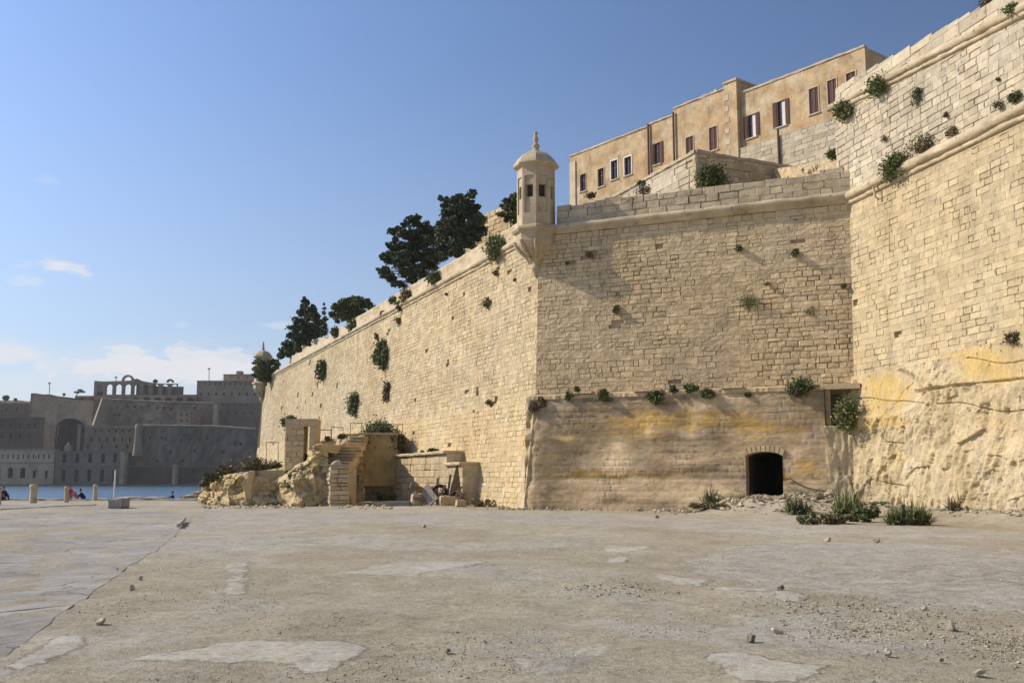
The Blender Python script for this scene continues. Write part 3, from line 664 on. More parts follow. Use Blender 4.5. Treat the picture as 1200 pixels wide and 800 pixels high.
for nm, zf, aa, rr, s0 in (('lower_cordon', lambda s: 16.0, aR1, .24, -.45), ('upper_cordon', zU, aU, .20, -.95)):
    cor = MB(); pts = [Rp(s, aa, zf(s)) for s in np.linspace(s0, LR, 80)]
    sweep(cor, torus_prof(rr), pts, [nR] * 80, rough=.06, n_sub=2, seed=9); cor.build(nm, M['trim'], rw)
tp = MB(); tp.add([Rp(-.9, aU + .3, zP(0)), Rp(LR, aU + .3, zP(LR)), Rp(LR, aU + 1.3, zP(LR)), Rp(-.9, aU + 1.3, zP(0)), Rp(-.9, aU + .28, 12), Rp(-.9, aU + 1.3, 12)], [(0, 1, 2, 3), (0, 3, 5, 4)]); tp.build('wall_top', M['pale'], rw)
# shoulder where the two cordons meet
sp = MB(); sp.tube([Vector(Rp(3.1, .2, 15.75)), Vector(Rp(3.1, -.1, 15.7)), Vector(Rp(3.15, -.06, 15.2)), Vector(Rp(3.15, .1, 15.1))], .06, 8); sp.build('water_spout', M['trim'], rw)
# ------------------------------------------------ quarried rock under the rampart
rk = thing('bedrock_cliff', 'yellow tool-scarred bedrock under the bright right wall', 'rock face', tuple(B + dR * 5))
ns, nt = 520, 300; P, T, Oc = [], [], []
RBL = [(1040, 458, 42, 22, .05, .95), (1150, 425, 40, 22, 0, .7), (1020, 490, 30, 14, 0, .7), (1085, 455, 14, 30, .3, -.6), (1110, 430, 22, 14, .35, -.5), (1120, 560, 30, 14, 0, .25), (1060, 540, 30, 10, -.1, .1), (1165, 500, 40, 30, .1, .1), (1180, 440, 30, 14, .05, .5), (1060, 495, 30, 10, 0, .5), (985, 540, 12, 40, .15, -.2)]
for i in range(ns + 1):
    s = -1.3 + (LR + 1.3) * (i / ns) ** 1.35
    r, tr, orr = [], [], []
    zt = ZR - .05 + (.35 * (s / 10)) 
    for j in range(nt + 1):
        f = j / nt; z = -.3 + (zt + .3) * f
        bulge = .30 * (1 - f) + .22
        big_ = .16 * fb(s * .35, z * .45, 3.1, 4) + .20 * facet(s * .55 + .2 * nz(s, z, 4), z * .5 - s * .15, 1.5) + .10 * facet(s * 1.9 + .3 * z, z * 1.2, 7.5)
        wx = s + .35 * nz(s * .5, z * .5, 31); pa, pb_ = wx * .92 - z * .38, wx * .38 + z * .92   # slanting pick and weather grooves
        mk = nz(pa * 2.6, pb_ * .7, 5.5); mk2 = nz(pa * 6.5, pb_ * 1.7, 2)
        amp_ = .6 + .8 * max(0, nz(s * .3, z * .35, 12) + .3)
        marks = amp_ * (.085 * (1 - abs(mk) * 2.4) + .05 * (1 - abs(mk2) * 2)) + .03 * fb(s * 5, z * 4, 6, 3) - .10 * (nz(s * 2.1, z * 1.2, 44) > .46)
        flatk = 1.0
        p0 = B + dR * s + Z * z; u, v = pix(p0)
        smooth_zone = max(0, 1 - ((u - 1035) / 55) ** 2 - ((v - 458) / 32) ** 2) + max(0, 1 - ((u - 1165) / 60) ** 2 - ((v - 425) / 26) ** 2)
        sz = min(1, smooth_zone * 3)
        d = bulge * (1 - .55 * sz) + (big_ + marks) * (1 - .88 * sz) - .10 * ((((z + .12 * s + .25 * nz(s * .4, 1, 3)) % 1.9) < .05) and nz(s * .35, z * .3, 71) > .12)
        fz_ = abs(u - 1048 - (v - 480) * -.75 - 6 * fb(v * .11, 0, 1, 4)); d -= .05 * max(0, 1 - fz_ / 2.0) * (v > 440)
        if abs(v - 452 + (u - 1130) * .12) < 2 and u > 1075: d -= .18      # overhang line
        if u < 1003 and v < 499 and v > 452: d -= 2.0 * min(1, (1003 - u) / 8) * min(1, (499 - v) / 5)
        if u > 1003 and u < 1006 and v < 492: d += .2
        if f > .97: d = min(d, .12)
        p = p0 + nR * d - Z * (.15 * (1 - f) * 0); r.append(tuple(p))
        tn = .5 + .22 * fb(s * .5, z * .6, 8, 4) + .22 * facet(s * .55 + .2 * nz(s, z, 4), z * .5 - s * .15, 1.5, 0); oc = .06 + .3 * max(0, fb(s * .4, z * .5, 15, 3))
        for (bu, bv, ru, rv, dt, do) in RBL:
            q = ((u - bu) / ru) ** 2 + ((v - bv) / rv) ** 2
            if q < 4: k = math.exp(-q * 1.3) * (1 + .5 * nz(s * 1.5, z * 2, bu)); tn += dt * k; oc += do * k
        tr.append(tn); orr.append(oc)
    P.append(r); T.append(tr); Oc.append(orr)
mb = MB(); mb.grid(P, np.array(T, np.float32), np.clip(np.array(Oc, np.float32), 0, 1), True)
mb.build('rock', M['rock'], rk)
# back of the niche between render and rock
nb = MB(); a_ = Vector(Mp(s_end - .02, 0, 0))
nb.grid([[tuple(a_ + nM * (.02 - d * 1.0) + dM * (0 if d < 2.4 else 1.5) + Z * z) for z in (-.3, 2, 4, ZL)] for d in (0, .6, 1.2, 1.8, 2.4, 2.5)], .3, 0, False)
nb.build('niche_wall', M['mid'], rk)
pr_ = MB(); G = []; T = []
zN = at(985, 499, 49.5).z
for s_ in np.linspace(s_end - .06, sB + 1.0, 46):
    r = []
    for z in np.linspace(-.3, zN, 70):
        dd = .10 + .16 * facet(s_ * .9, z * .6, 12.5) + .06 * facet(s_ * 2.5, z * 2, 3.5) + .05 * (1 - 2 * abs(nz(s_ * 3, z * .7, 8))) + .10 * max(0, 1 - z / 1.2)
        r.append(tuple(A + dM * s_ - nM * (.12 - dd) + Z * z))
    for q in (.3, .8, 1.6): r.append(tuple(A + dM * s_ - nM * (.12 + q) + Z * (zN + .06 * nz(s_ * 3, q * 3, 1))))
    G.append(r); T.append([.62 + .3 * nz(s_ * 1.5, k * .1, 4) for k in range(len(r))])
pr_.grid(G, np.array(T, np.float32), .05, True); pr_.build('rock_pier', M['rock'], rk)
jb_ = MB(); jb_.box(A + dM * (s_end + .14) - nM * .45 + Z * ((zN + ZL) / 2 - .02), .12, .30, (ZL - zN) / 2 - .05, dM, nM, Z, .4); jb_.build('jamb', M['plaster'], rk)
lp = MB(); lp.box(Vector(Mp(s_end + .75, .55, ZL - .02)), .95, .5, .13, dM, nM, Z, .6); lp.build('lintel', M['mid'], rk)
# ------------------------------------------------ corner turrets
def turret(name, label, c, zc, sc=1.0, rot=0.0, group=None, far=False):
    c = Vector(c); root = thing(name, label, 'turret', (c.x, c.y, zc), group); q = 8
    def ringp(r, z): return [Vector((c.x + r * math.cos(rot + 2 * math.pi * (k + .5) / q), c.y + r * math.sin(rot + 2 * math.pi * (k + .5) / q), zc + z)) for k in range(q)]
    r = 1.12 * sc; h = 3.55 * sc; th = .22 * sc
    body = MB(); w_ = 2 * r * math.sin(math.pi / q)
    for k in range(q):
        a, b = ringp(r, 0)[k], ringp(r, 0)[(k + 1) % q]; U = (b - a).normalized(); N = Vector((U.y, -U.x, 0)); W = (b - a).length
        ww = W * .5; s0 = (W - ww) / 2
        panel = [(s0 * .62, W - s0 * .62, .75 * sc, 2.95 * sc)]
        facade(body, a, U, Z, N, W, h, panel, reveal=.07 * sc, tone=.45 + .1 * random.random())
        a2 = a - N * .07 * sc + U * (s0 * .62); pw, ph = W - s0 * 1.24, 2.2 * sc
        hw, hh0, hh1 = pw * .36, ph * .42, ph * .76
        facade(body, a2 + Z * .75 * sc, U, Z, N, pw, ph, [(pw / 2 - hw, pw / 2 + hw, hh0, hh1)], reveal=.25 * sc, tone=.5)
    body.build('body', M['trim'], root)
    inner = ringp(r - .35 * sc, 0); ib = MB(); ib.grid([[tuple(p + Z * zz) for zz in (.1, h)] for p in inner + inner[:1]], .3, 0, False); ib.build('inner_wall', M['innershade'], root)  # inner ring coloured dark to paint in the unlit interior
    cor = MB(); cp = ringp(1, 0)
    def oct_loft(mb, prof, tone=.5, sm=False):
        G = [[(c.x + rr * sc * math.cos(rot + 2 * math.pi * (k + .5) / q), c.y + rr * sc * math.sin(rot + 2 * math.pi * (k + .5) / q), zc + zz * sc) for rr, zz in prof] for k in range(q + 1)]
        mb.grid(G, tone, 0, sm)
    oct_loft(cor, [(1.05, 3.5), (1.18, 3.52), (1.22, 3.60), (1.34, 3.64), (1.38, 3.72), (1.36, 3.80), (1.18, 3.84)]); cor.build('cornice', M['trim'], root)
    dm = MB(); oct_loft(dm, [(1.30, 3.80), (1.22, 3.98), (1.06, 4.20), (.86, 4.40), (.62, 4.54), (.36, 4.62), (.0, 4.64)]); dm.build('dome', M['trim'], root)
    fn = MB(); fn.lathe((c.x, c.y, zc), [(r_ * sc, z_ * sc) for r_, z_ in [(.30, 4.58), (.32, 4.68), (.22, 4.74), (.14, 4.82), (.22, 4.92), (.25, 5.02), (.16, 5.12), (.10, 5.22), (.15, 5.32), (.17, 5.45), (.13, 5.56), (.08, 5.66), (.12, 5.76), (.10, 5.86), (.02, 5.95)]], 14)
    fn.build('finial', M['trim'], root)
    bs = MB(); oct_loft(bs, [(1.12, .04), (1.26, .0), (1.42, -.08), (1.46, -.22), (1.38, -.34), (1.24, -.40), (1.22, -.46), (1.20, -.9), (1.12, -1.1)], .5, False); bs.build('base_moulding', M['trim'], root)
    cb = MB(); oct_loft(cb, [(1.22, -.75), (1.16, -1.0), (1.0, -1.25), (.74, -1.5), (.46, -1.75), (.30, -2.0), (.26, -2.2), (.34, -2.3), (.32, -2.42), (.16, -2.7), (.05, -2.95)], .45, True); cb.build('corbel', M['trim'], root)
    # carved brackets on the corbel
    for k in (4, 5, 6):
        an = rot + 2 * math.pi * (k + .5) / q; d = Vector((math.cos(an), math.sin(an), 0)); br = MB()
        pts = [Vector((c.x, c.y, zc)) + d * (rr * sc) + Z * (zz * sc) for rr, zz in ((1.26, -.85), (1.12, -1.15), (.86, -1.48), (.56, -1.78), (.38, -2.1))]
        br.tube(pts, [.10 * sc, .12 * sc, .11 * sc, .09 * sc, .07 * sc], 7); br.build('bracket', M['trim'], root)
    return root
ct = corner(aL3 - .30, aM3 - .05, 0)
turret('watchtower', 'octagonal stone watch turret with domed cap and finial on the wall corner', (ct.x + .2, ct.y, 0), ZC + .15, 1.0, rot=math.radians(-24))
fe_ = A + dL * (LEN_L - .6) - nL * (aL3 - .3)
turret('watchtower', 'small distant stone watch turret half hidden by a bush at the sea end', (fe_.x, fe_.y, 0), ZC - .4, 1.0, rot=math.radians(-10))
# ================================================================ houses above the walls: one facade line, three houses
zroof = at(1020, 52, 74).z
def solveD(u, v, z):
    r = ray(u, v); return (z - EYE) / r.z * r.y
HA = at(668, 186, solveD(668, 186, zroof)); HBp = at(1018, 53, 74)
dH = (HBp - HA); dH.z = 0; LH = dH.length; dH.normalize(); nH = Vector((dH.y, -dH.x, 0)); nH = nH if nH.y < 0 else -nH
HO = Vector((HA.x, HA.y, 0)); HBASE = 15.0
def hs(u, v, d=0.0):
    p = hit(u, v, HO + nH * d, nH) - HO; return p.dot(dH), p.z
def house_pt(s, d, z): return HO + dH * s + nH * d + Z * z
hwins = {  # u, v centre, w, h px, kind
 'A': [(683.4, 214, 7, 20, 'plain'), (704.4, 208, 7.5, 21, 'plain'), (720, 199, 8, 22, 'surround'), (736, 194.5, 8.5, 21, 'surround')],
 'B1': [(770, 180, 15, 25, 'open')],
 'B2': [(808.5, 171, 9, 21, 'closed'), (836, 162.5, 10, 27, 'closed')],
 'C': [(881, 147.5, 19, 27, 'openwhite'), (915.5, 133, 20, 30, 'openwhite'), (954, 118, 12, 30, 'closed'), (975.5, 110, 12, 33, 'closed'), (997.5, 96, 12, 22, 'closed')]}
def house(key, u0, u1, label, zt, dfront=0.0, depth=7.0, cat='house'):
    s0 = hs(u0, 150, dfront)[0]; s1 = hs(u1, 150, dfront)[0]
    root = thing('stone_house', label, cat, tuple(house_pt((s0 + s1) / 2, dfront, HBASE)))
    wl_ = MB(); holes = []; wins = []
    for (u, v, w, h, kind) in sum((hwins[k] for k in key), []):
        a, zt_ = hs(u - w / 2, v - h / 2, dfront); b, zb_ = hs(u + w / 2, v + h / 2, dfront)
        if kind.startswith('open'): m = (a + b) / 2; q = (b - a) * .27; hole = (m - q, m + q)
        else: hole = (a, b)
        sm = (a + b) / 2; zm = hs(u, v, dfront)[1]; hh = zt_ - zb_
        # pixel height at the window centre column
        z1 = hs(u, v - h / 2, dfront)[1]; z0 = hs(u, v + h / 2, dfront)[1]
        holes.append((hole[0] - s0, hole[1] - s0, z0 - HBASE, z1 - HBASE)); wins.append((a, b, hole[0], hole[1], z0, z1, kind))
    facade(wl_, house_pt(s0, dfront, HBASE), dH, Z, nH, s1 - s0, zt - HBASE, holes, reveal=.3)
    P = lambda s, d, z: tuple(house_pt(s, d, z))
    f, b = dfront, dfront - depth
    wl_.add([P(s0, f, HBASE), P(s0, b, HBASE), P(s0, b, zt), P(s0, f, zt), P(s1, f, HBASE), P(s1, b, HBASE), P(s1, b, zt), P(s1, f, zt)], [(0, 3, 2, 1), (4, 5, 6, 7), (1, 2, 6, 5)])
    wl_.build('wall', M['house'], root)
    rf = MB(); rf.add([P(s0, f - .3, zt - .3), P(s1, f - .3, zt - .3), P(s1, b, zt - .3), P(s0, b, zt - .3)], [(0, 1, 2, 3)]); rf.build('roof', M['house'], root)
    cp = MB()
    sweep(cp, [(-.4, -.02), (-.4, .16), (.06, .16), (.09, .10), (.09, .0), (.02, -.04), (.02, -.06)], [P(s, f, zt) for s in np.linspace(s0, s1, 14)], [nH] * 14, rough=.08, n_sub=3, smooth=False)
    cp.build('coping', M['housetrim'], root)
    for (a, b_, ha, hb, z0, z1, kind) in wins:
        fr = MB(); m = (ha + hb) / 2; zc = (z0 + z1) / 2
        for x in (ha + .04, hb - .04, m): fr.box(house_pt(x, f - .16, zc), .035, .03, (z1 - z0) / 2, dH, nH)
        for z in (z0 + .05, z1 - .05, zc + (z1 - z0) * .12): fr.box(house_pt(m, f - .16, z), (hb - ha) / 2 - .07, .028, .035, dH, nH)
        wf = fr.build('window_frame', M['shutter'], root)
        if kind == 'closed':
            for sg in (-1, 1):
                q = (hb - ha) / 4; cx = m + sg * q
                sh = MB(); sh.box(house_pt(cx, f - .07, zc), q - .02, .02, (z1 - z0) / 2 - .02, dH, nH)
                for k in range(14):
                    zz = z0 + .08 + (z1 - z0 - .16) * (k + .5) / 14
                    sh.box(house_pt(cx, f - .04, zz), q - .07, .02, .022, dH, (nH - Z * .5).normalized(), (Z + nH * .5).normalized())
                for x in (cx - q + .04, cx + q - .04): sh.box(house_pt(x, f - .035, zc), .035, .025, (z1 - z0) / 2 - .03, dH, nH)
                sh.build('shutter', M['shutter'], root)
        else:
            for sg in (-1, 1):
                pn = MB(); q = (hb - ha) / 4; x = m + sg * q
                pn.add([P(x - q, f - .2, z0), P(x + q, f - .2, z0), P(x + q, f - .2, z1), P(x - q, f - .2, z1)], [(0, 1, 2, 3)]); pn.build('pane', M['glass'], root)
        if kind.startswith('open'):
            if kind == 'openwhite':
                cu = MB(); G = [[tuple(house_pt(m + (.03 + .92 * k / 12) * (hb - m), f - .12 + .02 * math.sin(k * 1.7), z)) for z in (z0 + .05, z1 - .05)] for k in range(13)]; cu.grid(G); cu.build('curtain', M['white'], root)
            for sg, x in ((-1, ha), (1, hb)):
                wd = abs((a if sg < 0 else b_) - x); sh = MB(); cx = x + sg * (wd / 2 + .02)
                sh.box(house_pt(cx, f + .05, zc), wd / 2, .02, (z1 - z0) / 2, dH, nH)
                for k in range(16):
                    zz = z0 + .06 + (z1 - z0 - .12) * (k + .5) / 16
                    sh.box(house_pt(cx, f + .085, zz), wd / 2 - .05, .015, .02, dH, nH)
                sh.build('shutter', M['shutter'], root)
        if kind in ('surround', 'plain', 'closed'):
            sr = MB(); e = .10 if kind == 'surround' else .08
            for x in (ha - e / 2 - .005, hb + e / 2 + .005): sr.box(house_pt(x, f + .02, zc), e / 2, .03, (z1 - z0) / 2 + e, dH, nH)
            sr.box(house_pt(m, f + .021, z1 + e / 2 + .005), (hb - ha) / 2, .03, e / 2, dH, nH)
            sr.build('surround', M['white' if kind == 'surround' else 'housetrim'], root)
        sl = MB(); sl.box(house_pt(m, f + .03, z0 - .07), (hb - ha) / 2 + .16, .09, .05, dH, nH); sl.build('sill', M['housetrim'], root)
    return root, s0, s1
ztA = hs(759, 149)[1]; ztB = hs(840, 108)[1]; ztC = hs(1000, 60)[1]
h1, a0, a1 = house(['A'], 668, 759, 'leftmost weathered stone house above the walls with four small windows', ztA)
h2, b0, b1 = house(['B1'], 759.3, 789, 'narrow stone house with one open-shuttered window between two downpipes', hs(775, 141)[1])
h3, c0_, c1_ = house(['B2'], 789.3, 852, 'stone house with two closed brown shutters beside the raised end pier', ztB)
pil = thing('house_pier', 'tall projecting stone pier between the two-shutter house and the rightmost house', 'pier', tuple(house_pt(c1_ + 1, 0, HBASE)))
p0, p1 = hs(852.3, 100)[0], hs(867, 100)[0]; zp = hs(858, 99)[1]
g = MB(); g.box(house_pt((p0 + p1) / 2, -2.8, (HBASE + zp) / 2), (p1 - p0) / 2, 3.3, (zp - HBASE) / 2, dH, nH); g.build('pier_block', M['house'], pil)
g = MB(); g.box(house_pt((p0 + p1) / 2, -2.8, zp + .1), (p1 - p0) / 2 + .08, 3.4, .1, dH, nH); g.build('coping', M['housetrim'], pil)
g = MB(); 
for k in range(16): g = MB(); g.box(house_pt(p0 + .25, .51, HBASE + 5 + k * (zp - HBASE - 5.3) / 16), .22 + .05 * (k % 2), .02, .24, dH, nH, Z, random.random()); g.build('quoin', M['housetrim'], pil)
h4, d0_, d1_ = house(['C'], 868, 1018, 'rightmost ochre house with two open and three closed brown-shuttered windows', ztC, depth=12)
# downpipes and roof bits
for u, v0, v1, rt in ((759.5, 146, 215, h2), (789, 132, 196, h3)):
    s, z1 = hs(u, v0, .15); z0 = HBASE + 1
    g = MB(); g.tube([house_pt(s, .18, z0), house_pt(s, .18, z1)], .10, 8); g.build('downpipe', M['pipe'], rt)
g = MB(); s, z = hs(668, 200); g.box(house_pt(s + .5, .06, (HBASE + ztA) / 2 - .3), .45, .07, (ztA - HBASE) / 2 - .4, dH, nH, Z, .7); g.build('corner_pilaster', M['housetrim'], h1)
for k, (u, v) in enumerate(((835, 107), (846, 102), (924, 100))):
    s, z = hs(u, v); g = MB(); g.box(house_pt(s, -.5, z + .05), .15, .15, .22, dH, nH); g.build('roof_outlet', M['housetrim'], h3 if k < 2 else h4)
g = MB(); s, z = hs(1056, 66); g.box(house_pt(d1_ - .4, -11, ztC + .25), .15, .3, .28, dH, nH); g.build('chimney', M['housetrim'], h4)
g = MB(); g.tube([house_pt(d1_ + .1, -4.2, HBASE + 4), house_pt(d1_ + .1, -4.2, ztC)], .09, 8); g.build('downpipe', M['pipe'], h4)
# pale retaining wall under the rightmost houses
rt = thing('retaining_wall', 'pale rough stone retaining wall directly below the shuttered ochre house', 'wall', tuple(house_pt(d0_, .5, HBASE)))
s0, _ = hs(840, 176, .35); s1, _ = hs(1012, 120, .35)
zt0 = hs(868, 174, .35)[1]; zt1 = hs(985, 136, .35)[1]
g = MB(); P = lambda s, z, d=.18: tuple(house_pt(s, d, z)); zf = lambda s: zt0 + (zt1 - zt0) * (s - s0) / (s1 - s0)
g.add([P(s0, HBASE), P(s1, HBASE), P(s1, zt1), P(s0, zt0), P(s0, zt0, 0), P(s1, zt1, 0)], [(0, 1, 2, 3), (3, 2, 5, 4)]); g.build('wall_core', M['core'], rt)
ashlar(rt, house_pt(s0, .38, HBASE), dH, Z, nH, zt0 - HBASE + 3, lambda t: (0, s1 - s0), .42, .8, M['pale'], nind=80, gap=.016, jit=.008, soft_at=.1, seed=41, topf=lambda s: zf(s + s0) - HBASE)
g = MB(); s, z = hs(912, 152, .45); g.tube([house_pt(s, .5, HBASE), house_pt(s, .5, z)], .10, 8); g.build('downpipe', M['pipe'], rt)

# ------------------------------------------------ traverse: pointed work behind the bastion parapet
T0 = at(815, 179, 57.5); TR = at(968, 203, 0 + solveD(968, 203, T0.z)) ; TLf = Vector((T0.x, T0.y, 0)) + dL * 9.5
tr = thing('traverse_wall', 'pointed limestone outwork behind the parapet with a sunlit left side and shaded right side', 'wall', (T0.x, T0.y, 14.5))
zT = T0.z
def trav(P0, P1, mat, ztop0, ztop1, seed, base=14.5, name='stone', h=.42, w=.85):
    P0 = Vector((P0.x, P0.y, 0)); P1 = Vector((P1.x, P1.y, 0)); U = (P1 - P0); L = U.length; U.normalize(); N = Vector((U.y, -U.x, 0))
    if N.dot(Vector((0, 0, 0)) - P0) < 0: N = -N
    g = MB(); g.add([tuple(P0 - N * .25 + Z * base), tuple(P1 - N * .25 + Z * base), tuple(P1 - N * .25 + Z * ztop1), tuple(P0 - N * .25 + Z * ztop0), tuple(P1 - N * 1.0 + Z * ztop1), tuple(P0 - N * 1.0 + Z * ztop0), tuple(P1 - N * 1. + Z * base), tuple(P0 - N * 1. + Z * base)], [(0, 1, 2, 3), (3, 2, 4, 5), (5, 4, 6, 7)])
    g.build('wall_core', M['core'], tr)
    ashlar(tr, P0 + Z * base, U, Z, N, max(ztop0, ztop1) - base, lambda t: (0, L), h, w, mat, nind=130, gap=.03, jit=.02, seed=seed, topf=lambda s: ztop0 + (ztop1 - ztop0) * s / L - base, name=name)
    g = MB(); sweep(g, [(-.7, .0), (-.7, .16), (.06, .18), (.1, .12), (.08, -.02), (-.05, -.03)], [tuple(P0.lerp(P1, k / 12) + Z * (ztop0 + (ztop1 - ztop0) * k / 12)) for k in range(13)], [N] * 13, rough=.06, n_sub=3, smooth=False); g.build('capping', M['trim'], tr)
trav(T0, TR, M['mid'], zT, zT - .1, 51)
TL2 = Vector((T0.x, T0.y, 0)) + dL * 11
zTL = (at(738, 236, TL2.y)).z
trav(TL2, T0, M['pale'], zTL, zT, 52)
# low wall nearer, between traverse and parapet: second step
lw = thing('low_step_wall', 'low weathered stone wall with a rough block on its right end, in front of the shaded outwork', 'wall', tuple(Vector(Mp(14, 3.5, 15))))
S0, S1 = Vector(Mp(8.6, 3.3, 0)), Vector(Mp(sB - .6, 2.2, 0)); U = (S1 - S0).normalized(); N = Vector((U.y, -U.x, 0)); N = N if N.y < 0 else -N
zs0, zs1 = at(860, 222, S0.y).z, at(962, 205, S1.y).z
g = MB(); g.add([tuple(S0 - N * .3 + Z * 15), tuple(S1 - N * .3 + Z * 15), tuple(S1 - N * .3 + Z * zs1), tuple(S0 - N * .3 + Z * zs0), tuple(S1 - N * 1.1 + Z * zs1), tuple(S0 - N * 1.1 + Z * zs0)], [(0, 1, 2, 3), (3, 2, 4, 5)]); g.build('wall_core', M['core'], lw)
ashlar(lw, S0 + Z * 15, U, Z, N, max(zs0, zs1) - 15, lambda t: (0, (S1 - S0).length), .42, .9, M['mid'], nind=60, gap=.03, jit=.02, seed=53, topf=lambda s: zs0 + (zs1 - zs0) * s / (S1 - S0).length - 15)
e = at(975, 206, S1.y - .6); ashlar(lw, Vector((e.x, e.y, e.z - 1.5)) - U * .62, U, Z, N, 1.9, lambda t: (0, 1.24), .45, .7, M['pale'], nind=12, gap=.03, jit=.03, seed=57, name='end_block')
ashlar(lw, Vector((e.x, e.y, e.z - 1.5)) - U * .62 - N * 1.2, N, Z, -U, 1.9, lambda t: (0, 1.2), .45, .7, M['pale'], nind=12, gap=.03, jit=.02, seed=58, name='end_block')
g = MB(); g.box((e.x, e.y, e.z - .58) - np.array(N) * .65, .56, .55, .92, U, N, Z, .7); g.build('end_core', M['pale'], lw)
# distant wall behind the pines
bk = thing('terrace_wall', 'small shaded stone terrace wall showing between the dark pines and the corner turret', 'wall', tuple(at(575, 262, 85)))
g = MB(); a, b = at(545, 250, 92), at(612, 252, 84); U = (b - a); U.z = 0; L = U.length; U.normalize(); N = Vector((U.y, -U.x, 0)); N = N if N.y < 0 else -N
ashlar(bk, Vector((a.x, a.y, 14.5)), U, Z, N, at(575, 247, 88).z - 14.5, lambda t: (0, L), .4, .8, M['mid'], nind=40, gap=.03, jit=.02, seed=55)
g.box(Vector((a.x, a.y, 18)) + U * (L / 2) - N * .8, L / 2, .5, at(575, 248, 88).z - 18, U, N); g.build('wall_core', M['core'], bk)
# fortress platform (earth fill behind the walls)
pf = MB()
pts = [A + dL * (LEN_L - 1) - nL * 2, A + dL * 2 - nL * 2.5, A + dM * 2 - nM * 2.6, A + dM * sB - nM * 2.3, B + dM * 2, B + dR * 30 + dM * 3, B + dR * 30 + dM * 60, Vector((70, 200, 0))]
pf.prism([(p.x, p.y) for p in pts], 9.0, 15.0); kindof(pf.build('fortress_terrace', M['rock']), 'structure')
# ================================================================ rock outcrop, stairs and ruins left of the corner
def outline_h(pl, u):
    for (u0, v0), (u1, v1) in zip(pl[:-1], pl[1:]):
        if u0 <= u <= u1: return v0 + (v1 - v0) * (u - u0) / (u1 - u0 + 1e-9)
    return pl[0][1] if u < pl[0][0] else pl[-1][1]
def outcrop(name, label, pl, base_uv, mat, depthback, seed, bulge=1.0, n=220, m=110, och=.38, lean=.35, strata=.10, cat='rock outcrop', moss=None):
    """pl: top outline (photo coords) at the front plane; base_uv: foot line; front built at the foot's distance, top runs back"""
    P, T, Oc = [], [], []
    us = np.linspace(pl[0][0], pl[-1][0], n)
    c = ground_at(*base_uv[len(base_uv) // 2])
    for u in us:
        vb = outline_h(base_uv, u); g = ground_at(u, vb); D = g.y
        top = at(u, outline_h(pl, u), D + 1.5); H = max(.05, top.z)
        r, tr, orr = [], [], []
        for j in range(m):
            f = j / (m - 1)
            if f < .62:
                q = f / .62; z = -.15 + (H + .15) * math.sin(q * math.pi / 2) ** .9; yb = (1 - math.cos(q * math.pi / 2)) * 1.5 * (1 - lean) + lean * 1.5 * q
            else:
                q = (f - .62) / .38; z = H + .25 * nz(u * .06, q * 3, seed) * q; yb = 1.5 + depthback * q
            k = (1 - max(0, (f - .62) / .38))
            x = top.x if f > .3 else g.x + (top.x - g.x) * (f / .3)
            fx = x; dd = bulge * (.50 * facet(fx * .55, z * .9, seed + .5) + .22 * facet(fx * 1.6, z * 2.4, seed + 5.5) + .40 * fb(fx * .5, z * .7 + seed, seed, 5) + .12 * (1 - 2.4 * abs(nz(fx * .7 + z * .6, z * .5, seed + 3))) - .22 * (nz(fx * .9, z * 1.3, seed + 40) > .22) + .10 * fb(fx * 2.5, z * 5, seed, 3) + strata * math.sin(z * 5 + 2 * nz(fx * .5, z, 1)) * (1 + nz(fx, z, 7))) * k * min(1, H / 1.0)
            r.append((x + .2 * nz(z * 1.3, u * .1, 5) * k, D + yb - dd - .0, z)); tr.append(.5 + .35 * fb(fx * .7, z * 1.2, seed + 9, 4) + .3 * facet(fx * .55, z * .9, seed + .5, 0)); orr.append(och + .35 * max(0, nz(fx * .35, z * .5, seed + 2)))
        P.append(r); T.append(tr); Oc.append(orr)
    root = thing(name, label, cat, tuple(c))
    mb = MB(); P = np.array(P)[::-1]; mb.grid(P, np.array(T, np.float32)[::-1].copy(), np.clip(np.array(Oc, np.float32)[::-1], 0, 1).copy(), True)
    mb.build('rock', mat, root)
    return root
outcrop('rock_outcrop', 'low rounded yellow rock at the far left foot beside the water', [(236, 586), (243, 566), (252, 558), (268, 555), (285, 553), (300, 552), (318, 549), (338, 546)], [(236, 590), (270, 592), (338, 592)], M['rock'], 12, 4.0, 1.1)
outcrop('rock_outcrop', 'steep eroded yellow rock carrying the ruined doorway', [(304, 590), (312, 578), (325, 566), (338, 552), (348, 545), (360, 540), (366, 528), (371, 520), (378, 519), (386, 530)], [(304, 591), (345, 593), (386, 593)], M['rock'], 9, 9.0, 1.0)
outcrop('rock_outcrop', 'rounded yellow rock shoulder left of the broken stair', [(366, 524), (372, 518), (380, 514), (396, 512), (416, 510), (428, 509)], [(366, 588), (400, 588), (428, 588)], M['rock'], 6, 12.0, .8)
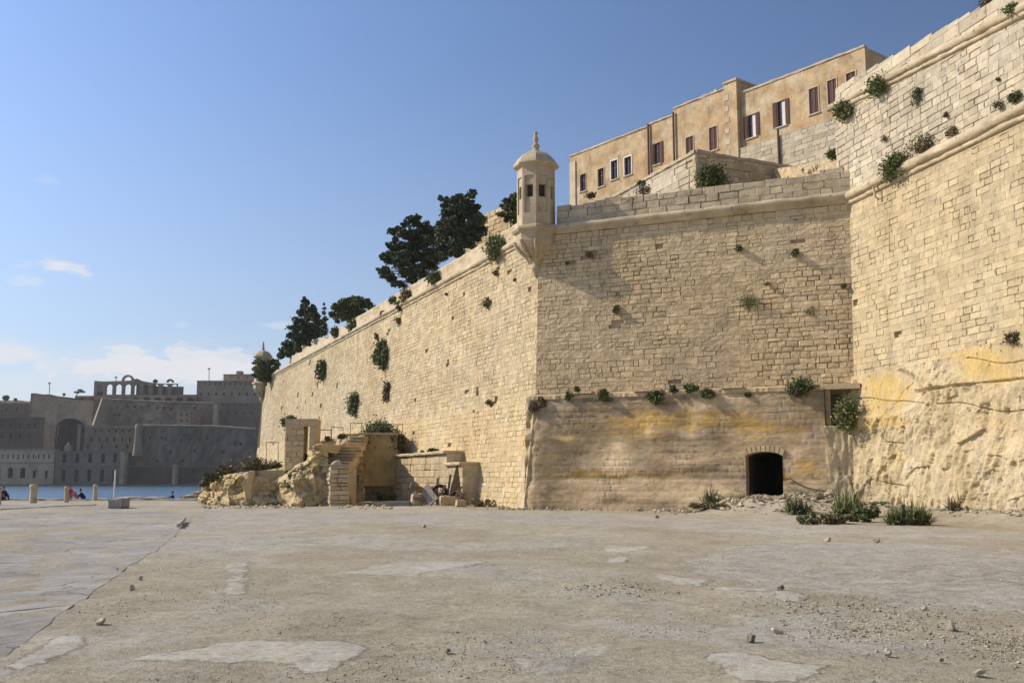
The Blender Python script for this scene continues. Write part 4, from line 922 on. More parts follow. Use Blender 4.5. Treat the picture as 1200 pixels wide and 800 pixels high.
# squared yellow buttress block with the shaded hollow
def px_block(mb, u0, u1, v0, v1, D0, D1, tone=.5, och=0.0, rough=.0, seed=0, n=30, lean=0.0, sink=.2):
    """rough-faced block: front from pixel rectangle at depth D0, going back to D1"""
    a, b = at(u0, (v0 + v1) / 2, D0), at(u1, (v0 + v1) / 2, D0); zt = at((u0 + u1) / 2, v0, D0).z; zb = at((u0 + u1) / 2, v1, D0).z - sink
    H = zt - zb; G, T = [], []
    ring = [(a.x, D1)] + [(a.x, D1 + (D0 - D1) * k / 8) for k in range(1, 9)] + [(a.x + (b.x - a.x) * k / n, D0) for k in range(1, n)] + [(b.x, D0 + (D1 - D0) * k / 8) for k in range(0, 9)]
    for (x, y) in ring:
        G.append([(x + (rough * .5 * fb(y * 1.3, z * 1.3, seed) if x in (a.x, b.x) else 0), y - (rough * fb(x * 1.1, z * 1.4, seed, 4) if y < D1 - .01 else 0) + lean * (z - zb), z) for z in np.linspace(zb, zt, 24)]); T.append([tone + .3 * fb(x * .8, z, seed + 4) for z in np.linspace(zb, zt, 24)])
    mb.grid(G, np.array(T, np.float32), och, True)
    mb.add([(a.x, D0 + lean * H, zt), (b.x, D0 + lean * H, zt), (b.x, D1 + lean * H, zt + .05), (a.x, D1 + lean * H, zt + .05)], [(0, 1, 2, 3)], tone, och)
    return a, b, zb, zt
bt = thing('buttress', 'big square ochre masonry block with bushes on top and a dark undercut hollow', 'buttress', tuple(at(432, 586, 76)))
g = MB(); px_block(g, 398, 465, 508, 566, 75.5, 81, .45, .75, .10, 3); g.build('block', M['rock'], bt)
g = MB(); px_block(g, 403, 463, 565, 588, 76.7, 81, .2, .35, .12, 5); g.build('undercut', M['rock'], bt)
g = MB(); px_block(g, 420, 466, 506.5, 509.5, 75.2, 81, .6, .1, .1, 7, sink=0); g.build('capping', M['rock'], bt)
# pier of stacked stones and the broken stair going up behind it
pr = thing('stone_pier', 'stack of courses forming a square pier at the foot of the broken stair', 'pier', tuple(ground_at(382, 592)))
Pa, Pb = at(368, 592, 61), at(408, 592, 61); Pa.z = Pb.z = -.1
zt = at(385, 546, 61).z
U = Vector((1, 0, 0)); 
for (P0, U_, L_, nn, mt) in ((Vector((Pa.x + .95, 61, -.1)), Vector((1, 0, 0)), Pb.x - Pa.x - .95, Vector((0, -1, 0)), 'mid'), (Vector((Pa.x + .15, 62.7, -.1)), Vector((.8, -1.7, 0)).normalized(), 1.88, Vector((-1.7, -.8, 0)).normalized(), 'lit')):
    ashlar(pr, P0, U_, Z, nn, zt + .1, lambda t: (0, L_), .27, .8, M[mt], nind=30, gap=.05, jit=.04, seed=61, hj=.2)
g = MB(); g.add([(Pa.x + 1.2, 61.25, -.1), (Pb.x - .15, 61.25, -.1), (Pb.x - .15, 61.25, zt - .05), (Pa.x + 1.2, 61.25, zt - .05), (Pb.x - .15, 65, zt - .05), (Pa.x + .6, 65, zt - .05), (Pa.x + .6, 65, -.1), (Pb.x - .15, 65, -.1)], [(0, 1, 2, 3), (3, 2, 4, 5), (5, 6, 0, 3), (1, 7, 4, 2)]); g.build('pier_core', M['core'], pr)
st = thing('broken_stair', 'flight of worn stone steps climbing right behind the pier', 'stair', tuple(ground_at(405, 592)))
nst = 11
for k in range(nst):
    f = k / (nst - 1); u0 = 378 + 38 * f; w = 30 - 14 * f; v = 545 - 36 * f; D = 61.6 + 13.4 * f
    a, b = at(u0, v, D), at(u0 + w, v, D); g = MB()
    zt_, zb_ = a.z, a.z - .42
    j = [random.uniform(-.14, .14) for _ in range(8)]
    V = [(a.x + j[0], D, zb_), (b.x + j[1], D, zb_), (b.x + j[1], D + 1.5, zb_), (a.x + j[0], D + 1.5, zb_), (a.x + j[2], D + j[4] * .5, zt_ + j[3] * .4), (b.x + j[5], D, zt_ + j[6] * .4), (b.x, D + 1.5, zt_), (a.x, D + 1.5, zt_)]
    g.add(V, [(0, 1, 5, 4), (1, 2, 6, 5), (2, 3, 7, 6), (3, 0, 4, 7), (4, 5, 6, 7), (0, 3, 2, 1)], random.random()); g.box(((a.x + b.x) / 2 + j[0], D + .6, zt_ + .02), (b.x - a.x) / 2 + .06, .75, .045, tone=.2 + .4 * random.random()); g.build('step', M['mid' if k % 4 else 'rock'], st)
g = MB(); a, b = at(392, 547, 62), at(428, 510, 75)
g.add([(a.x - .6, 62.3, a.z - 1.7), (a.x + .1, 62.3, a.z - 1.7), (a.x + .1, 62.3, a.z - .5), (a.x - .6, 62.3, a.z - .5), (b.x - .2, 75.6, b.z - .5), (b.x - .9, 75.6, b.z - .5), (b.x - .2, 75.6, b.z - 1.7), (b.x - .9, 75.6, b.z - 1.7)], [(0, 1, 2, 3), (3, 2, 4, 5), (1, 6, 4, 2), (0, 3, 5, 7)]); g.build('stair_core', M['rock'], st)
for (u0, v0, u1, v1, r) in ((392, 541, 404, 548, .12), (398, 545, 399, 556, .08), (388, 546, 398, 540, .14)):
    g = MB(); g.tube([at(u0, v0, 61.6), at((u0 + u1) / 2, (v0 + v1) / 2 - .8, 61.5), at(u1, v1, 61.7)], [r * .8, r, r * .6], 6, .7); g.build('broken_slab', M['pale'], st)
# leaning plank by the pier
pk = MB(); a, b = ground_at(411.5, 592.5), at(404.5, 567, 62.2); d = (b - a).normalized(); pk.box((a + b) / 2, .11, .05, (b - a).length / 2, d.cross(Vector((0, 1, 0))).normalized(), Vector((0, 1, 0)), d)
tag(pk.build('timber_board', M['mid']), 'pale board leaning against the pier at the stair foot', 'board')
# ruined doorway
dw = thing('ruined_doorway', 'freestanding ruined stone doorway with weeds growing on its lintel', 'ruin', tuple(at(345, 548, 64)))
g = MB(); px_block(g, 334, 355, 497, 547, 64, 65.6, .45, .0, .06, 11); g.build('pier_block', M['mid'], dw)
a, b = at(334, 547, 64), at(355, 547, 64)
ashlar(dw, Vector((a.x - .02, 63.93, at(345, 548, 64).z)), Vector((1, 0, 0)), Z, Vector((0, -1, 0)), at(345, 498, 64).z - at(345, 548, 64).z, lambda t: (0, b.x - a.x + .04), .34, .62, M['mid'], nind=30, gap=.025, jit=.012, seed=62)
ashlar(dw, Vector((a.x - .06, 65.6, at(345, 548, 64).z)), Vector((0, -1, 0)), Z, Vector((-1, 0, 0)), at(345, 498, 64).z - at(345, 548, 64).z, lambda t: (0, 1.6), .34, .62, M['lit'], nind=10, gap=.025, jit=.012, seed=63)
g = MB(); px_block(g, 362.5, 370, 494, 524, 64, 65.6, .4, .0, .06, 12); g.build('jamb', M['mid'], dw)
g = MB(); px_block(g, 334, 370, 490.5, 499.5, 63.9, 65.7, .45, .0, .08, 13, sink=0); g.build('lintel', M['mid'], dw)
# low parapet with handrail at the far left, small square post
pw = thing('parapet_wall', 'low shaded retaining parapet on the far rocks beside a small square pillar', 'wall', tuple(at(310, 550, 66)))
g = MB(); px_block(g, 292, 334, 551, 566, 64.2, 72, .35, .1, .10, 14); g.build('wall_block', M['plaster'], pw)
g = MB(); px_block(g, 290, 295, 552, 582, 63.4, 64.6, .55, .1, .05, 15); g.build('pillar', M['mid'], pw)
P0, P1 = at(258, 553, 66), at(332, 541, 66.5)
for q in (0,):
    g = MB(); g.tube([P0 + Z * .0, P1], .035, 6); g.build('handrail', M['iron'], pw)
g = MB(); g.tube([at(257.5, 566, 66), at(257.5, 548, 66)], .06, 6, .8); g.build('post', M['pale'], pw)
def railing(label, pts, D, cat='railing'):
    r = thing('railing', label, cat, tuple(at(pts[0][0], pts[0][2], D)))
    for (u, v0, v1) in pts:
        g = MB(); g.tube([at(u, v1 + 1, D), at(u, v0, D)], .028, 6); g.build('post', M['iron'], r)
    for (p, q) in zip(pts[:-1], pts[1:]):
        g = MB(); g.tube([at(p[0], p[1], D), at(q[0], q[1], D)], .028, 6); g.build('rail', M['iron'], r)
railing('thin rusty handrail frame at the top of the broken stair', [(410.5, 495.5, 511), (424, 495.5, 509)], 75)
railing('lower rusty handrail frame left of the stair top', [(388.5, 500, 514), (402, 501, 513)], 72)
railing('long thin handrail between the ruined doorway and the stair rails', [(372, 503.5, 518), (388, 503.5, 514)], 72)
railing('faint handrail right of the bushes on the ochre block', [(449, 495.5, 503), (466, 497.5, 505), (472, 496.5, 505)], 76.5)
railing('short handrail left of the ruined doorway low on the far rocks', [(312, 518, 545), (326, 518, 543)], 70)
# broken stub wall in front of the talus
sw = thing('stub_wall', 'low sunlit broken wall with a capping ledge in front of the main wall foot', 'wall', tuple(ground_at(510, 590)))
W0 = ground_at(545, 591.5); W1 = Vector((W0.x, W0.y, 0)) + dL * 1; 
# plane parallel to the curtain wall, 1.3 m in front of it
WO = A + nL * .9; WOs = lambda u: (hit(u, 560, WO, nL) - WO).dot(dL)
s_a, s_b, s_c = WOs(542), WOs(523), WOs(462)
zc1, zc2 = (hit(500, 533, WO, nL)).z, (hit(533, 545, WO, nL)).z
def wallpt(s, d, z): return tuple(WO + dL * s + nL * d + Z * z)
for (s0, s1, zz, sd) in ((s_a, s_b, zc2, 64), (s_b, s_c, zc1, 65)):
    ashlar(sw, WO + dL * s0, dL, Z, nL, zz, lambda t: (0, s1 - s0), .45, 1.0, M['lit'], nind=40, gap=.02, jit=.015, seed=sd, toner=.6)
    g = MB(); g.add([wallpt(s0, -.3, 0), wallpt(s1, -.3, 0), wallpt(s1, -.3, zz), wallpt(s0, -.3, zz), wallpt(s1, -1.4, zz), wallpt(s0, -1.4, zz), wallpt(s0, -1.4, 0), wallpt(s1, -1.4, 0)], [(0, 1, 2, 3), (3, 2, 4, 5), (0, 3, 5, 6), (1, 7, 4, 2)]); g.build('wall_core', M['lit'], sw)
    g = MB(); sweep(g, [(-1.4, .03), (-1.4, .2), (.2, .2), (.24, .12), (.22, .02), (.0, 0)], [wallpt(s0 + (s1 - s0) * k / 8, 0, zz) for k in range(9)], [nL] * 9, rough=.06, n_sub=3, smooth=False); g.build('capping', M['trim'], sw)
# sloping end buttress of the stub wall
g = MB(); pA, pB = Vector(wallpt(s_c + .02, .0, 0)), Vector(wallpt(s_c + .02, -1.4, 0))
q = Vector(wallpt(s_c + .02, 0, zc1)); q2 = Vector(wallpt(s_c + .02, -1.4, zc1)); e1 = q + dL * 2.2; e1.z = 0
g.add([tuple(pA - dL * .5), tuple(e1), tuple(q), tuple(q2), tuple(Vector((e1.x, e1.y, 0)) - nL * 1.4)], [(0, 1, 2), (1, 4, 3, 2)], .4); g.build('end_slope', M['lit'], sw)
# heap of broken things
junk = []
def jitterbox(name, c, hs_, rot, mat, label, cat, group=None, cham=0):
    R = Matrix.Rotation(rot[2], 3, 'Z') @ Matrix.Rotation(rot[1], 3, 'Y') @ Matrix.Rotation(rot[0], 3, 'X')
    bm = bpy.data.meshes.new(name); import bmesh; b = bmesh.new(); bmesh.ops.create_cube(b, size=2); bmesh.ops.bevel(b, geom=b.edges[:], offset=.18, segments=2, affect='EDGES')
    rg = random.Random(sum(map(ord, label)) % 999)
    bmesh.ops.subdivide_edges(b, edges=b.edges[:], cuts=1)
    for v in b.verts:
        v.co += Vector((nz(v.co.x * 1.5, v.co.y * 1.5, v.co.z * 1.5 + rg.random() * 9), nz(v.co.y * 1.4, v.co.z, v.co.x + 5), nz(v.co.z * 1.6, v.co.x, v.co.y + 8))) * .28
        v.co = Vector((v.co.x * hs_[0], v.co.y * hs_[1], v.co.z * hs_[2]))
    b.to_mesh(bm); b.free(); bm.materials.append(M[mat])
    at_ = bm.attributes.new('tone', 'FLOAT', 'POINT'); tv = rg.random(); at_.data.foreach_set('value', [tv] * len(bm.vertices))
    at_ = bm.attributes.new('och', 'FLOAT', 'POINT')
    o = bpy.data.objects.new(name, bm); COL.objects.link(o); o.matrix_basis = Matrix.Translation(c) @ R.to_4x4()
    return tag(o, label, cat, group)
def gz(u, v, z): p = ground_at(u, v); p.z = z; return p
jb = lambda u, v, z, hs_, rot, mat, label, cat, nm='broken_block': jitterbox(nm, gz(u, v, z), hs_, rot, mat, label, cat)
jb(488.5, 592.5, .35, (.36, .3, .38), (0, .1, .3), 'pale', 'pale square stone block left in the junk heap', 'stone block')
jb(525, 593, .28, (.55, .4, .32), (0, .05, .4), 'mid', 'low rounded brown lump in the middle of the junk heap', 'stone block')
jb(543, 592, .3, (.35, .3, .3), (0, .3, 1.), 'trim', 'dull stone at the right end of the junk heap', 'stone block')
jb(462, 592.5, .12, (1.1, .5, .16), (0, 0, .1), 'pale', 'flat pale slab lying left of the junk heap', 'stone slab')
jb(446, 593, .1, (.5, .3, .13), (0, .1, .5), 'mid', 'small flat brown slab further left of the heap', 'stone slab')
jb(540, 594, .22, (.3, .2, .2), (0, .1, .5), 'mid', 'little brown stone in front of the junk heap right end', 'stone block')
def beam(u0, v0, D0, u1, v1, D1, w, th, mat, label, cat='timber', nm='timber_beam'):
    a, b = at(u0, v0, D0), at(u1, v1, D1); d = (b - a).normalized(); s_ = d.cross(Vector((0, 1, .2))).normalized(); f_ = s_.cross(d)
    g = MB(); L = (b - a).length; n = 8; ring = []
    for k in range(n + 1):
        c = a + d * (L * k / n); ww = w * (1 + .15 * nz(k * .9, u0, 1)); 
        ring.append([tuple(c + s_ * ww * i + f_ * th * j) for i, j in ((-1, -1), (1, -1), (1, 1), (-1, 1), (-1, -1))])
    g.grid(ring, .5, 0, False); g.add([ring[0][i] for i in range(4)], [(0, 1, 2, 3)]); g.add([ring[-1][i] for i in range(4)], [(3, 2, 1, 0)])
    return tag(g.build(nm, M[mat]), label, cat)
beam(530, 588, 62.5, 540, 547, 63.2, .30, .10, 'wood', 'broad brown beam leaning upright at the right of the junk heap')
beam(481, 568, 62, 503, 578, 62.3, .16, .12, 'wood', 'thick broken post jutting left out of the junk heap')
beam(497, 571, 62.2, 509, 588, 61.6, .34, .07, 'greywood', 'grey ribbed panel lying tilted in the junk heap', 'panel', 'ribbed_panel')
beam(513, 560, 63.5, 512, 584, 63, .07, .06, 'iron', 'thin leaning stake behind the grey panel')
beam(528, 556, 63.6, 524, 584, 63, .07, .06, 'iron', 'twisted thin stake left of the upright brown beam')
beam(484, 583, 62, 540, 586, 62, .12, .10, 'wood', 'dark low timber lying across the junk heap')
beam(536, 574, 62, 546, 590, 61.7, .13, .10, 'wood', 'short dark timber propped under the upright beam')
beam(572, 594, 59, 579, 586, 60, .05, .04, 'wood', 'small stick frame at the foot of the main wall')
for i, (u0, v0, u1, v1, w_, lab) in enumerate(((486, 576, 498, 590, .09, 'dark splintered stick at the left of the junk heap'), (506, 570, 520, 590, .07, 'thin dark stick crossing behind the grey panel'), (522, 568, 512, 590, .08, 'dark stick leaning left over the tyres'), (541, 570, 530, 588, .07, 'thin stick crossing in front of the upright beam'), (500, 588, 530, 582, .08, 'dark stick lying low across the tyres'), (545, 578, 534, 591, .08, 'short dark stick at the right end of the heap'))):
    beam(u0, v0, 62.4 - .1 * i, u1, v1, 61.8 - .06 * i, w_, .05, 'wood', lab, 'stick', 'broken_stick')
# old wheels / coils
for (u, v, r, lab) in ((515, 577, .42, 'dark worn tyre standing behind the grey panel'), (519, 585, .34, 'smaller dark tyre lying against the larger tyre'), (535, 583, .36, 'dark tyre beside the upright brown beam')):
    p = at(u, v, 62.2); root = thing('old_tyre', lab, 'tyre', tuple(p)); g = MB(); G = []
    for i in range(21):
        a = 2 * math.pi * i / 20; e = Vector((math.cos(a), .5 * math.sin(a) * (1 if r < .4 else .2), math.sin(a))); G.append([tuple(p + e * (r + .11 * math.cos(b)) + Vector((0, .1 * math.sin(b), 0))) for b in np.linspace(0, 2 * math.pi, 9)])
    g.grid(G); g.build('tread', M['hair'], root)
    g = MB(); g.lathe((p.x, p.y, p.z), [(r * .25, -.03), (r * .3, 0), (r * .25, .03)], 10); g.build('hub', M['pipe'], root)
    for k in range(5):
        a = 2 * math.pi * k / 5; e = Vector((math.cos(a), .5 * math.sin(a) * (1 if r < .4 else .2), math.sin(a))); g = MB(); g.tube([p + e * r * .2, p + e * r * .95], .025, 5); g.build('spoke', M['pipe'], root)
# ================================================================ far city across the harbour
ZW = -1.6
Nf = Vector((0, -1, 0)); Ux = Vector((1, 0, 0))
def fbox(name, label, cat, u0, u1, vt, vb, D, depth, mat='far', wins=(), arches=(), taper=0, string=(), crenel=False, batter=0.0, pane='dark', reveal=1.2, lit_edge=False):
    """building seen from the quay: pixel rectangle at distance D, real depth behind it"""
    a, b = at(u0, vt, D), at(u1, vt, D); zt = a.z; zb = at(u0, vb, D).z if vb < 567 else ZW - .5
    root = thing(name, label, cat, ((a.x + b.x) / 2, D, max(zb, ZW))); L = b.x - a.x; O = Vector((a.x, D, zb)); H = zt - zb
    fs = lambda u: at(u, vt, D).x - a.x; fz = lambda v: at(u0, v, D).z - zb
    holes = [(fs(w[0]), fs(w[1]), fz(w[3]), fz(w[2])) for w in wins]
    tb_ = random.random(); g = MB(); facade(g, O, Ux, Z, Nf, L, H, holes, reveal=reveal, tone=tb_)
    k = batter * H
    x0, x1, y1 = a.x, b.x, D + depth
    g.add([(x0, D, zb), (x0 - 0, y1, zb), (x0, y1, zt), (x0, D, zt), (x1, D, zb), (x1, y1, zb), (x1, y1, zt), (x1, D, zt)], [(0, 3, 2, 1), (4, 5, 6, 7), (3, 7, 6, 2)])
    if batter: g.add([(x0 - k, D, zb), (x0, D, zt), (x0, y1, zt), (x0 - k, y1, zb)], [(0, 1, 2, 3)]); g.add([(x0 - k, D, zb), (x0, D, zb), (x0, D, zt)], [(0, 1, 2)])
    g.build('wall', M[mat], root)
    for w, h in zip(wins, holes):
        s0, s1, z0, z1 = h; g = MB(); rr = reveal - .05
        g.add([tuple(O + Ux * s0 + Z * z0 - Nf * rr), tuple(O + Ux * s1 + Z * z0 - Nf * rr), tuple(O + Ux * s1 + Z * z1 - Nf * rr), tuple(O + Ux * s0 + Z * z1 - Nf * rr)], [(0, 1, 2, 3)])
        g.box(O + Ux * (s0 + s1) / 2 + Z * (z0 + z1) / 2 - Nf * (rr - .1), .08, .05, (z1 - z0) / 2)
        if len(w) > 4:   # round head
            m, r = (s0 + s1) / 2, (s1 - s0) / 2
            arc = [(m - r * math.cos(t_), z1 + r * math.sin(t_) * .9) for t_ in np.linspace(0, math.pi, 9)]
            g.add([tuple(O + Ux * x + Z * z + Nf * .06) for x, z in arc], [list(range(9))[::-1]])
        g.build('window', M['glass' if pane == 'glass' else 'dark'], root)
    for v in string:
        g = MB(); g.box(Vector(((x0 + x1) / 2, D - .25, at(u0, v, D).z)), L / 2, .3, .35); g.build('cornice', M[mat], root)
    return root
def W(us, w, v0, v1, arch=False): return [((u - w / 2), (u + w / 2), v0, v1) + ((1,) if arch else ()) for u in us]
# shore quay and hill mass behind
q = MB(); q.prism([(-520, 516), (-60, 516), (-60, 900), (-520, 900)], ZW - 3, -.6); kindof(q.build('far_shore', M['fardark']), 'structure')
hp = []
for (u, v) in ((-260, 480), (-160, 470), (-80, 474), (-20, 466), (10, 466), (34, 467), (50, 466), (110, 470), (180, 470), (300, 470), (420, 480)): hp.append((at(u, v, 640).x, at(u, v, 640).z))
g = MB(); G = []
xs = np.linspace(hp[0][0], hp[-1][0], 90)
for x in xs:
    z = np.interp(x, [p[0] for p in hp], [p[1] for p in hp]); G.append([(x, 600, -2), (x + 2 * nz(x * .1, 0, 0), 612 + 5 * nz(x * .05, 1, 0), z * .55), (x, 640, z * (.97 + .03 * nz(x * .08, 2, 2))), (x, 720, z * .98), (x, 850, z * .6)])
g.grid(G, np.random.rand(90, 5).astype(np.float32)); kindof(g.build('hill', M['fardark']), 'structure')
# high walls at left with the great arch
def big_arch_wall():
    D = 575; a, b = at(34, 466, D), at(108, 466, D); zb = -.6
    root = thing('cliff_bastion', 'far tall bastion with one huge dark arched cavern in it', 'bastion', ((a.x + b.x) / 2, D, zb)); g = MB()
    al, ar = at(66, 500, D).x, at(98, 500, D).x; zs, zc, zf = at(0, 502, D).z, at(0, 490, D).z, at(0, 527, D).z
    top = lambda x: np.interp(x, [at(u, 0, D).x for u in (34, 57, 84, 100, 110)], [at(0, v, D).z for v in (461, 460, 461, 465, 468)]) + .6 * nz(x * .2, 0, 1)
    cols = list(np.linspace(a.x, al, 14)) + list(np.linspace(al, ar, 18))[1:] + list(np.linspace(ar, b.x, 12))[1:]
    G = []; T = []
    for x in cols:
        r = []
        inside = al - .01 <= x <= ar + .01; m = (al + ar) / 2; q_ = max(0, 1 - ((x - m) / ((ar - al) / 2)) ** 2) ** .5
        lo = zs - (1 - q_) * 0 + (zc - zs) * q_ if inside else zs
        if inside: lo = zf + (zs - zf) * min(1, q_ * 3 + .0) + (zc - zs) * q_
        else: lo = zb
        for f in np.linspace(0, 1, 16): z = lo + (top(x) - lo) * f; r.append((x, D + .06 * z + 1.2 * fb(x * .06, z * .08, 3), z))
        G.append(r); T.append([.5 + .4 * nz(x * .1, 3, k * .5) for k in range(16)])
    na = 14; G1 = G[:na]; G2 = G[na - 1:na - 1 + 18]; G3 = G[na - 1 + 17:]
    G1b = G1[:-1] + [[(al, D + .06 * z, z) for z in np.linspace(zb, top(al), 16)]]; G3b = [[(ar, D + .06 * z, z) for z in np.linspace(zb, top(ar), 16)]] + G3[1:]
    g.grid(G1b, .75, .25); g.grid(G2, .8, .25); g.grid(G3b, .8, .2)
    g.add([(a.x, D, zb), (a.x, D + 40, zb), (a.x, D + 40, top(a.x)), (a.x, D + 2, top(a.x)), (b.x, D, zb), (b.x, D + 40, zb), (b.x, D + 40, top(b.x)), (b.x, D + 2, top(b.x))], [(0, 3, 2, 1), (4, 5, 6, 7), (3, 7, 6, 2)])
    g.build('wall', M['far'], root)
    c = MB(); arc = [(al, zb)] + [(m_, lo_) for m_, lo_ in ((x, zs + (zc - zs) * max(0, 1 - ((x - (al + ar) / 2) / ((ar - al) / 2)) ** 2) ** .5) for x in np.linspace(al, ar, 16))] + [(ar, zb)]
    c.grid([[(x, D + d, z) for d in (-.3, 9, 18)] for x, z in arc], .0); c.poly([(x, D + 18, z) for x, z in arc], .0); c.build('cavern', M['innershade'], root)  # the cavern's deep shade is painted into its colour
    pl = MB(); x = at(92.5, 500, D).x; pl.box((x, D + 1.5, (at(0, 497, D).z + zb) / 2), .9, .9, (at(0, 497, D).z - zb) / 2); pl.build('buttress', M['far'], root)
big_arch_wall()
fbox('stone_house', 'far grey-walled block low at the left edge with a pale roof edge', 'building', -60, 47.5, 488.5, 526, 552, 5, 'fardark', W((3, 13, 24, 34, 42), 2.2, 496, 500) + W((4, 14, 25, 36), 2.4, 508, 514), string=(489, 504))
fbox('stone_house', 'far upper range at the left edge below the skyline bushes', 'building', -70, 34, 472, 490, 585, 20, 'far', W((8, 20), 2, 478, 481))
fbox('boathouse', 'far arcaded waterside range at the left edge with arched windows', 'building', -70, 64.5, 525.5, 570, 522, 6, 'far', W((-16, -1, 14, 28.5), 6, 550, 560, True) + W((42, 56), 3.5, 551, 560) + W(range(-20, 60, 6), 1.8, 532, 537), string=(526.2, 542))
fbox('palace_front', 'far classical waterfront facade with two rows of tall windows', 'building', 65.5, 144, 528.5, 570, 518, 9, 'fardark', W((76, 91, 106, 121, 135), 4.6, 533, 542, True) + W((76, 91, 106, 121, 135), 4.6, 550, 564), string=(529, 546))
r = bpy.data.objects[-1] if False else None
for k in range(12):
    pass
g = thing('statue_pedestal', 'tiny stone parapet ornament above the far classical waterfront', 'ornament', tuple(at(80, 528, 518))); q = MB()
q.box(at(80, 525, 518) , 1.6, 1.2, 1.4); q.build('pedestal', M['far'], g); q = MB(); q.lathe(tuple(at(80, 522.5, 518)), [(.9, 0), (1.0, .6), (.5, 1.4), (.3, 2.)], 8); q.build('urn', M['far'], g)
fbox('stone_house', 'far row of terraced buildings behind the classical waterfront', 'building', 100, 167, 498, 530, 546, 22, 'far', W(range(112, 165, 8), 2.2, 503, 506) + W(range(108, 165, 9), 2.4, 512, 517) + W((104, 121, 138, 150), 2.4, 521, 525), string=(500,))
# great upper curtain below the arcade
def fwall(name, label, pts_top, D, zb_v, depth, mat, batter=.12, cornice=True, cat='bastion', leftlit=True):
    a = at(pts_top[0][0], pts_top[0][1], D); b = at(pts_top[-1][0], pts_top[-1][1], D); zb = at(0, zb_v, D).z if zb_v < 567 else ZW - .5
    root = thing(name, label, cat, ((a.x + b.x) / 2, D, max(zb, ZW))); g = MB(); G = []; n = 40
    for i in range(n + 1):
        u = pts_top[0][0] + (pts_top[-1][0] - pts_top[0][0]) * i / n; v = outline_h(pts_top, u); p = at(u, v, D); H = p.z - zb
        k = batter * H * (1 if i == 0 else 0)
        G.append([(p.x - batter * H * (1 - f) * (1 if i == 0 else max(0, 1 - i / 2)), D - batter * H * (1 - f), zb + H * f) for f in np.linspace(0, 1, 12)] + [(p.x, D + depth, p.z)])
    g.grid(G, np.random.rand(n + 1, 13).astype(np.float32) * .7, .05, False)
    p = at(*pts_top[0], D); H = p.z - zb
    g.add([(p.x - batter * H, D - batter * H, zb), (p.x, D, p.z), (p.x, D + depth, p.z), (p.x - batter * H, D + depth, zb)], [(0, 1, 2, 3)], .8)
    p = at(*pts_top[-1], D); g.add([(p.x, D - batter * H, zb), (p.x, D, p.z), (p.x, D + depth, p.z), (p.x, D + depth, zb)], [(3, 2, 1, 0)], .5)
    g.build('wall', M[mat], root)
    if cornice:
        c = MB(); P = [at(u, v + 1.0, D) for u, v in pts_top]
        sweep(c, [(0, .7), (.7, .5), (.8, 0), (.5, -.5), (0, -.6)], [tuple(p_) for p_ in P], [Nf] * len(P), rough=.1, n_sub=6); c.build('cordon', M['far'], root)
    return root
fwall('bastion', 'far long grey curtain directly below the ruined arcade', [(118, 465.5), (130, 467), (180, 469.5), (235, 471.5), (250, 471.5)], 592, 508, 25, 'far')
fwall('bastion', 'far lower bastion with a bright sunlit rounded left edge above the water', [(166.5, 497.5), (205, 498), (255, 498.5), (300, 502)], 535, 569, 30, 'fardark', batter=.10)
FW = [o for o in bpy.data.objects if o.parent is None and o.name.startswith('bastion') and o.type == 'EMPTY']
def openings(root, D, pts, w=1.0, h=1.3, batter=.12, vt=466, vb=508):
    zt_ = at(0, vt, D).z; zb_ = at(0, vb, D).z if vb < 567 else ZW - .5
    for (u, v) in pts:
        p = at(u, v, D); y_ = D - batter * (zt_ - p.z) * 1.0; p = at(u, v, y_ - .05); g = MB()
        g.box((p.x, y_ + .2, p.z), w * .5, .35, h * .5); g.build('window', M['dark'], root)
        g = MB(); g.box((p.x, y_ - .1, p.z - h * .5 - .15), w * .7, .25, .12); g.build('sill', M['far'], root)
openings(FW[0], 592, [(150, 476), (158, 476.5), (166, 477), (174, 476), (184, 478), (192, 478), (200, 479), (140, 486), (228, 478), (236, 478)], 1.1, 1.4)
openings(FW[1], 535, [(176, 513), (190, 513), (194, 514), (212, 516), (222, 514), (234, 515), (243, 513), (256, 516), (228, 528), (200, 530), (214, 540), (184, 540), (262, 530), (275, 520), (282, 520)], 1.2, 1.7, .10, 498, 569)
for (u0, u1, vt_, vb_, lab) in ((144, 149, 530, 568, 'far narrow dark buttress at the right end of the classical waterfront'), (252, 257, 474, 500, 'far vertical buttress under the right-hand block'), (205, 208, 545, 568, 'far short buttress dividing the waterside foundation wall'), (122, 126, 498, 530, 'far thin pier between the cavern and the terraced row')):
    D_ = 520 if vb_ > 540 else 570; a, b = at(u0, vt_, D_), at(u1, vt_, D_); root = thing('buttress', lab, 'buttress', ((a.x + b.x) / 2, D_, ZW)); zb_ = ZW if vb_ > 540 else at(0, vb_, D_).z
    g = MB(); g.box(((a.x + b.x) / 2, D_ - 1, (a.z + zb_) / 2), (b.x - a.x) / 2, 2.2, (a.z - zb_) / 2, tone=.8); g.build('shaft', M['far'], root); g = MB(); g.box(((a.x + b.x) / 2, D_ - 1, a.z + .3), (b.x - a.x) / 2 + .3, 2.5, .3); g.build('cap', M['far'], root)
# sunlit slanting edge of the upper curtain, its sunlight painted into the stone colour
se = thing('bastion_edge', 'far thin sunlit slanting edge at the left end of the upper grey curtain', 'wall', tuple(at(112, 497, 568))); g = MB()
a, b = at(118.5, 467, 574), at(107, 499, 566); g.add([tuple(a), tuple(b), (b.x + 2.2, b.y - 2.5, b.z), (a.x + 1.4, a.y - 1.5, a.z), (a.x + 3, a.y + 8, a.z), (b.x + 5, b.y + 8, b.z)], [(0, 3, 2, 1), (3, 4, 5, 2)], .8); g.build('edge', M['farlit'], se)
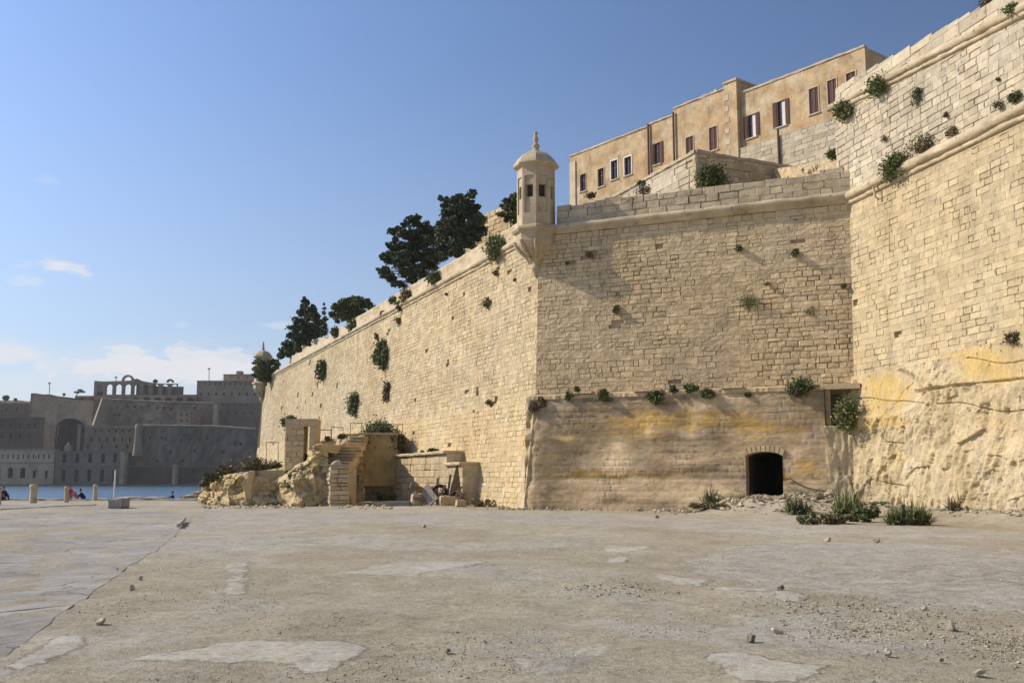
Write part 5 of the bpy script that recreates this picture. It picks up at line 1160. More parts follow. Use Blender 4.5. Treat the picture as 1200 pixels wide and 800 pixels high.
# sunlit rounded salient of the lower bastion, sunlight put into its stone colour
s_ = thing('bastion_turret', 'far slim sunlit rounded salient at the left end of the lower bastion', 'turret', tuple(at(164, 534, 533))); g = MB()
c0, zt_, zb_ = at(165.5, 500, 533), at(0, 498, 533).z, at(0, 534, 533).z
g.lathe((c0.x - .6, c0.y - 1.5, 0), [(2.7, zb_), (1.7, zt_ - 3), (2.0, zt_ - 2.6), (2.0, zt_), (1.6, zt_ + .4)], 18); g.build('drum', M['farlit'], s_)
fbox('stone_house', 'far small square house perched on the far lower bastion top', 'building', 207, 224, 481, 500, 560, 12, 'far', W((212, 219), 2, 484, 487) + W((213, 220), 2, 491, 494))
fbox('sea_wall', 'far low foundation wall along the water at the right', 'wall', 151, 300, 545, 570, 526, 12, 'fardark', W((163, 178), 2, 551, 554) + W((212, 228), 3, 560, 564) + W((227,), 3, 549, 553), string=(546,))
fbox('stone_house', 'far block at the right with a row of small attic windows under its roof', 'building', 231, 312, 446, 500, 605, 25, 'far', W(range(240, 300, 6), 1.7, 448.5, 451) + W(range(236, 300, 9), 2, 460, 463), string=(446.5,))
fbox('stone_house', 'far set-back attic block with a roof tank behind the right-hand block', 'building', 262, 310, 438.5, 450, 625, 16, 'far', W((270, 280, 290), 1.5, 441, 443.5), string=(439,))
fbox('roof_tank', 'far little roof hut on the attic block', 'hut', 277, 283, 434.5, 440, 628, 5, 'far')
fbox('stone_house', 'far middle-height block on the right between the arcade block and lower bastion', 'building', 236, 316, 472, 503, 575, 20, 'fardark', W(range(254, 300, 7), 2, 473, 475) + W(range(250, 300, 9), 2, 482, 485))
# ruined arcade on top: piers and round arches, sky showing through the left ones
ar = thing('arcade', 'far roofless arcade of round arches on the skyline', 'arcade', tuple(at(175, 467, 600)))
D = 600; xa, xb = at(120, 467, D).x, at(231, 467, D).x
def atop(x):
    u = CU + (x / D) * (FPX * cT); return at(0, np.interp(x, [at(u_, 0, D).x for u_ in (118, 135, 148, 176, 184, 190, 205, 214, 231)], [445, 446, 447, 446, 443.5, 446.5, 449, 449.5, 449.5]), D).z
n = 12; zb_, zs_, zsp = at(0, 467, D).z, at(0, 461.5, D).z, at(0, 453.5, D).z
wid = (at(229, 0, D).x - at(137, 0, D).x) / 9; x = at(137, 0, D).x
g = MB(); g.box(((xa + x) / 2, D + 3, (zb_ + atop(xa)) / 2), (x - xa) / 2, 3, (atop(xa) - zb_) / 2); g.build('end_block', M['far'], ar)
for k in range(9):
    g = MB(); g.box((x + .9 + k * wid, D, (zb_ + zsp) / 2), .85, .9, (zsp - zb_) / 2); g.build('pier', M['far'], ar)
    g = MB(); a0, a1 = x + k * wid, x + (k + 1) * wid; m, r_ = (a0 + a1) / 2 + .9, (wid - 1.7) / 2
    cols = [a0 + .9 - .85] + list(m - r_ * np.cos(np.linspace(0, math.pi, 13))) + [a1 + .05]
    G = []
    for xx in cols:
        q_ = max(0, 1 - ((xx - m) / r_) ** 2) ** .5 if abs(xx - m) <= r_ else 0; lo = zsp + r_ * .9 * q_; tt = atop(xx)
        G.append([(xx, D - .9, lo), (xx, D - .9, tt), (xx, D + .9, tt), (xx, D + .9, lo), (xx, D - .9, lo)])
    g.grid(G, .5, 0, False); g.build('arch', M['far'], ar)
    if k > 3:
        g = MB(); g.box((m, D + 7, (zb_ + atop(m)) / 2 - .5), wid / 2 + .4, .5, (atop(m) - zb_) / 2 - .6); g.build('rear_wall', M['fardark'], ar)
g = MB(); g.box(((xa + xb) / 2, D + 1, zb_ + .8), (xb - xa) / 2, 2, 1.6); g.build('plinth', M['far'], ar)
lower = thing('arcade', 'far lower row of squat dark arches under the skyline arcade', 'arcade', tuple(at(175, 471, 596)))
D = 596; zb2, zt2 = at(0, 471, D).z, at(0, 463.5, D).z; x0_, x1_ = at(116, 0, D).x, at(250, 0, D).x; nn = 11; w_ = (x1_ - x0_) / nn
for k in range(nn):
    a0 = x0_ + k * w_; m, r_ = a0 + w_ / 2, w_ * .36; G = []
    for xx in [a0] + list(m - r_ * np.cos(np.linspace(0, math.pi, 11))) + [a0 + w_]:
        q_ = max(0, 1 - ((xx - m) / r_) ** 2) ** .5 if abs(xx - m) <= r_ else 0; lo = zb2 + .6 + (zt2 - zb2 - 1.5) * q_ if q_ > 0 else zb2
        G.append([(xx, D, lo), (xx, D, zt2), (xx, D + 1.5, zt2), (xx, D + 1.5, lo)])
    g = MB(); g.grid(G, .5, 0, False); g.build('arch', M['far'], lower)
g = MB(); g.box(((x0_ + x1_) / 2, D + 4, (zb2 + zt2) / 2), (x1_ - x0_) / 2, 1, (zt2 - zb2) / 2); g.build('rear_wall', M['fardark'], lower)
for (u, v, r_, lab) in ((150, 446, 6, 'far round domed ornament on the arcade skyline'), (199.5, 448, 3.2, 'far small open bell arch standing on the arcade skyline')):
    root = thing('roof_arch', lab, 'arch', tuple(at(u, v, 602))); g = MB(); c = at(u, v, 602); G = []
    k_ = r_ * .5
    for t_ in np.linspace(0, math.pi, 15):
        G.append([(c.x - math.cos(t_) * (k_ + d1), c.y + d2, c.z + math.sin(t_) * (k_ + d1)) for d1, d2 in ((-.55, -.8), (.55, -.8), (.55, .8), (-.55, .8), (-.55, -.8))])
    g.grid(G, .5, 0, False); g.build('arch', M['far'], root)
for (u, v0, v1, lab) in ((58, 448, 461, 'far thin mast on the left skyline'), (245, 431, 446, 'far flagpole on the right-hand block roof'), (136, 441, 447, 'far small post on the arcade end block')):
    root = thing('flagpole', lab, 'pole', tuple(at(u, v1, 600))); g = MB(); g.tube([at(u, v1, 600), at(u, v0, 600)], .22, 6); g.build('pole', M['pipe'], root)
    g = MB(); g.box(at(u, v0 + 1, 600), .8, .05, .35); g.build('crosspiece', M['pipe'], root)
# bushes and small trees on the far skyline
for (u, v, r_, lab) in ((7, 466, 3.3, 'far dark bushy tree at the left end of the skyline'), (18, 468, 1.6, 'far little tree right of the bushy skyline tree'), (30, 481, 5, 'far dark bush on the slope under the left skyline'), (75, 462, 1.2, 'far tiny shrub on the bastion skyline'), (118, 462, 2.8, 'far shrub left of the arcade end block'), (182, 446.5, 2.2, 'far shrub on the arcade gable')):
    p = at(u, v, 600); root = thing('tree', lab, 'tree', tuple(p - Z * 2)); g = MB(); R_ = r_ * .52
    leaves(g, ball(500, (R_ * 1.2, R_, R_ * .9), .1) + np.array(p), .45 + R_ * .12, tbase=.45); g.build('crown', M['pine'], root); g = MB(); g.tube([p - Z * (R_ + 2), p], .2, 5); g.build('trunk', M['bark'], root)
root = thing('umbrella_pine', 'far flat-topped leaning pine on the bastion skyline', 'tree', tuple(at(89, 464, 598))); g = MB(); g.tube([at(88, 466, 598), at(90, 462, 598), at(94, 459, 598)], .25, 5); g.build('trunk', M['bark'], root)
g = MB(); leaves(g, np.concatenate([ball(250, (1.6, 1.2, .5)) + np.array(at(u, v, 598)) for u, v in ((90, 459.5), (94, 457), (97, 459))]), .5); g.build('crown', M['pine'], root)
# ================================================================ quay, water
QY = 80.0
t = NT('quay_gravel')
n1 = t.noise(.16, 6, .62, (1, .6, 1)); n2 = t.noise(.9, 7, .68, (1, .8, 1), (4, 2, 0)); n3 = t.noise(14, 6, .75); n4 = t.noise(60, 4, .7)
col = t.ramp(n1, [(.32, (.315, .265, .175)), (.5, (.39, .338, .238)), (.66, (.445, .402, .305))])
pc = t.rng(t.math('ADD', t.math('MULTIPLY', n1, .5), t.math('MULTIPLY', t.noise(.45, 8, .72, (1, .75, 1), (9, 4, 0)), .5)), .51, .58)
col = t.mix(t.mul(pc, .75), col, (.42, .395, .345))
sp_ = t.rng(t.voro(16), .05, .22, 1, 0); col = t.mix(t.mul(sp_, t.mul(t.rng(t.noise(1.1, 4), .45, .6), .55)), col, (.55, .51, .43))
col = t.mix(t.mul(t.rng(t.noise(2.5, 6, .7, (1, 1, 1), (3, 3, 3)), .56, .7), .5), col, (.20, .155, .10))
ew = t.math('MULTIPLY', t.math('SUBTRACT', t.noise(1.1, 11, .78, (1, .8, 1), (8, 3, 0)), .5), 1.5)
mc = t.rng(t.math('ADD', t.attr('och'), t.mul(ew, 1.2)), .44, .60); mp = t.rng(t.math('ADD', t.attr('tone'), ew), .46, .56)
wear = t.rng(t.noise(3.2, 7, .72, (1, 1, 1), (1, 8, 0)), .36, .56)
col = t.mix(t.mul(t.mul(mc, wear), .8), col, (.385, .362, .315))
col = t.mix(t.mul(mp, t.rng(wear, 0, 1, .15, .9)), col, (.41, .39, .33))
edge = t.mul(t.math('SUBTRACT', 1.0, t.math('ABSOLUTE', t.rng(mp, 0, 1, -1, 1))), .35)
col = t.mix(edge, col, (.16, .13, .09))
col = t.mix(t.mul(t.rng(t.noise(4.5, 8, .75, (1, .9, 1), (6, 2, 0)), .50, .66), .55), col, (.46, .43, .36))
col = t.mix(t.mul(t.rng(t.noise(3.1, 8, .75, (1, .9, 1), (1, 7, 0)), .52, .68), .55), col, (.175, .14, .09))
vn = t.node('ShaderNodeTexVoronoi', feature='DISTANCE_TO_EDGE'); vn.inputs['Scale'].default_value = .16
va = t.node('ShaderNodeVectorMath', operation='ADD'); vb_ = t.node('ShaderNodeTexNoise'); vb_.inputs['Scale'].default_value = .8; vb_.inputs['Detail'].default_value = 8
t.l.new(t.pos, vb_.inputs['Vector']); vs_ = t.node('ShaderNodeVectorMath', operation='SCALE'); t.l.new(vb_.outputs['Color'], vs_.inputs[0]); vs_.inputs['Scale'].default_value = 3.0
t.l.new(t.pos, va.inputs[0]); t.l.new(vs_.outputs[0], va.inputs[1]); t.l.new(va.outputs[0], vn.inputs['Vector'])
crk = t.mul(t.rng(vn.outputs['Distance'], 0, .005, 1, 0), t.rng(t.noise(.4, 3, .5, (1, 1, 1), (4, 9, 0)), .46, .56))
col = t.mix(t.mul(crk, .5), col, (.13, .105, .07))
k = t.mul(t.rng(n2, .25, .75, .80, 1.18), t.mul(t.rng(n3, .25, .75, .62, 1.38), t.rng(n4, .25, .75, .66, 1.34)))
col = t.scale(col, k)
sm_ = t.math('SUBTRACT', 1.0, t.math('MULTIPLY', t.math('MAXIMUM', mp, t.mul(mc, wear)), .75))
h = t.math('ADD', t.math('ADD', t.mul(t.math('ADD', t.math('ADD', n3, t.mul(n4, .35)), t.mul(sp_, .5)), sm_), t.mul(mp, .9)), t.mul(n2, 1.2))
M['gravel'] = t.done(col, t.bump(h, 1.0, .03))
def gh(x, y):
    """height of the quay surface"""
    d = math.hypot(x, y); a = .06 * fb(x * .22, y * .22, 1.5, 4) + .032 * fb(x * .9, y * .9, 4.5, 4)
    if d < 30: a += .006 * nz(x * 5, y * 5, 2)
    return a
def dirt(x, y):
    # raised dirt along the foot of the walls at right
    p = Vector((x, y, 0)) - B; dR_ = p.dot(nR); s = p.dot(dR); pm = Vector((x, y, 0)) - A; dMm = pm.dot(nM); sm = pm.dot(dM)
    h = 0
    if s > -3 and dR_ > -2: h = max(h, .42 * math.exp(-(max(0, dR_ - .8) / 1.7) ** 2) * (1 + .5 * nz(x * .8, y * .8, 9)))
    q = max(0, 1 - ((sm - 14.8) / 4.6) ** 2) * math.exp(-((dMm - 1.2) / 2.4) ** 2) if dMm > -1 else 0
    h = max(h, .80 * q * (1 + .35 * fb(x * .9, y * .9, 2, 3)))
    return h
PALE, CONC = [], []
PALE.append([(2, 786), (30, 765), (76, 741), (100, 744), (88, 762), (60, 778), (20, 790)])
PALE.append([(125, 778), (165, 768), (205, 762), (260, 752), (312, 748), (345, 753), (395, 749), (432, 755), (438, 765), (398, 773), (385, 783), (352, 786), (340, 775), (290, 775), (230, 775), (165, 777)])
PALE.append([(405, 672), (432, 664), (500, 660), (568, 658), (575, 661), (540, 667), (505, 672), (490, 677), (450, 676)])
PALE.append([(270, 658), (290, 658), (289, 675), (287, 696), (264, 697), (268, 676)])
PALE.append([(830, 768), (868, 766), (905, 776), (975, 781), (950, 796), (880, 800), (850, 788)])
CONC.append([(870, 642), (1010, 634), (1140, 640), (1200, 646), (1290, 660), (1290, 730), (1200, 718), (1120, 716), (1052, 712), (1020, 700), (940, 690), (880, 684), (818, 672), (795, 658)])
CONC.append([(250, 598), (400, 597), (560, 599), (700, 601), (830, 607), (1000, 614), (1200, 622), (1290, 626), (1290, 636), (1100, 630), (900, 626), (760, 618), (600, 612), (450, 612), (330, 616), (240, 618), (235, 606)])
CONC.append([(250, 630), (420, 628), (560, 636), (690, 630), (700, 637), (560, 645), (400, 641), (230, 645), (190, 650), (200, 640)])
CONC.append([(600, 772), (660, 755), (700, 752), (720, 762), (690, 776), (640, 790), (600, 792)])
PALE.append([(690, 637), (760, 640), (770, 645), (720, 646)])
CONC.append([(545, 664), (620, 662), (618, 669), (550, 671)])
for pl in ([(766, 670), (800, 674), (832, 680), (825, 686), (790, 682), (765, 676)], [(840, 688), (872, 686), (904, 693), (898, 698), (860, 695)], [(905, 695), (930, 694), (944, 700), (930, 706), (906, 703)], [(708, 652), (738, 653), (736, 658), (712, 658)]): PALE.append(pl)
def sdist(X, Y, px):
    pts = [ground_at(u, v) for u, v in px]; d2 = np.full(X.shape, 1e9); ins = np.zeros(X.shape, bool)
    for a, b in zip(pts, pts[1:] + pts[:1]):
        ex, ey = b.x - a.x, b.y - a.y; t_ = np.clip(((X - a.x) * ex + (Y - a.y) * ey) / (ex * ex + ey * ey + 1e-9), 0, 1)
        d2 = np.minimum(d2, (X - a.x - t_ * ex) ** 2 + (Y - a.y - t_ * ey) ** 2)
        ins ^= ((a.y > Y) != (b.y > Y)) & (X < (b.x - a.x) * (Y - a.y) / (b.y - a.y + 1e-12) + a.x)
    return np.where(ins, 1, -1) * np.sqrt(d2)
def maskfield(X, Y, polys):
    m = np.full(X.shape, -1.0)
    for p_ in polys: m = np.maximum(m, sdist(X, Y, p_) / (.08 + .020 * np.abs(Y)))
    return np.clip(m * .5 + .5, 0, 1)
rows = []; y = 1.2
while y < QY: rows.append(y); y *= 1.0105 if y > 3 else 1.03
rows.append(QY)
rows = [-60, -30, -12, -4, 0] + rows
P = []
for y in rows:
    hw = 16 + abs(y) * .95
    xs = np.concatenate([np.linspace(-hw, hw, 420)])
    ed = .0 if y < QY else -.02
    P.append([(x, y, gh(x, y) + (dirt(x, y) if y > 25 else 0)) for x in xs])
PA = np.array(P); mp_, mc_ = maskfield(PA[..., 0], PA[..., 1], PALE), maskfield(PA[..., 0], PA[..., 1], CONC)
PA[..., 2] += .012 * np.clip((mp_ - .45) * 8, 0, 1)
g = MB(); g.grid(PA, mp_.astype(np.float32), mc_.astype(np.float32), True)
kindof(g.build('quay_ground', M['gravel']), 'structure')
g = MB(); g.prism([(-420, -300), (300, -300), (300, 79), (30, 79), (-5, QY), (-420, QY)], -4.0, -.16); kindof(g.build('quay_base', M['concrete']), 'structure')
# ragged quay edge kerb stones
eg = MB(); G = []
for x in np.linspace(-95, -18, 160):
    e = .35 * fb(x * .3, 2, 2) + .15 * nz(x * 1.5, 1, 1); z = .12 + .10 * nz(x * .9, 0, 5)
    G.append([(x, QY - 1.4 + e, -.1), (x, QY - 1.3 + e, z), (x, QY - .2 + e, z + .03), (x, QY + .1 + e, z - .1), (x, QY + .25 + e, -3)])
eg.grid(G, np.random.rand(160, 5).astype(np.float32), 0, False); kindof(eg.build('quay_edge', M['concrete']), 'structure')
# concrete apron and worn concrete patches: thin slabs with broken edges
def patch(name, px, mat, th, seed, tone=.5, rough=.12, kind='structure', step=.25):
    pts = [ground_at(u, v) if isinstance(u, (int, float)) and v is not None else u for u, v in px]
    out = []
    for a, b in zip(pts, pts[1:] + pts[:1]):
        L = (b - a).length; D = (a.y + b.y) / 2; n = max(1, min(120, int(L / max(step, D * .012))))
        for k in range(n):
            p = a.lerp(b, k / n); amp = rough * min(1.6, .35 + D * .03)
            out.append(Vector((p.x + amp * 1.3 * fb(p.x * 1.7, p.y * 1.7, seed, 4), p.y + amp * 1.6 * fb(p.x * 1.7, p.y * 1.7, seed + 7, 4), 0)))
    import bmesh
    bm = bmesh.new(); vs = [bm.verts.new(p) for p in out]; f = bm.faces.new(vs); bmesh.ops.triangulate(bm, faces=[f])
    if f.is_valid and f.normal.z < 0: pass
    for _ in range(4):
        long_ = [e for e in bm.edges if e.calc_length() > max(.6, .10 * (e.verts[0].co.y + e.verts[1].co.y) / 2) and len(e.link_faces) == 2]
        if not long_: break
        bmesh.ops.subdivide_edges(bm, edges=long_, cuts=1); bmesh.ops.triangulate(bm, faces=bm.faces[:])
    for v in bm.verts: v.co.z = gh(v.co.x, v.co.y) + th + .004 * nz(v.co.x * 2, v.co.y * 2, seed)
    be = [e for e in bm.edges if e.is_boundary]
    r = bmesh.ops.extrude_edge_only(bm, edges=be)
    for v in [v for v in r['geom'] if isinstance(v, bmesh.types.BMVert)]: v.co.z -= th + .03
    bmesh.ops.recalc_face_normals(bm, faces=bm.faces[:])
    me = bpy.data.meshes.new(name); bm.to_mesh(me); bm.free(); me.materials.append(mat)
    n = len(me.vertices); a_ = me.attributes.new('tone', 'FLOAT', 'POINT'); a_.data.foreach_set('value', [tone] * n); me.attributes.new('och', 'FLOAT', 'POINT')
    o = bpy.data.objects.new(name, me); COL.objects.link(o); o['kind'] = kind; return o
LL = lambda x, y: (Vector((x, y, 0)), None)
apron = patch('concrete_apron', [(0, 772), (40, 742), (78, 715), (103, 697), (130, 676), (160, 657), (180, 645), (197, 634), (212, 620), (222, 610), (228, 603), (205, 600), (165, 598), (125, 596), (60, 599), (0, 604), LL(-60, 52), LL(-60, 6), LL(-9, 5)], M['apron'], .005, 3.3, .42, .022)
patch('concrete_apron', [(0, 597), (60, 594), (112, 592.3), (112, 590.5), (60, 591), (0, 592), LL(-60, 58), LL(-60, 55)], M['concrete'], .04, 13.3, .62, .06)
# gravel and rubble
def scatter(n, fpos, smin, smax, mat, name, seed):
    rg = np.random.RandomState(seed); mb = MB()
    base = np.array([(1, 0, 0), (-1, 0, 0), (0, 1, 0), (0, -1, 0), (0, 0, 1), (0, 0, -1), (.6, .6, .5), (-.6, .5, .6)], float)
    F = np.array([(4, 0, 6), (6, 0, 2), (4, 6, 2), (4, 2, 7), (7, 2, 1), (4, 7, 1), (4, 1, 3), (4, 3, 0), (5, 2, 0), (5, 1, 2), (5, 3, 1), (5, 0, 3)])
    V_all, F_all, T_all = [], [], []; m = 0
    for i in range(n):
        x, y, z = fpos(rg); s = smin * (smax / smin) ** (rg.rand() ** 2.2); sc_ = s * (.6 + .8 * rg.rand(3)) * np.array([1, 1, .7]); a = rg.rand() * 6.28; c, q = math.cos(a), math.sin(a)
        P = base * (.75 + .5 * rg.rand(8, 1)) * sc_; P = np.stack([P[:, 0] * c - P[:, 1] * q, P[:, 0] * q + P[:, 1] * c, P[:, 2]], 1) + np.array([x, y, z + s * .25])
        V_all.append(P); F_all.append(F + m); m += 8; T_all.append(np.full(8, rg.rand()))
    mb.add(np.concatenate(V_all), np.concatenate(F_all), np.concatenate(T_all))
    return kindof(mb.build(name, mat), 'stuff')
def fp(rg):
    while True:
        u = rg.uniform(-60, 1260); v = 800 + 8 - (rg.rand() ** .8) * 200; p = ground_at(u, v)
        a = (p - ground_at(50, 735)).x + (ground_at(u, v).y - 9) * .62
        if fb(p.x * .35, p.y * .35, 7, 3) + .15 * (u > 900) + .1 * (v > 730) > -.02 + .25 * rg.rand(): return p.x, p.y, gh(p.x, p.y)
scatter(14000, fp, .003, .014, M['pebble'], 'gravel', 5)
def fp2(rg):
    while True:
        c = [(1130, 745, 120, 22), (1040, 720, 130, 12), (960, 708, 90, 8), (1190, 760, 60, 16), (730, 690, 80, 8), (1000, 740, 90, 12)][rg.randint(6)]; u = rg.normal(c[0], c[2] * .5); v = min(799, rg.normal(c[1], c[3] * .6)); p = ground_at(u, v)
        return p.x, p.y, gh(p.x, p.y)
scatter(5000, fp2, .004, .024, M['pebble'], 'loose_gravel', 6)
def fp3(rg):
    s = rg.normal(14.5, 2.3); d = abs(rg.normal(1.0, 1.3)) + .15; p = A + dM * s + nM * d; return p.x, p.y, gh(p.x, p.y) + dirt(p.x, p.y)
scatter(1500, fp3, .03, .22, M['pebble'], 'rubble', 8)
def fp4(rg):
    s = rg.uniform(-2, 24); d = abs(rg.normal(0, .5)) + .05
    if rg.rand() < .5: p = A + dM * min(s, 16) + nM * d
    elif rg.rand() < .5: p = B + dR * rg.uniform(0, 14) + nR * (d + .9)
    else: p = A + dL * rg.uniform(0, 26) + nL * d
    return p.x, p.y, gh(p.x, p.y) + dirt(p.x, p.y)
scatter(1500, fp4, .02, .14, M['pebble'], 'wall_foot_rubble', 9)
def fp5(rg):
    u = rg.uniform(236, 470); p = ground_at(u, rg.uniform(590, 596)); return p.x, p.y, 0
scatter(500, fp5, .03, .2, M['rock'], 'rock_foot_rubble', 10)
# sea
t = NT('harbour_water'); t.b.inputs['Roughness'].default_value = .22; t.b.inputs['Specular IOR Level'].default_value = .5; t.b.inputs['IOR'].default_value = 1.33
w1 = t.noise(.9, 4, .6, (.35, 1, 1)); w2 = t.noise(.12, 4, .55, (.4, 1, 1), (2, 7, 0))
t.done(t.mix(t.rng(w2, .35, .65), (.045, .105, .17), (.07, .14, .21)), t.bump(t.math('ADD', w1, t.mul(w2, 2.0)), 1.0, .35)); M['water'] = t.m
g = MB(); g.grid([[(x, y, ZW) for x in np.linspace(-6000, 6000, 9)] for y in (60, 120, 300, 600, 1500, 9000)], .5, 0, False); g.add([(-6000, -4000, ZW - .01), (6000, -4000, ZW - .01), (6000, 60, ZW - .01), (-6000, 60, ZW - .01)], [(0, 1, 2, 3)])
kindof(g.build('harbour_water', M['water']), 'structure')
# ================================================================ trees
def clump_tree(name, label, D, base_uv, clumps, leaf, n_per, mat='pine', cat='tree', trunk_r=.28, tall=1.0, dj=1.2, zbase=14.9):
    b = at(base_uv[0], base_uv[1], D); b.z = zbase
    root = thing(name, label, cat, tuple(b)); tr_ = MB(); cr = MB()
    cs_ = []
    for (u, v, r) in clumps:
        p = at(u, v, D + random.uniform(-dj, dj)); cs_.append((p, r * 1.45 * D / FPX))
    cen = sum((c for c, r in cs_), Vector()) / len(cs_)
    top = Vector((cen.x, cen.y, max(c.z for c, r in cs_) - .6)); fork = b.lerp(top, .45) + Vector((.1, 0, 0))
    tr_.tube([b, b.lerp(fork, .5) + Vector((.08, 0, 0)), fork, fork.lerp(top, .5), top], [trunk_r, trunk_r * .85, trunk_r * .7, trunk_r * .4, .04], 9)
    for (c, r) in cs_:
        s_ = fork.lerp(top, min(.95, max(0, (c.z - fork.z) / max(.5, top.z - fork.z)) * .8))
        tr_.tube([s_, s_.lerp(c, .55) + Vector((0, 0, .12)), c], [trunk_r * .28, trunk_r * .16, .02], 5)
        for _ in range(2): e = c + Vector(ball(1, (r, r, r))[0] * .8); tr_.tube([c, e], [.03, .01], 4)
    tr_.build('trunk', M['bark'], root)
    for (c, r) in cs_:
        k = int(5.0 * n_per * max(.3, r) ** 1.8); sub = max(8, int(r * 26))
        for _ in range(sub):
            q = c + Vector(ball(1, (r, r, r * tall * .8), .1)[0] * random.uniform(.3, 1.08)); rr = r * random.uniform(.18, .4)
            leaves(cr, np.random.randn(max(8, int(k / sub)), 3) * np.array((rr * .62, rr * .62, rr * .42)) + np.array(q), leaf * .58, tbase=.45 + random.uniform(-.25, .25), tvar=.6)
    cr.build('crown', M[mat], root); return root
random.seed(21); np.random.seed(21)
T1 = [(452, 318, 6), (449, 322, 5), (458, 326, 6), (463, 331, 5), (470, 333, 5), (456, 305, 6), (450, 300, 5), (462, 296, 7), (468, 308, 8), (478, 318, 9), (475, 300, 8), (459, 271, 4.5), (466, 269, 5.5), (473, 273, 6), (483, 278, 7), (487, 262, 5), (489, 254, 4), (481, 256, 4), (476, 262, 4.5), (497, 266, 6), (500, 274, 7), (494, 285, 8), (506, 282, 7), (504, 297, 9), (490, 300, 9), (492, 314, 8), (505, 310, 8), (484, 328, 6), (498, 322, 6), (463, 281, 4), (456, 287, 3.5), (511, 270, 6), (446, 317, 3.5), (469, 289, 6), (512, 300, 8), (480, 290, 7), (488, 272, 6)]
clump_tree('pine_tree', 'large dark layered pine, left of the pair behind the parapet', 88, (492, 340), T1, .26, 420)
T2 = [(522, 240, 5), (518, 233, 3.5), (530, 235, 5), (540, 231, 5), (552, 229, 5), (556, 225, 3.2), (548, 238, 6), (536, 243, 7), (524, 252, 7), (537, 257, 9), (550, 250, 8), (557, 243, 5), (560, 260, 7), (563, 270, 6), (551, 268, 9), (533, 272, 10), (521, 268, 8), (519, 281, 8), (533, 287, 9), (547, 283, 8), (557, 279, 6), (525, 297, 7), (537, 297, 6), (517, 290, 6), (566, 273, 4), (545, 244, 6), (528, 262, 8), (544, 275, 8), (560, 252, 5), (515, 299, 5)]
clump_tree('pine_tree', 'large dark dense pine, right of the pair behind the parapet', 84, (540, 310), T2, .26, 560, dj=1.8)
T3 = [(357, 349, 1.6), (357, 353, 2.6), (355, 358, 4), (360, 356, 3.5), (365, 362, 4.5), (353, 366, 5), (361, 370, 6), (369, 371, 5), (350, 376, 5), (347, 385, 6), (357, 382, 7), (368, 381, 6), (375, 378, 4), (341, 393, 5), (350, 395, 7), (362, 393, 7), (372, 391, 6), (336, 402, 4.5), (343, 404, 6), (333, 411, 5), (340, 413, 6), (350, 407, 6), (358, 404, 6), (329, 417, 3.5), (367, 366, 4), (378, 386, 4)]
clump_tree('conical_tree', 'dark conical evergreen on the terrace left of the rounded pine', 127, (366, 420), T3, .32, 330, dj=1.6)
clump_tree('cypress_tree', 'narrow pointed cypress spire beside the dark conical evergreen', 124, (380, 400), [(380, 356, 1.3), (380, 361, 2), (379.5, 367, 2.6), (380, 374, 3.2), (380, 381, 3.6), (380, 389, 4)], .26, 260, dj=.2, trunk_r=.15)
clump_tree('rounded_pine', 'green rounded low-crowned pine behind the curtain parapet', 104, (412, 378), [(412, 352, 6), (402, 355, 6), (421, 353, 6), (394, 361, 5.5), (430, 357, 5.5), (406, 363, 8), (418, 363, 8), (434, 362, 3), (391, 369, 4), (400, 371, 6), (411, 372, 6), (424, 367, 6)], .28, 420, 'bush', dj=1.8)
clump_tree('small_tree', 'small green tree just left of the corner turret', 70, (597, 262), [(600, 231, 4), (604, 228, 3), (594, 236, 4.5), (602, 238, 6), (590, 243, 4.5), (598, 247, 7), (606, 250, 7), (589, 251, 4), (594, 256, 5), (604, 260, 5)], .16, 900, 'bush', dj=.8, trunk_r=.14)
clump_tree('tamarisk_bush', 'grey-green bush hanging over the wall beside the small distant turret', 138, (312, 440), [(303, 424, 4), (300, 432, 4), (309, 427, 6), (316, 425, 5), (322, 424, 3.5), (306, 436, 6), (314, 437, 6.5), (321, 433, 5), (325, 426, 3), (309, 444, 4.5), (317, 444, 4), (301, 440, 3.5)], .3, 330, 'bush', dj=1.2, trunk_r=.12, zbase=14.5)
for (u, v) in ((353, 559), (398, 563)): pass
# ================================================================ bushes rooted in the walls
random.seed(5); np.random.seed(5)
def on(O, N, u, v): return hit(u, v, O, N)
LW = (O1, nL1); LTop = (A - nL * aL3, nL); MW = (OM1, nM1); RW = (OR1, nR1); RU = (B - nR * aU, nR)
GW = 'caper bushes rooted in the fortress walls'
def wb(plane, u, v, w, h, label, n, size=.12, mat='bush', shape='ball', out=.35, hang=.2, nm='wall_bush', cat='bush', tb=.5, grp=GW):
    p = on(*plane, u, v); D = p.y; N = plane[1]; N = Vector((N.x, N.y, 0)).normalized()
    fore = max(.35, abs(N.dot(Vector((p.x, p.y, 0)).normalized())))
    U = Vector((-N.y, N.x, 0)); proj = max(.3, abs(U.x - U.y * p.x / p.y)); w *= 1.0; h *= 1.0
    return wall_bush(nm, label, p, N, w / 2 * D / FPX / max(proj, .5), h / 2 * D / FPX, min(out, w / 2 * D / FPX + .15), n, size, mat, cat, grp, hang, shape, tb)
wb(LW, 451, 411, 17, 29, 'dense round-topped green bush high on the sunlit curtain wall', 2600, .16, out=.7)
wb(LW, 380.5, 428, 11, 23, 'oval green bush on the curtain wall near the far parapet', 1300, .2, out=.7)
wb(LW, 417.5, 473, 10, 27, 'tall narrow bush hanging on the curtain wall above the stairs', 1300, .16, shape='tall', out=.6)
wb(LW, 455, 459, 8, 20, 'thin brownish bush on the curtain wall below the dense round one', 700, .14, 'dry', 'tall', tb=.2)
wb(LW, 572.5, 353.5, 9, 8, 'small dry tuft alone in a hole below the turret', 260, .09, 'dry', tb=.25)
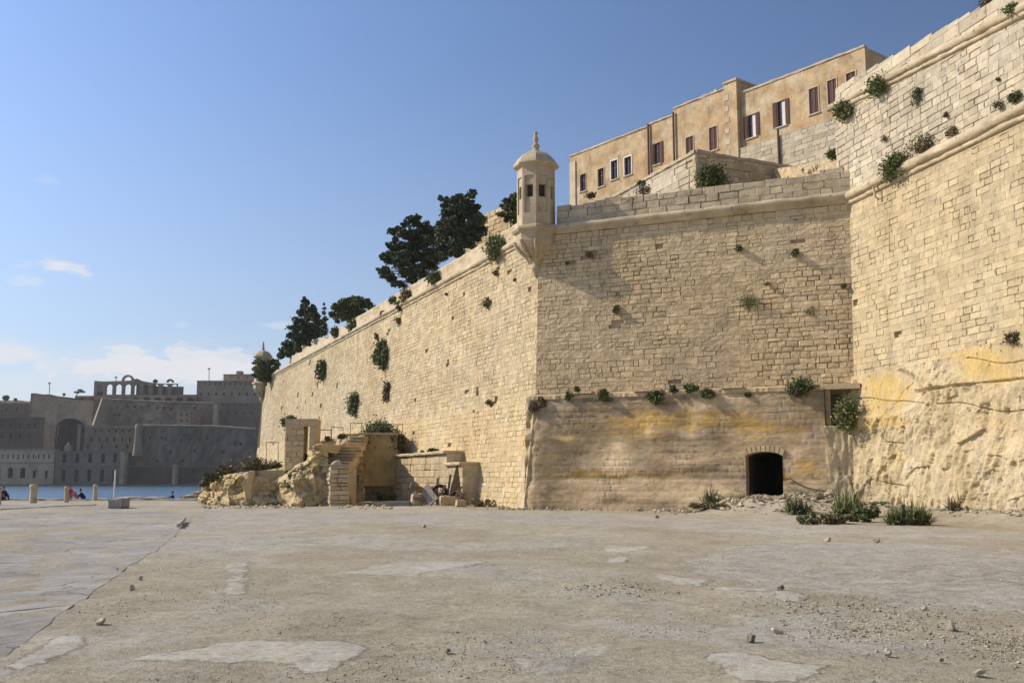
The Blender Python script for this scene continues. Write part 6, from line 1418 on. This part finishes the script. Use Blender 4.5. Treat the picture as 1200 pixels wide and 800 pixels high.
wb(LW, 583, 319, 6, 6, 'tiny dry tuft in a wall hole left under the turret', 150, .08, 'dry', tb=.2)
wb(LW, 450, 366, 6, 9, 'small dark tuft under the cordon right of the rounded pine', 200, .1, 'dry', tb=.2)
wb(LW, 468, 377, 5, 15, 'thin hanging sprig under the cordon near the layered pine', 260, .1, shape='tall')
wb(LTop, 585, 285, 20, 27, 'bright leafy bush on the cordon left of the corner turret', 2200, .11, out=.7, tb=.65)
wb(LTop, 511, 324, 16, 16, 'dry green bush on the cordon under the dense pine', 1000, .12, tb=.35, out=.5)
wb(LTop, 478, 344, 14, 14, 'dull bush on the cordon under the layered pine', 700, .13, 'dry', tb=.5)
wb(LTop, 470, 357, 8, 12, 'small bush on the cordon left of the dull one', 400, .12)
wb(LTop, 461, 351, 6, 9, 'round little shrub on the parapet top below the layered pine', 300, .12, tb=.3)
wb(LTop, 414, 379, 10, 14, 'green shrub on the parapet under the rounded pine', 500, .15, tb=.4)
wb(LTop, 394, 386, 9, 16, 'pale shrub at the start of the broken parapet', 500, .16, tb=.6)
wb(LW, 524, 344, 3, 3, 'tiny dark tuft high on the curtain wall under the dense pine', 60, .08, 'dry', tb=.1)
wb(LW, 443, 392, 5, 6, 'tiny dull tuft left above the dense round bush', 90, .12, 'dry', tb=.3)
wb((O0, nL0), 575, 470, 7, 7, 'small dry tuft on the batter line left of the corner', 200, .08, 'dry', tb=.2)
wb((O0, nL0), 626, 476, 9, 20, 'dry bush in the broken corner at the ledge end', 500, .08, 'dry', tb=.3)
wb(LW, 604, 327, 3, 7, 'thin dry sprig right beneath the turret corbel', 60, .07, 'dry', tb=.2)
# middle face
wb(MW, 722, 361, 10, 9, 'small green tuft left of centre on the half-shaded face', 420, .08)
wb(MW, 866.5, 290, 9, 8, 'small dark tuft high on the half-shaded face right of centre', 350, .07, tb=.3)
wb(MW, 932.5, 295, 12, 9, 'wider dark tuft high near the right end of the half-shaded face', 450, .07, tb=.3)
wb(MW, 690, 298, 11, 5, 'flat dark tuft in the turret shadow', 260, .07, 'dry', tb=.2)
wb(MW, 665, 308, 5, 3, 'tiny dark tuft below the flat one in the turret shadow', 80, .06, 'dry', tb=.1)
wb(MW, 988, 333, 7, 6, 'little tuft at the right edge of the half-shaded face', 200, .07, tb=.3)
wb(MW, 880, 350, 34, 20, 'faint sparse creeper in the middle of the half-shaded face', 620, .06, out=.12, tb=.75, nm='creeper', cat='creeper')
wb(MW, 945, 363, 22, 12, 'very sparse creeper right of the faint one', 200, .05, 'dry', out=.1, tb=.7, nm='creeper', cat='creeper')
wb(MW, 900, 332, 8, 5, 'tiny sprig above the faint creeper', 90, .06, 'dry', tb=.5)
# ledge tufts
LG = (A - nM * (aM1 + .1) , nM)
for (u, v, w, h, n, m, tb, lab) in (
    (636, 468, 12, 12, 400, 'dry', .3, 'dry clump at the left start of the ledge'),
    (668, 462, 12, 12, 700, 'bush', .35, 'green ledge clump next to the broken capping slab'),
    (677, 456, 9, 10, 350, 'bush', .3, 'smaller clump rising behind the green slab-side clump'),
    (708, 462, 16, 14, 900, 'bush', .5, 'ledge clump standing alone between slab and the long group'),
    (769, 462, 22, 15, 1200, 'bush', .35, 'widest ledge clump above the ochre stain'),
    (790, 455, 12, 12, 500, 'bush', .35, 'ledge clump just right of the widest one'),
    (810, 453, 18, 15, 900, 'bush', .5, 'tall ledge clump in the centre of the face'),
    (830, 458, 16, 15, 800, 'bush', .35, 'drooping ledge clump at the right end of the group'),
    (877, 461, 9, 8, 240, 'dry', .3, 'tiny dry ledge clump above the arch'),
    (939, 453, 38, 14, 1900, 'bush', .3, 'broad flat ledge bush near the niche')):
    wb(LG, u, v, w, h, lab, n, .085, m, out=.5, tb=tb, nm='ledge_plant', cat='plant', grp='plants along the stone ledge')
p = Vector(Mp(s_end + .9, -.25, 0)); 
wb((Vector(Mp(0, -.1, 0)), nM), 992, 477, 20, 40, 'bright green bush filling the niche beside the rock face', 2600, .085, out=.5, tb=.75, nm='niche_bush', grp=None)
# right wall
wb(RU, 993, 126, 22, 24, 'leafy tuft at the left end of the top cordon', 1300, .085, out=.6, tb=.55)
wb(RU, 1033, 98, 26, 18, 'greyish bush on the top cordon near the house corner', 1300, .08, out=.6, tb=.5)
wb(RU, 1077, 112, 13, 26, 'upright sprig on the pale wall between the cordons', 380, .07, out=.3, tb=.5, shape='tall')
wb(RU, 1110, 134, 6, 8, 'tiny dry tuft below the upright sprig', 100, .06, 'dry', tb=.3)
wb(RU, 1038, 163, 10, 8, 'dry forked sprig low on the pale wall', 100, .06, 'dry', tb=.5)
wb(RW, 1053, 192, 30, 26, 'big green bush growing out of the lower cordon', 2600, .08, out=.8, tb=.55)
wb(RU, 1083, 170, 34, 10, 'dull weeds lying along the lower cordon', 900, .07, 'dry', out=.4, tb=.6)
wb(RU, 1117, 155, 16, 8, 'yellowish weeds on the lower cordon right of the dull ones', 400, .07, 'dry', out=.4, tb=.8)
wb(RU, 1171, 92, 5, 7, 'tiny green tuft high on the pale wall at right', 80, .05)
wb(RU, 1192, 113, 16, 13, 'green tuft on the lower cordon at the right frame edge', 700, .06, out=.4)
wb(RU, 1174, 121, 12, 8, 'small dry tuft on the lower cordon near the frame edge', 200, .05, 'dry', tb=.4)
wb(RU, 1190, 10, 20, 14, 'dry green weeds on the top cordon at the right frame edge', 700, .06, out=.5, tb=.35)
wb(RW, 1191, 396, 22, 12, 'dark dry growth hanging at the rock top by the right frame edge', 600, .06, 'dry', out=.6, tb=.05)
pt = lambda u, v, s: on(B - nR * (aU + .8), nR, u, v)
wb((B - nR * (aU + .9), nR), 1168, 5, 30, 20, 'dark bush on top of the rampart at the upper right corner', 1400, .09, 'dry', out=.9, tb=.2, hang=0, nm='parapet_bush', grp=None)
def top_weeds(u0, v0, u1, v1, lab, mat, n, sz=.07):
    a, b = on(B - nR * (aU + .6), nR, u0, v0), on(B - nR * (aU + .6), nR, u1, v1); root = thing('parapet_weeds', lab, 'weeds', tuple(a)); g = MB()
    for k in range(n):
        c = a.lerp(b, random.random()); blades(g, c - Z * .1, 5, .38 * (.6 + .7 * abs(nz(c.x * 3, c.y, 1))), .015, .8, tbase=.4)
    g.build('foliage', M[mat], root)
top_weeds(1075, 62, 1110, 45, 'reddish weeds on the rampart top right of the house corner', 'redgrass', 70)
top_weeds(1112, 40, 1150, 22, 'taller reddish weeds on the rampart top near the dark bush', 'redgrass', 70)
top_weeds(1000, 98, 1020, 88, 'short dull weeds on the rampart top next to the house', 'dry', 25)
# outwork bush, slope weeds
q = at(834, 206, 54.5); wall_bush('outwork_bush', 'spreading green bush at the point of the shaded outwork', (q.x, q.y, q.z), Vector((-.3, -.95, 0)).normalized(), .95, .85, .6, 3600, .085, 'bush', 'bush', None, .1, 'ball', .4)
q = at(850, 213, 54.2); wall_bush('yellow_shrub', 'small yellow-green shrub beside the outwork bush', (q.x, q.y, q.z), Vector((-.3, -.95, 0)).normalized(), .28, .4, .3, 400, .08, 'agave', 'bush', None, .1, 'ball', .95)
q = at(978, 181, 55.5); wall_bush('terrace_shrub', 'low green shrub on the rubble slope below the pale retaining wall', (q.x, q.y, q.z), Vector((-.4, -.9, 0)).normalized(), .6, .45, .5, 900, .08, 'bush', 'bush', None, 0, 'ball', .45)
sl = MB(); S_ = [at(905, 202, 60), at(925, 197, 58), at(955, 192, 57), at(985, 184, 56), at(1000, 180, 56)]
G = [[(p.x, p.y + 4, p.z + .5 + .2 * nz(p.x, 1, 1)), (p.x, p.y + 2, p.z + .3 + .3 * nz(p.x * 2, 1, 1)), (p.x, p.y, p.z), (p.x, p.y - 2, p.z - 1.6), (p.x, p.y - 3.5, p.z - 4)] for p in [S_[i].lerp(S_[i + 1], k / 6) for i in range(4) for k in range(6)]]
G2 = []
for a_, b_ in zip(G[:-1], G[1:]):
    for q in range(5):
        row = [Vector(p).lerp(Vector(p2), q / 5) for p, p2 in zip(a_, b_)]; fine = []
        for c_, d_ in zip(row[:-1], row[1:]):
            for w_ in range(12): e_ = c_.lerp(d_, w_ / 12); fine.append(tuple(e_ + Vector((0, -.5, .7)) * (.28 * facet(e_.x * 1.1, e_.y * .9, e_.z * 1.1) + .12 * facet(e_.x * 3, e_.y * 3, e_.z * 3))))
        G2.append(fine)
sl.grid(G2, .5, .05, False); kindof(sl.build('earth_slope', M['mid']), 'structure')
for (u, v, D, w, lab) in ((758, 222, 57, 1.2, 'dry weeds on the bottom of the ramp left of the outwork'), (752, 214, 57.5, .5, 'small dark weed clump on the ramp stones'), (755, 231, 54.8, .4, 'little tuft at the ramp foot behind the parapet'), (797, 201, 57.2, .0, ''), (693, 229, 57.5, .7, 'green tuft under the leftmost house windows')):
    if not lab: continue
    q = at(u, v, D); wall_bush('ramp_weeds', lab, (q.x, q.y, q.z), Vector((-.3, -.95, 0)).normalized(), w * .6, .3, .3, 300, .08, 'dry', 'weeds', None, 0, 'ball', .4)
# ================================================================ plants on the ground
def ground_plant(name, label, u, v, w_px, h_px, kind, n, cat='plant', group=None, mat=None, z=0.0):
    p = ground_at(u, v); D = p.y; p.z = gh(p.x, p.y) + dirt(p.x, p.y); R_ = w_px / 2 * D / FPX; H = h_px * D / FPX * (1.12 if kind == 'spiky' else .9); n = int(n * 1.4)
    root = thing(name, label, cat, tuple(p), group); g = MB()
    if kind == 'spiky':
        k = max(1, int(R_ / .45))
        for i in range(k * 2 + 1):
            c = p + Vector(((i / (k * 2) * 2 - 1) * max(0, R_ - .35) if k else 0, random.uniform(-.4, .4), 0)); blades(g, c, int(1.3 * n / (k * 2 + 1)), H * random.uniform(.8, 1.15) * (1 - .35 * abs(i / (k * 2) * 2 - 1)), .028, 1.05, tbase=.45)
        g.build('leaves', M[mat or 'agave'], root)
    else:
        for i in range(14):
            c = p + Vector((random.uniform(-R_, R_), random.uniform(-.5, .5), H * random.uniform(.15, .7))); leaves(g, ball(int(n / 14), (R_ * .35, .3, H * .3), .0) + np.array(c), .09, tbase=.4 + random.uniform(-.2, .2), tvar=.6)
        blades(g, p, 60, H, .015, .8, tbase=.5); g.build('foliage', M[mat or 'bush'], root)
        s_ = MB(); s_.tube([p, p + Z * H * .5], [.04, .01], 5); s_.build('stem', M['bark'], root)
    return root
GP = 'spiky plants in front of the walls'
ground_plant('spiky_plant', 'tall spiky green plant left of the dark arch', 850, 599, 52, 29, 'spiky', 240, group=GP)
ground_plant('spiky_plant', 'lower spiky plant directly in front of the dark arch', 881, 598, 26, 17, 'spiky', 110, group=GP)
ground_plant('spiky_plant', 'rounded spiky plant on the rubble mound right of the arch', 933, 604, 34, 22, 'spiky', 190, group=GP)
ground_plant('spiky_plant', 'tall dark spiky plant at the foot of the niche pier', 996, 607, 34, 36, 'spiky', 220, group=GP)
ground_plant('leafy_plant', 'wide dark leafy plant right of the white block', 1008, 611, 42, 22, 'leafy', 1800, mat='bush')
ground_plant('spiky_plant', 'largest spiky plant, in front of the yellow rock face', 1064, 615, 60, 29, 'spiky', 420, group=GP)
ground_plant('spiky_plant', 'pale yellowish spiky plant right of the largest one', 1117, 609, 24, 20, 'spiky', 90, group=GP, mat='dry')
ground_plant('leafy_plant', 'low bright plant on the front edge of the rubble mound', 945, 614, 22, 12, 'leafy', 500, mat='agave')
ground_plant('leafy_plant', 'dry brown weeds left of the tall spiky plant', 830, 601, 44, 9, 'leafy', 700, mat='dry', cat='weeds')
ground_plant('leafy_plant', 'dry brown weeds between the rubble and the wide dark plant', 975, 613, 40, 13, 'leafy', 900, mat='dry', cat='weeds')
ground_plant('leafy_plant', 'reddish dry bush behind the rubble mound near the niche', 972, 596, 30, 20, 'leafy', 900, mat='redgrass', cat='bush')
ground_plant('leafy_plant', 'reddish dry bush on top of the rubble mound by the arch', 915, 592, 34, 14, 'leafy', 700, mat='redgrass', cat='bush')
ground_plant('leafy_plant', 'low brown weeds along the rock foot at the right frame edge', 1172, 605, 60, 6, 'leafy', 700, mat='dry', cat='weeds')
ground_plant('leafy_plant', 'low green weeds at the rock foot behind the largest plant', 1040, 603, 30, 7, 'leafy', 300, mat='bush', cat='weeds')
ground_plant('leafy_plant', 'thin dry weeds beside the stick frame at the wall foot', 563, 594, 20, 12, 'leafy', 260, mat='dry', cat='weeds')
ground_plant('leafy_plant', 'dark weeds in the hollow below the ochre block', 452, 589, 18, 16, 'leafy', 500, mat='bush', cat='weeds')
def rock_bush(label, u, v, D, w, h, n, mat='bush', tb=.4, nm='rock_bush'):
    q = at(u, v, D); s = D / FPX
    return wall_bush(nm, label, tuple(q), Vector((-.1, -1, 0)).normalized(), w / 2 * s, h / 2 * s, w / 2 * s * .8, n, .11, mat, 'bush', 'bushes on the rock outcrop and ruins', 0, 'ball', tb)
rock_bush('dark green mat of bushes crowning the big ochre block', 448, 505, 77, 44, 20, 3600)
rock_bush('dark drooping bush at the right end of the ochre block top', 465, 515, 76, 12, 32, 1200, tb=.3)
rock_bush('dark weeds at the left end of the ochre block top', 428, 514, 75.3, 12, 12, 700, tb=.3)
rock_bush('green weeds on the lintel of the ruined doorway', 342, 494, 64.6, 24, 12, 1300)
rock_bush('small dark weeds on the right part of the doorway lintel', 356, 496, 64.5, 10, 8, 400, tb=.25)
rock_bush('green bush in the cleft below the ruined doorway', 347, 560, 62.6, 14, 28, 1500, tb=.3)
rock_bush('dark bush on the stub wall cap, upper of two', 509, 529, 70.6, 14, 12, 900, tb=.35)
rock_bush('dark bush drooping over the stub wall step, lower of two', 511, 538, 69.8, 14, 10, 800, tb=.35)
rock_bush('dry vine hanging at the right end of the stub wall', 527, 547, 66.3, 8, 14, 500, 'dry', .4)
rock_bush('tiny plant left on the stub wall cap', 495, 530, 72.5, 6, 5, 160)
rock_bush('brown heath bush on the far left rock top', 265, 552, 66, 26, 14, 1600, 'dry', .5)
rock_bush('dark low scrub spreading left on the far rock', 248, 559, 65, 22, 10, 900, tb=.25)
rock_bush('olive scrub along the far rock top beside the handrail', 300, 549, 66.5, 50, 11, 2200, 'dry', .35)
rock_bush('dark scrub against the low shaded parapet', 322, 548, 67, 22, 12, 1200, tb=.3)
rock_bush('round bush on the wall foot above the parapet', 300, 540, 69, 8, 9, 400, tb=.3)
rock_bush('small brown bush on the rock left of the stair', 384, 514, 66, 10, 5, 260, 'dry', .3)
rock_bush('small brown bush nearest the stair top on the rock', 400, 511, 66, 11, 6, 300, 'dry', .3)
rock_bush('dry scrub at the seaward end of the far rock', 240, 566, 65, 12, 8, 400, 'dry', .4)
rock_bush('green weeds trailing inside the doorway opening', 357, 538, 64.8, 8, 16, 400, tb=.35)
# ================================================================ bollards, pole, blocks, people, loose stones
def bollard(name, label, u, vb, w_px, h_px, mat='trim', group='stone bollards along the quay edge'):
    p = ground_at(u, vb); p.z = gh(p.x, p.y); D = p.y; r = w_px / 2 * D / FPX; H = h_px * D / FPX; root = thing(name, label, 'bollard', tuple(p), group)
    g = MB(); g.lathe(tuple(p), [(r * .98, -.1), (r * .96, H * .08), (r * .9, H * .3), (r * .86, H * .72), (r * .9, H * .78)], 14); g.build('shaft', M[mat], root)
    g = MB(); g.lathe(tuple(p), [(r * .9, H * .775), (r * 1.04, H * .80), (r * 1.05, H * .93), (r * .85, H * .99), (r * .3, H * 1.0)], 14); g.build('cap', M[mat], root)
    return root
bollard('stone_bollard', 'stout pale stone bollard, thickest of the row on the quay', 38.5, 589.3, 9.2, 21.5)
bollard('stone_bollard', 'stone bollard next to the person in the red jacket', 77.5, 588.2, 5.5, 18.5)
bollard('stone_bollard', 'slim stone bollard left of the white pole', 111, 586.5, 5.2, 18.5)
bollard('stone_bollard', 'stone bollard cut by the left frame edge beside the person in purple', -1.5, 591.5, 5.0, 20)
p = ground_at(133, 590); root = thing('white_pole', 'thin white painted pole standing behind the low concrete block', 'pole', tuple(p)); zt = at(133, 551.5, p.y).z
g = MB(); g.tube([p, (p.x, p.y, zt)], .055, 8); g.build('shaft', M['white'], root); g = MB(); g.lathe(tuple(p), [(.14, 0), (.14, .04), (.07, .06)], 10); g.build('foot', M['white'], root); g = MB(); g.lathe((p.x, p.y, zt), [(.055, 0), (.07, .02), (.03, .06)], 8); g.build('cap', M['white'], root)
def slab_block(name, label, u0, u1, vt, vb, dep, mat, cat='concrete block', rough=.03):
    a, b = ground_at(u0, vb), ground_at(u1, vb); D = a.y; H = at(u0, vt, D).z; root_c = (a + b) / 2 + Vector((0, dep / 2, H / 2))
    return jitterbox(name, root_c, ((b.x - a.x) / 2 * 1.05, dep / 2, H / 2 * 1.1), (0, 0, .04), mat, label, cat)
slab_block('concrete_block', 'low grey concrete block in front of the white pole', 125, 143, 584.5, 595.5, 1.2, 'concrete')
slab_block('concrete_block', 'squared pale concrete block against the far left rocks', 270, 292, 582.5, 592, .9, 'paleconc')
slab_block('white_block', 'small white block lying beside the rubble mound', 977, 990, 590, 595, .35, 'white', 'block')
for (u, v, w, h, lab) in ((880.5, 755, 8, 10, 'upright pointed pale stone lying alone in the right foreground'), (1114.5, 740.5, 8, 10, 'upright pale stone casting a shadow in the right foreground'), (911, 742, 12, 5, 'flat dark stone near the upright pointed one'), (915, 693.5, 7, 5, 'small brown stone beside the pale bedrock strip'), (154.5, 690.5, 5, 6, 'small dark pointed stone on the gravel at left'), (165, 678.5, 4, 5, 'small pale stone behind the dark pointed one'), (1041, 768.5, 8, 4, 'flattish stone at the right foreground by the pale patch'), (970, 633.5, 6, 4, 'little dark stone on the pale strip before the plants'), (1027, 637, 8, 4, 'pale crumbled stone on the strip right of the little dark one'), (1083, 712.5, 6, 4, 'pale stone at the edge of the smooth grey slab'), (118, 730, 10, 5, 'dirt clod beside the concrete apron edge'), (497, 618.5, 3.5, 3.5, 'tiny black stone out on the middle of the quay'), (770, 607.5, 4, 3.5, 'tiny dark stone near the wall foot at centre'), (1103, 777, 5, 4, 'small white stone in the right foreground'), (1147, 793, 12, 5, 'pale lump at the bottom right'), (524, 764, 7, 4, 'small dark clod in the centre foreground')):
    p = ground_at(u, v); s = p.y / FPX; hs_ = (w / 2 * s, w / 2 * s * .8, h / 2 * s * .9); p.z = gh(p.x, p.y) + hs_[2] * .55 + .02
    jitterbox('loose_stone', p, tuple(x * 1.0 for x in hs_), (.2, .3, u), 'pebble', lab, 'stone', 'loose stones on the quay')
# embedded sticks / wooden trace
a, b = ground_at(209, 619), ground_at(216, 612)
g = MB(); g.tube([a + Z * .1, b + Z * .12], .07, 6); tag(g.build('stick', M['pale']), 'short pale stick lying near the apron edge at left', 'stick')
a, b = ground_at(944, 599), ground_at(975, 598.5); a.z = gh(a.x, a.y) + dirt(a.x, a.y) + .18; b.z = gh(b.x, b.y) + dirt(b.x, b.y) + .2
g = MB(); g.tube([a, b], .08, 8); tag(g.build('metal_pipe', M['iron']), 'dark pipe lying across the rubble by the white block', 'pipe')
cb = MB(); pts = [hit(u, v, OM0 + nM * .12, nM0) for u, v in ((920, 562), (926, 560), (934, 566), (946, 571), (958, 574), (966, 575))]; cb.tube(pts, .022, 5); tag(cb.build('hanging_cable', M['dark']), 'thin dark cable drooping on the stained wall right of the arch', 'cable')
# people (one skinned body each)
def person(label, base, joints, edges, radii, mats, head, hair_mat, facing, cloth_split=None):
    root = thing('person', label, 'person', tuple(base))
    for nm, mat, idx in mats:
        me = bpy.data.meshes.new(nm); ids = sorted({i for e in idx for i in e}); mp = {j: k for k, j in enumerate(ids)}
        me.from_pydata([tuple(joints[i]) for i in ids], [(mp[a], mp[b]) for a, b in idx], []); me.update()
        o = bpy.data.objects.new(nm, me); COL.objects.link(o); o.parent = root; me.materials.append(M[mat])
        md = o.modifiers.new('skin', 'SKIN'); md.use_smooth_shade = True
        for j, i in zip(ids, range(len(ids))): me.skin_vertices[0].data[i].radius = (radii[j], radii[j])
        me.skin_vertices[0].data[0].use_root = True
        sb_ = o.modifiers.new('sub', 'SUBSURF'); sb_.levels = 1; sb_.render_levels = 2
    hb = MB(); c = Vector(base) + Vector(head); f = Vector(facing).normalized(); s_ = Vector((-f.y, f.x, 0))
    hb.lathe(tuple(c), [(.02, -.115), (.055, -.10), (.075, -.05), (.082, 0), (.08, .05), (.055, .095), (.02, .115)], 12)
    hb.tube([c - Z * .18, c - Z * .08], .05, 8); hb.tube([c + f * .07 + Z * .01, c + f * .10 - Z * .02], [.012, .018], 6)
    for q in (-1, 1): hb.tube([c + s_ * q * .078 + Z * .02, c + s_ * q * .092 - Z * .02], [.02, .015], 6)
    hb.build('head', M['skin'], root)
    ey = MB()
    for q in (-1, 1): ey.tube([c + f * .070 + s_ * q * .03 + Z * .012, c + f * .078 + s_ * q * .03 + Z * .012], .010, 6)
    ey.tube([c + f * .072 - Z * .052 - s_ * .022, c + f * .074 - Z * .052 + s_ * .022], .006, 5); ey.build('face_features', M['hair'], root)
    hr = MB(); hr.lathe((c.x - f.x * .018, c.y - f.y * .018, c.z), [(.080, -.04), (.095, .01), (.094, .06), (.07, .105), (.03, .13), (.005, .135)], 12); hr.build('hair', M[hair_mat], root)
    return root
def hand_bits(root, p, d, side):
    """small hand: palm, four unequal fingers and a thumb"""
    p = Vector(p); d = Vector(d).normalized(); s_ = d.cross(Z).normalized() if abs(d.z) < .9 else Vector((1, 0, 0)); g = MB()
    org = Vector(root.location); P_ = org + p
    g.box(P_ + d * .045, .045, .04, .016, d, s_, d.cross(s_).normalized())
    for k, L in enumerate((.065, .075, .07, .055)):
        b = P_ + d * .085 + s_ * (.03 - .02 * k); g.tube([b, b + d * L * .55 - Z * .008, b + d * L * .9 - Z * .03], [.009, .008, .006], 5)
    b = P_ + d * .03 + s_ * .04 * side; g.tube([b, b + s_ * .025 * side + d * .03, b + s_ * .03 * side + d * .055], [.010, .009, .007], 5)
    g.build('hand', M['skin'], root)
def sitter(label, u, v, face, top, legs, lean=.15, zoff=0.0, hair='hair', scale=1.0):
    p = ground_at(u, v); p.z = .12 + zoff; f = Vector(face).normalized(); s_ = Vector((-f.y, f.x, 0)); k = scale
    J = [Vector((0, 0, .14)), f * .04 * 1 + Z * .34, f * (lean * .7) + Z * .52, f * lean + Z * .60]             # pelvis chest neck
    J = [j * k for j in J]
    sh = [J[2] + s_ * .17 * k, J[2] - s_ * .17 * k]; el = [sh[0] + f * .14 * k - Z * .24 * k + s_ * .05, sh[1] + f * .14 * k - Z * .24 * k - s_ * .05]; wr = [el[0] + f * .22 * k - Z * .02 - s_ * .06, el[1] + f * .22 * k - Z * .02 + s_ * .06]
    hip = [J[0] + s_ * .09 * k, J[0] - s_ * .09 * k]; kn = [hip[0] + f * .36 * k + Z * .26 * k + s_ * .03, hip[1] + f * .38 * k + Z * .22 * k - s_ * .03]; an = [kn[0] + f * .14 * k - Z * .36 * k, kn[1] + f * .18 * k - Z * .33 * k]; toe = [a + f * .16 * k - Z * .03 for a in an]
    joints = J + sh + el + wr + hip + kn + an + toe
    rad = [.15, .145, .10, .055, .075, .075, .05, .05, .036, .036, .11, .11, .075, .075, .048, .048, .036, .036]; rad = [r * k for r in rad]
    root = person(label, p, joints, None, rad, [('upper_body', top, [(0, 1), (1, 2), (2, 3), (2, 4), (2, 5), (4, 6), (5, 7), (6, 8), (7, 9)]), ('trousers', legs, [(0, 10), (0, 11), (10, 12), (11, 13), (12, 14), (13, 15), (14, 16), (15, 17)])], J[3] + f * .03 + Z * .15, hair, f)
    hand_bits(root, wr[0], f - Z * .3, -1); hand_bits(root, wr[1], f - Z * .3, 1)
    return root
sitter('person in a red jacket sitting against a stone bollard on the quay', 80.5, 586.5, (1, -.25, 0), 'red', 'jeans', .05, .05, scale=1.25)
sitter('person in dark navy clothes crouching low on the quay edge', 97.5, 586, (-1, -.2, 0), 'navy', 'navy', .25, -.05, scale=.95)
sitter('person in purple sitting at the left edge of the picture', 2.0, 588.5, (1, -.6, 0), 'purple', 'navy', .1, .05, scale=1.15)
sitter('tiny distant person in dark blue at the waterline left of the rocks', 203, 584.5, (-1, -.3, 0), 'navy', 'navy', .1, -.15, scale=.7)
# low dark rocks at the water by the outcrop
for (u, v, w, h, lab) in ((222, 585, 14, 6, 'low dark rock at the waterline nearest the outcrop'), (232, 582, 12, 7, 'dark rounded rock against the outcrop foot'), (150, 585, 30, 3.5, 'long low stone on the quay edge right of the white pole'), (180, 585, 26, 3.5, 'flat low stone further right on the quay edge')):
    p = ground_at(u, v); s = p.y / FPX; jitterbox('shore_rock', Vector((p.x, p.y, h / 2 * s * .6)), (w / 2 * s, .8, h / 2 * s * 1.1), (0, 0, .1), 'core', lab, 'rock')
# ================================================================ light haze over the harbour
HAZE = .00012
if HAZE > 0:
    hm = bpy.data.materials.new('haze'); hm.use_nodes = True; n = hm.node_tree.nodes; n.remove(n['Principled BSDF'])
    v = n.new('ShaderNodeVolumePrincipled'); v.inputs['Density'].default_value = HAZE; v.inputs['Color'].default_value = (.92, .95, 1, 1); v.inputs['Anisotropy'].default_value = .2
    hm.node_tree.links.new(v.outputs[0], n['Material Output'].inputs['Volume'])
    g = MB(); g.box((0, 300, 45), 1500, 1300, 52); o = g.build('haze', hm); o['kind'] = 'stuff'
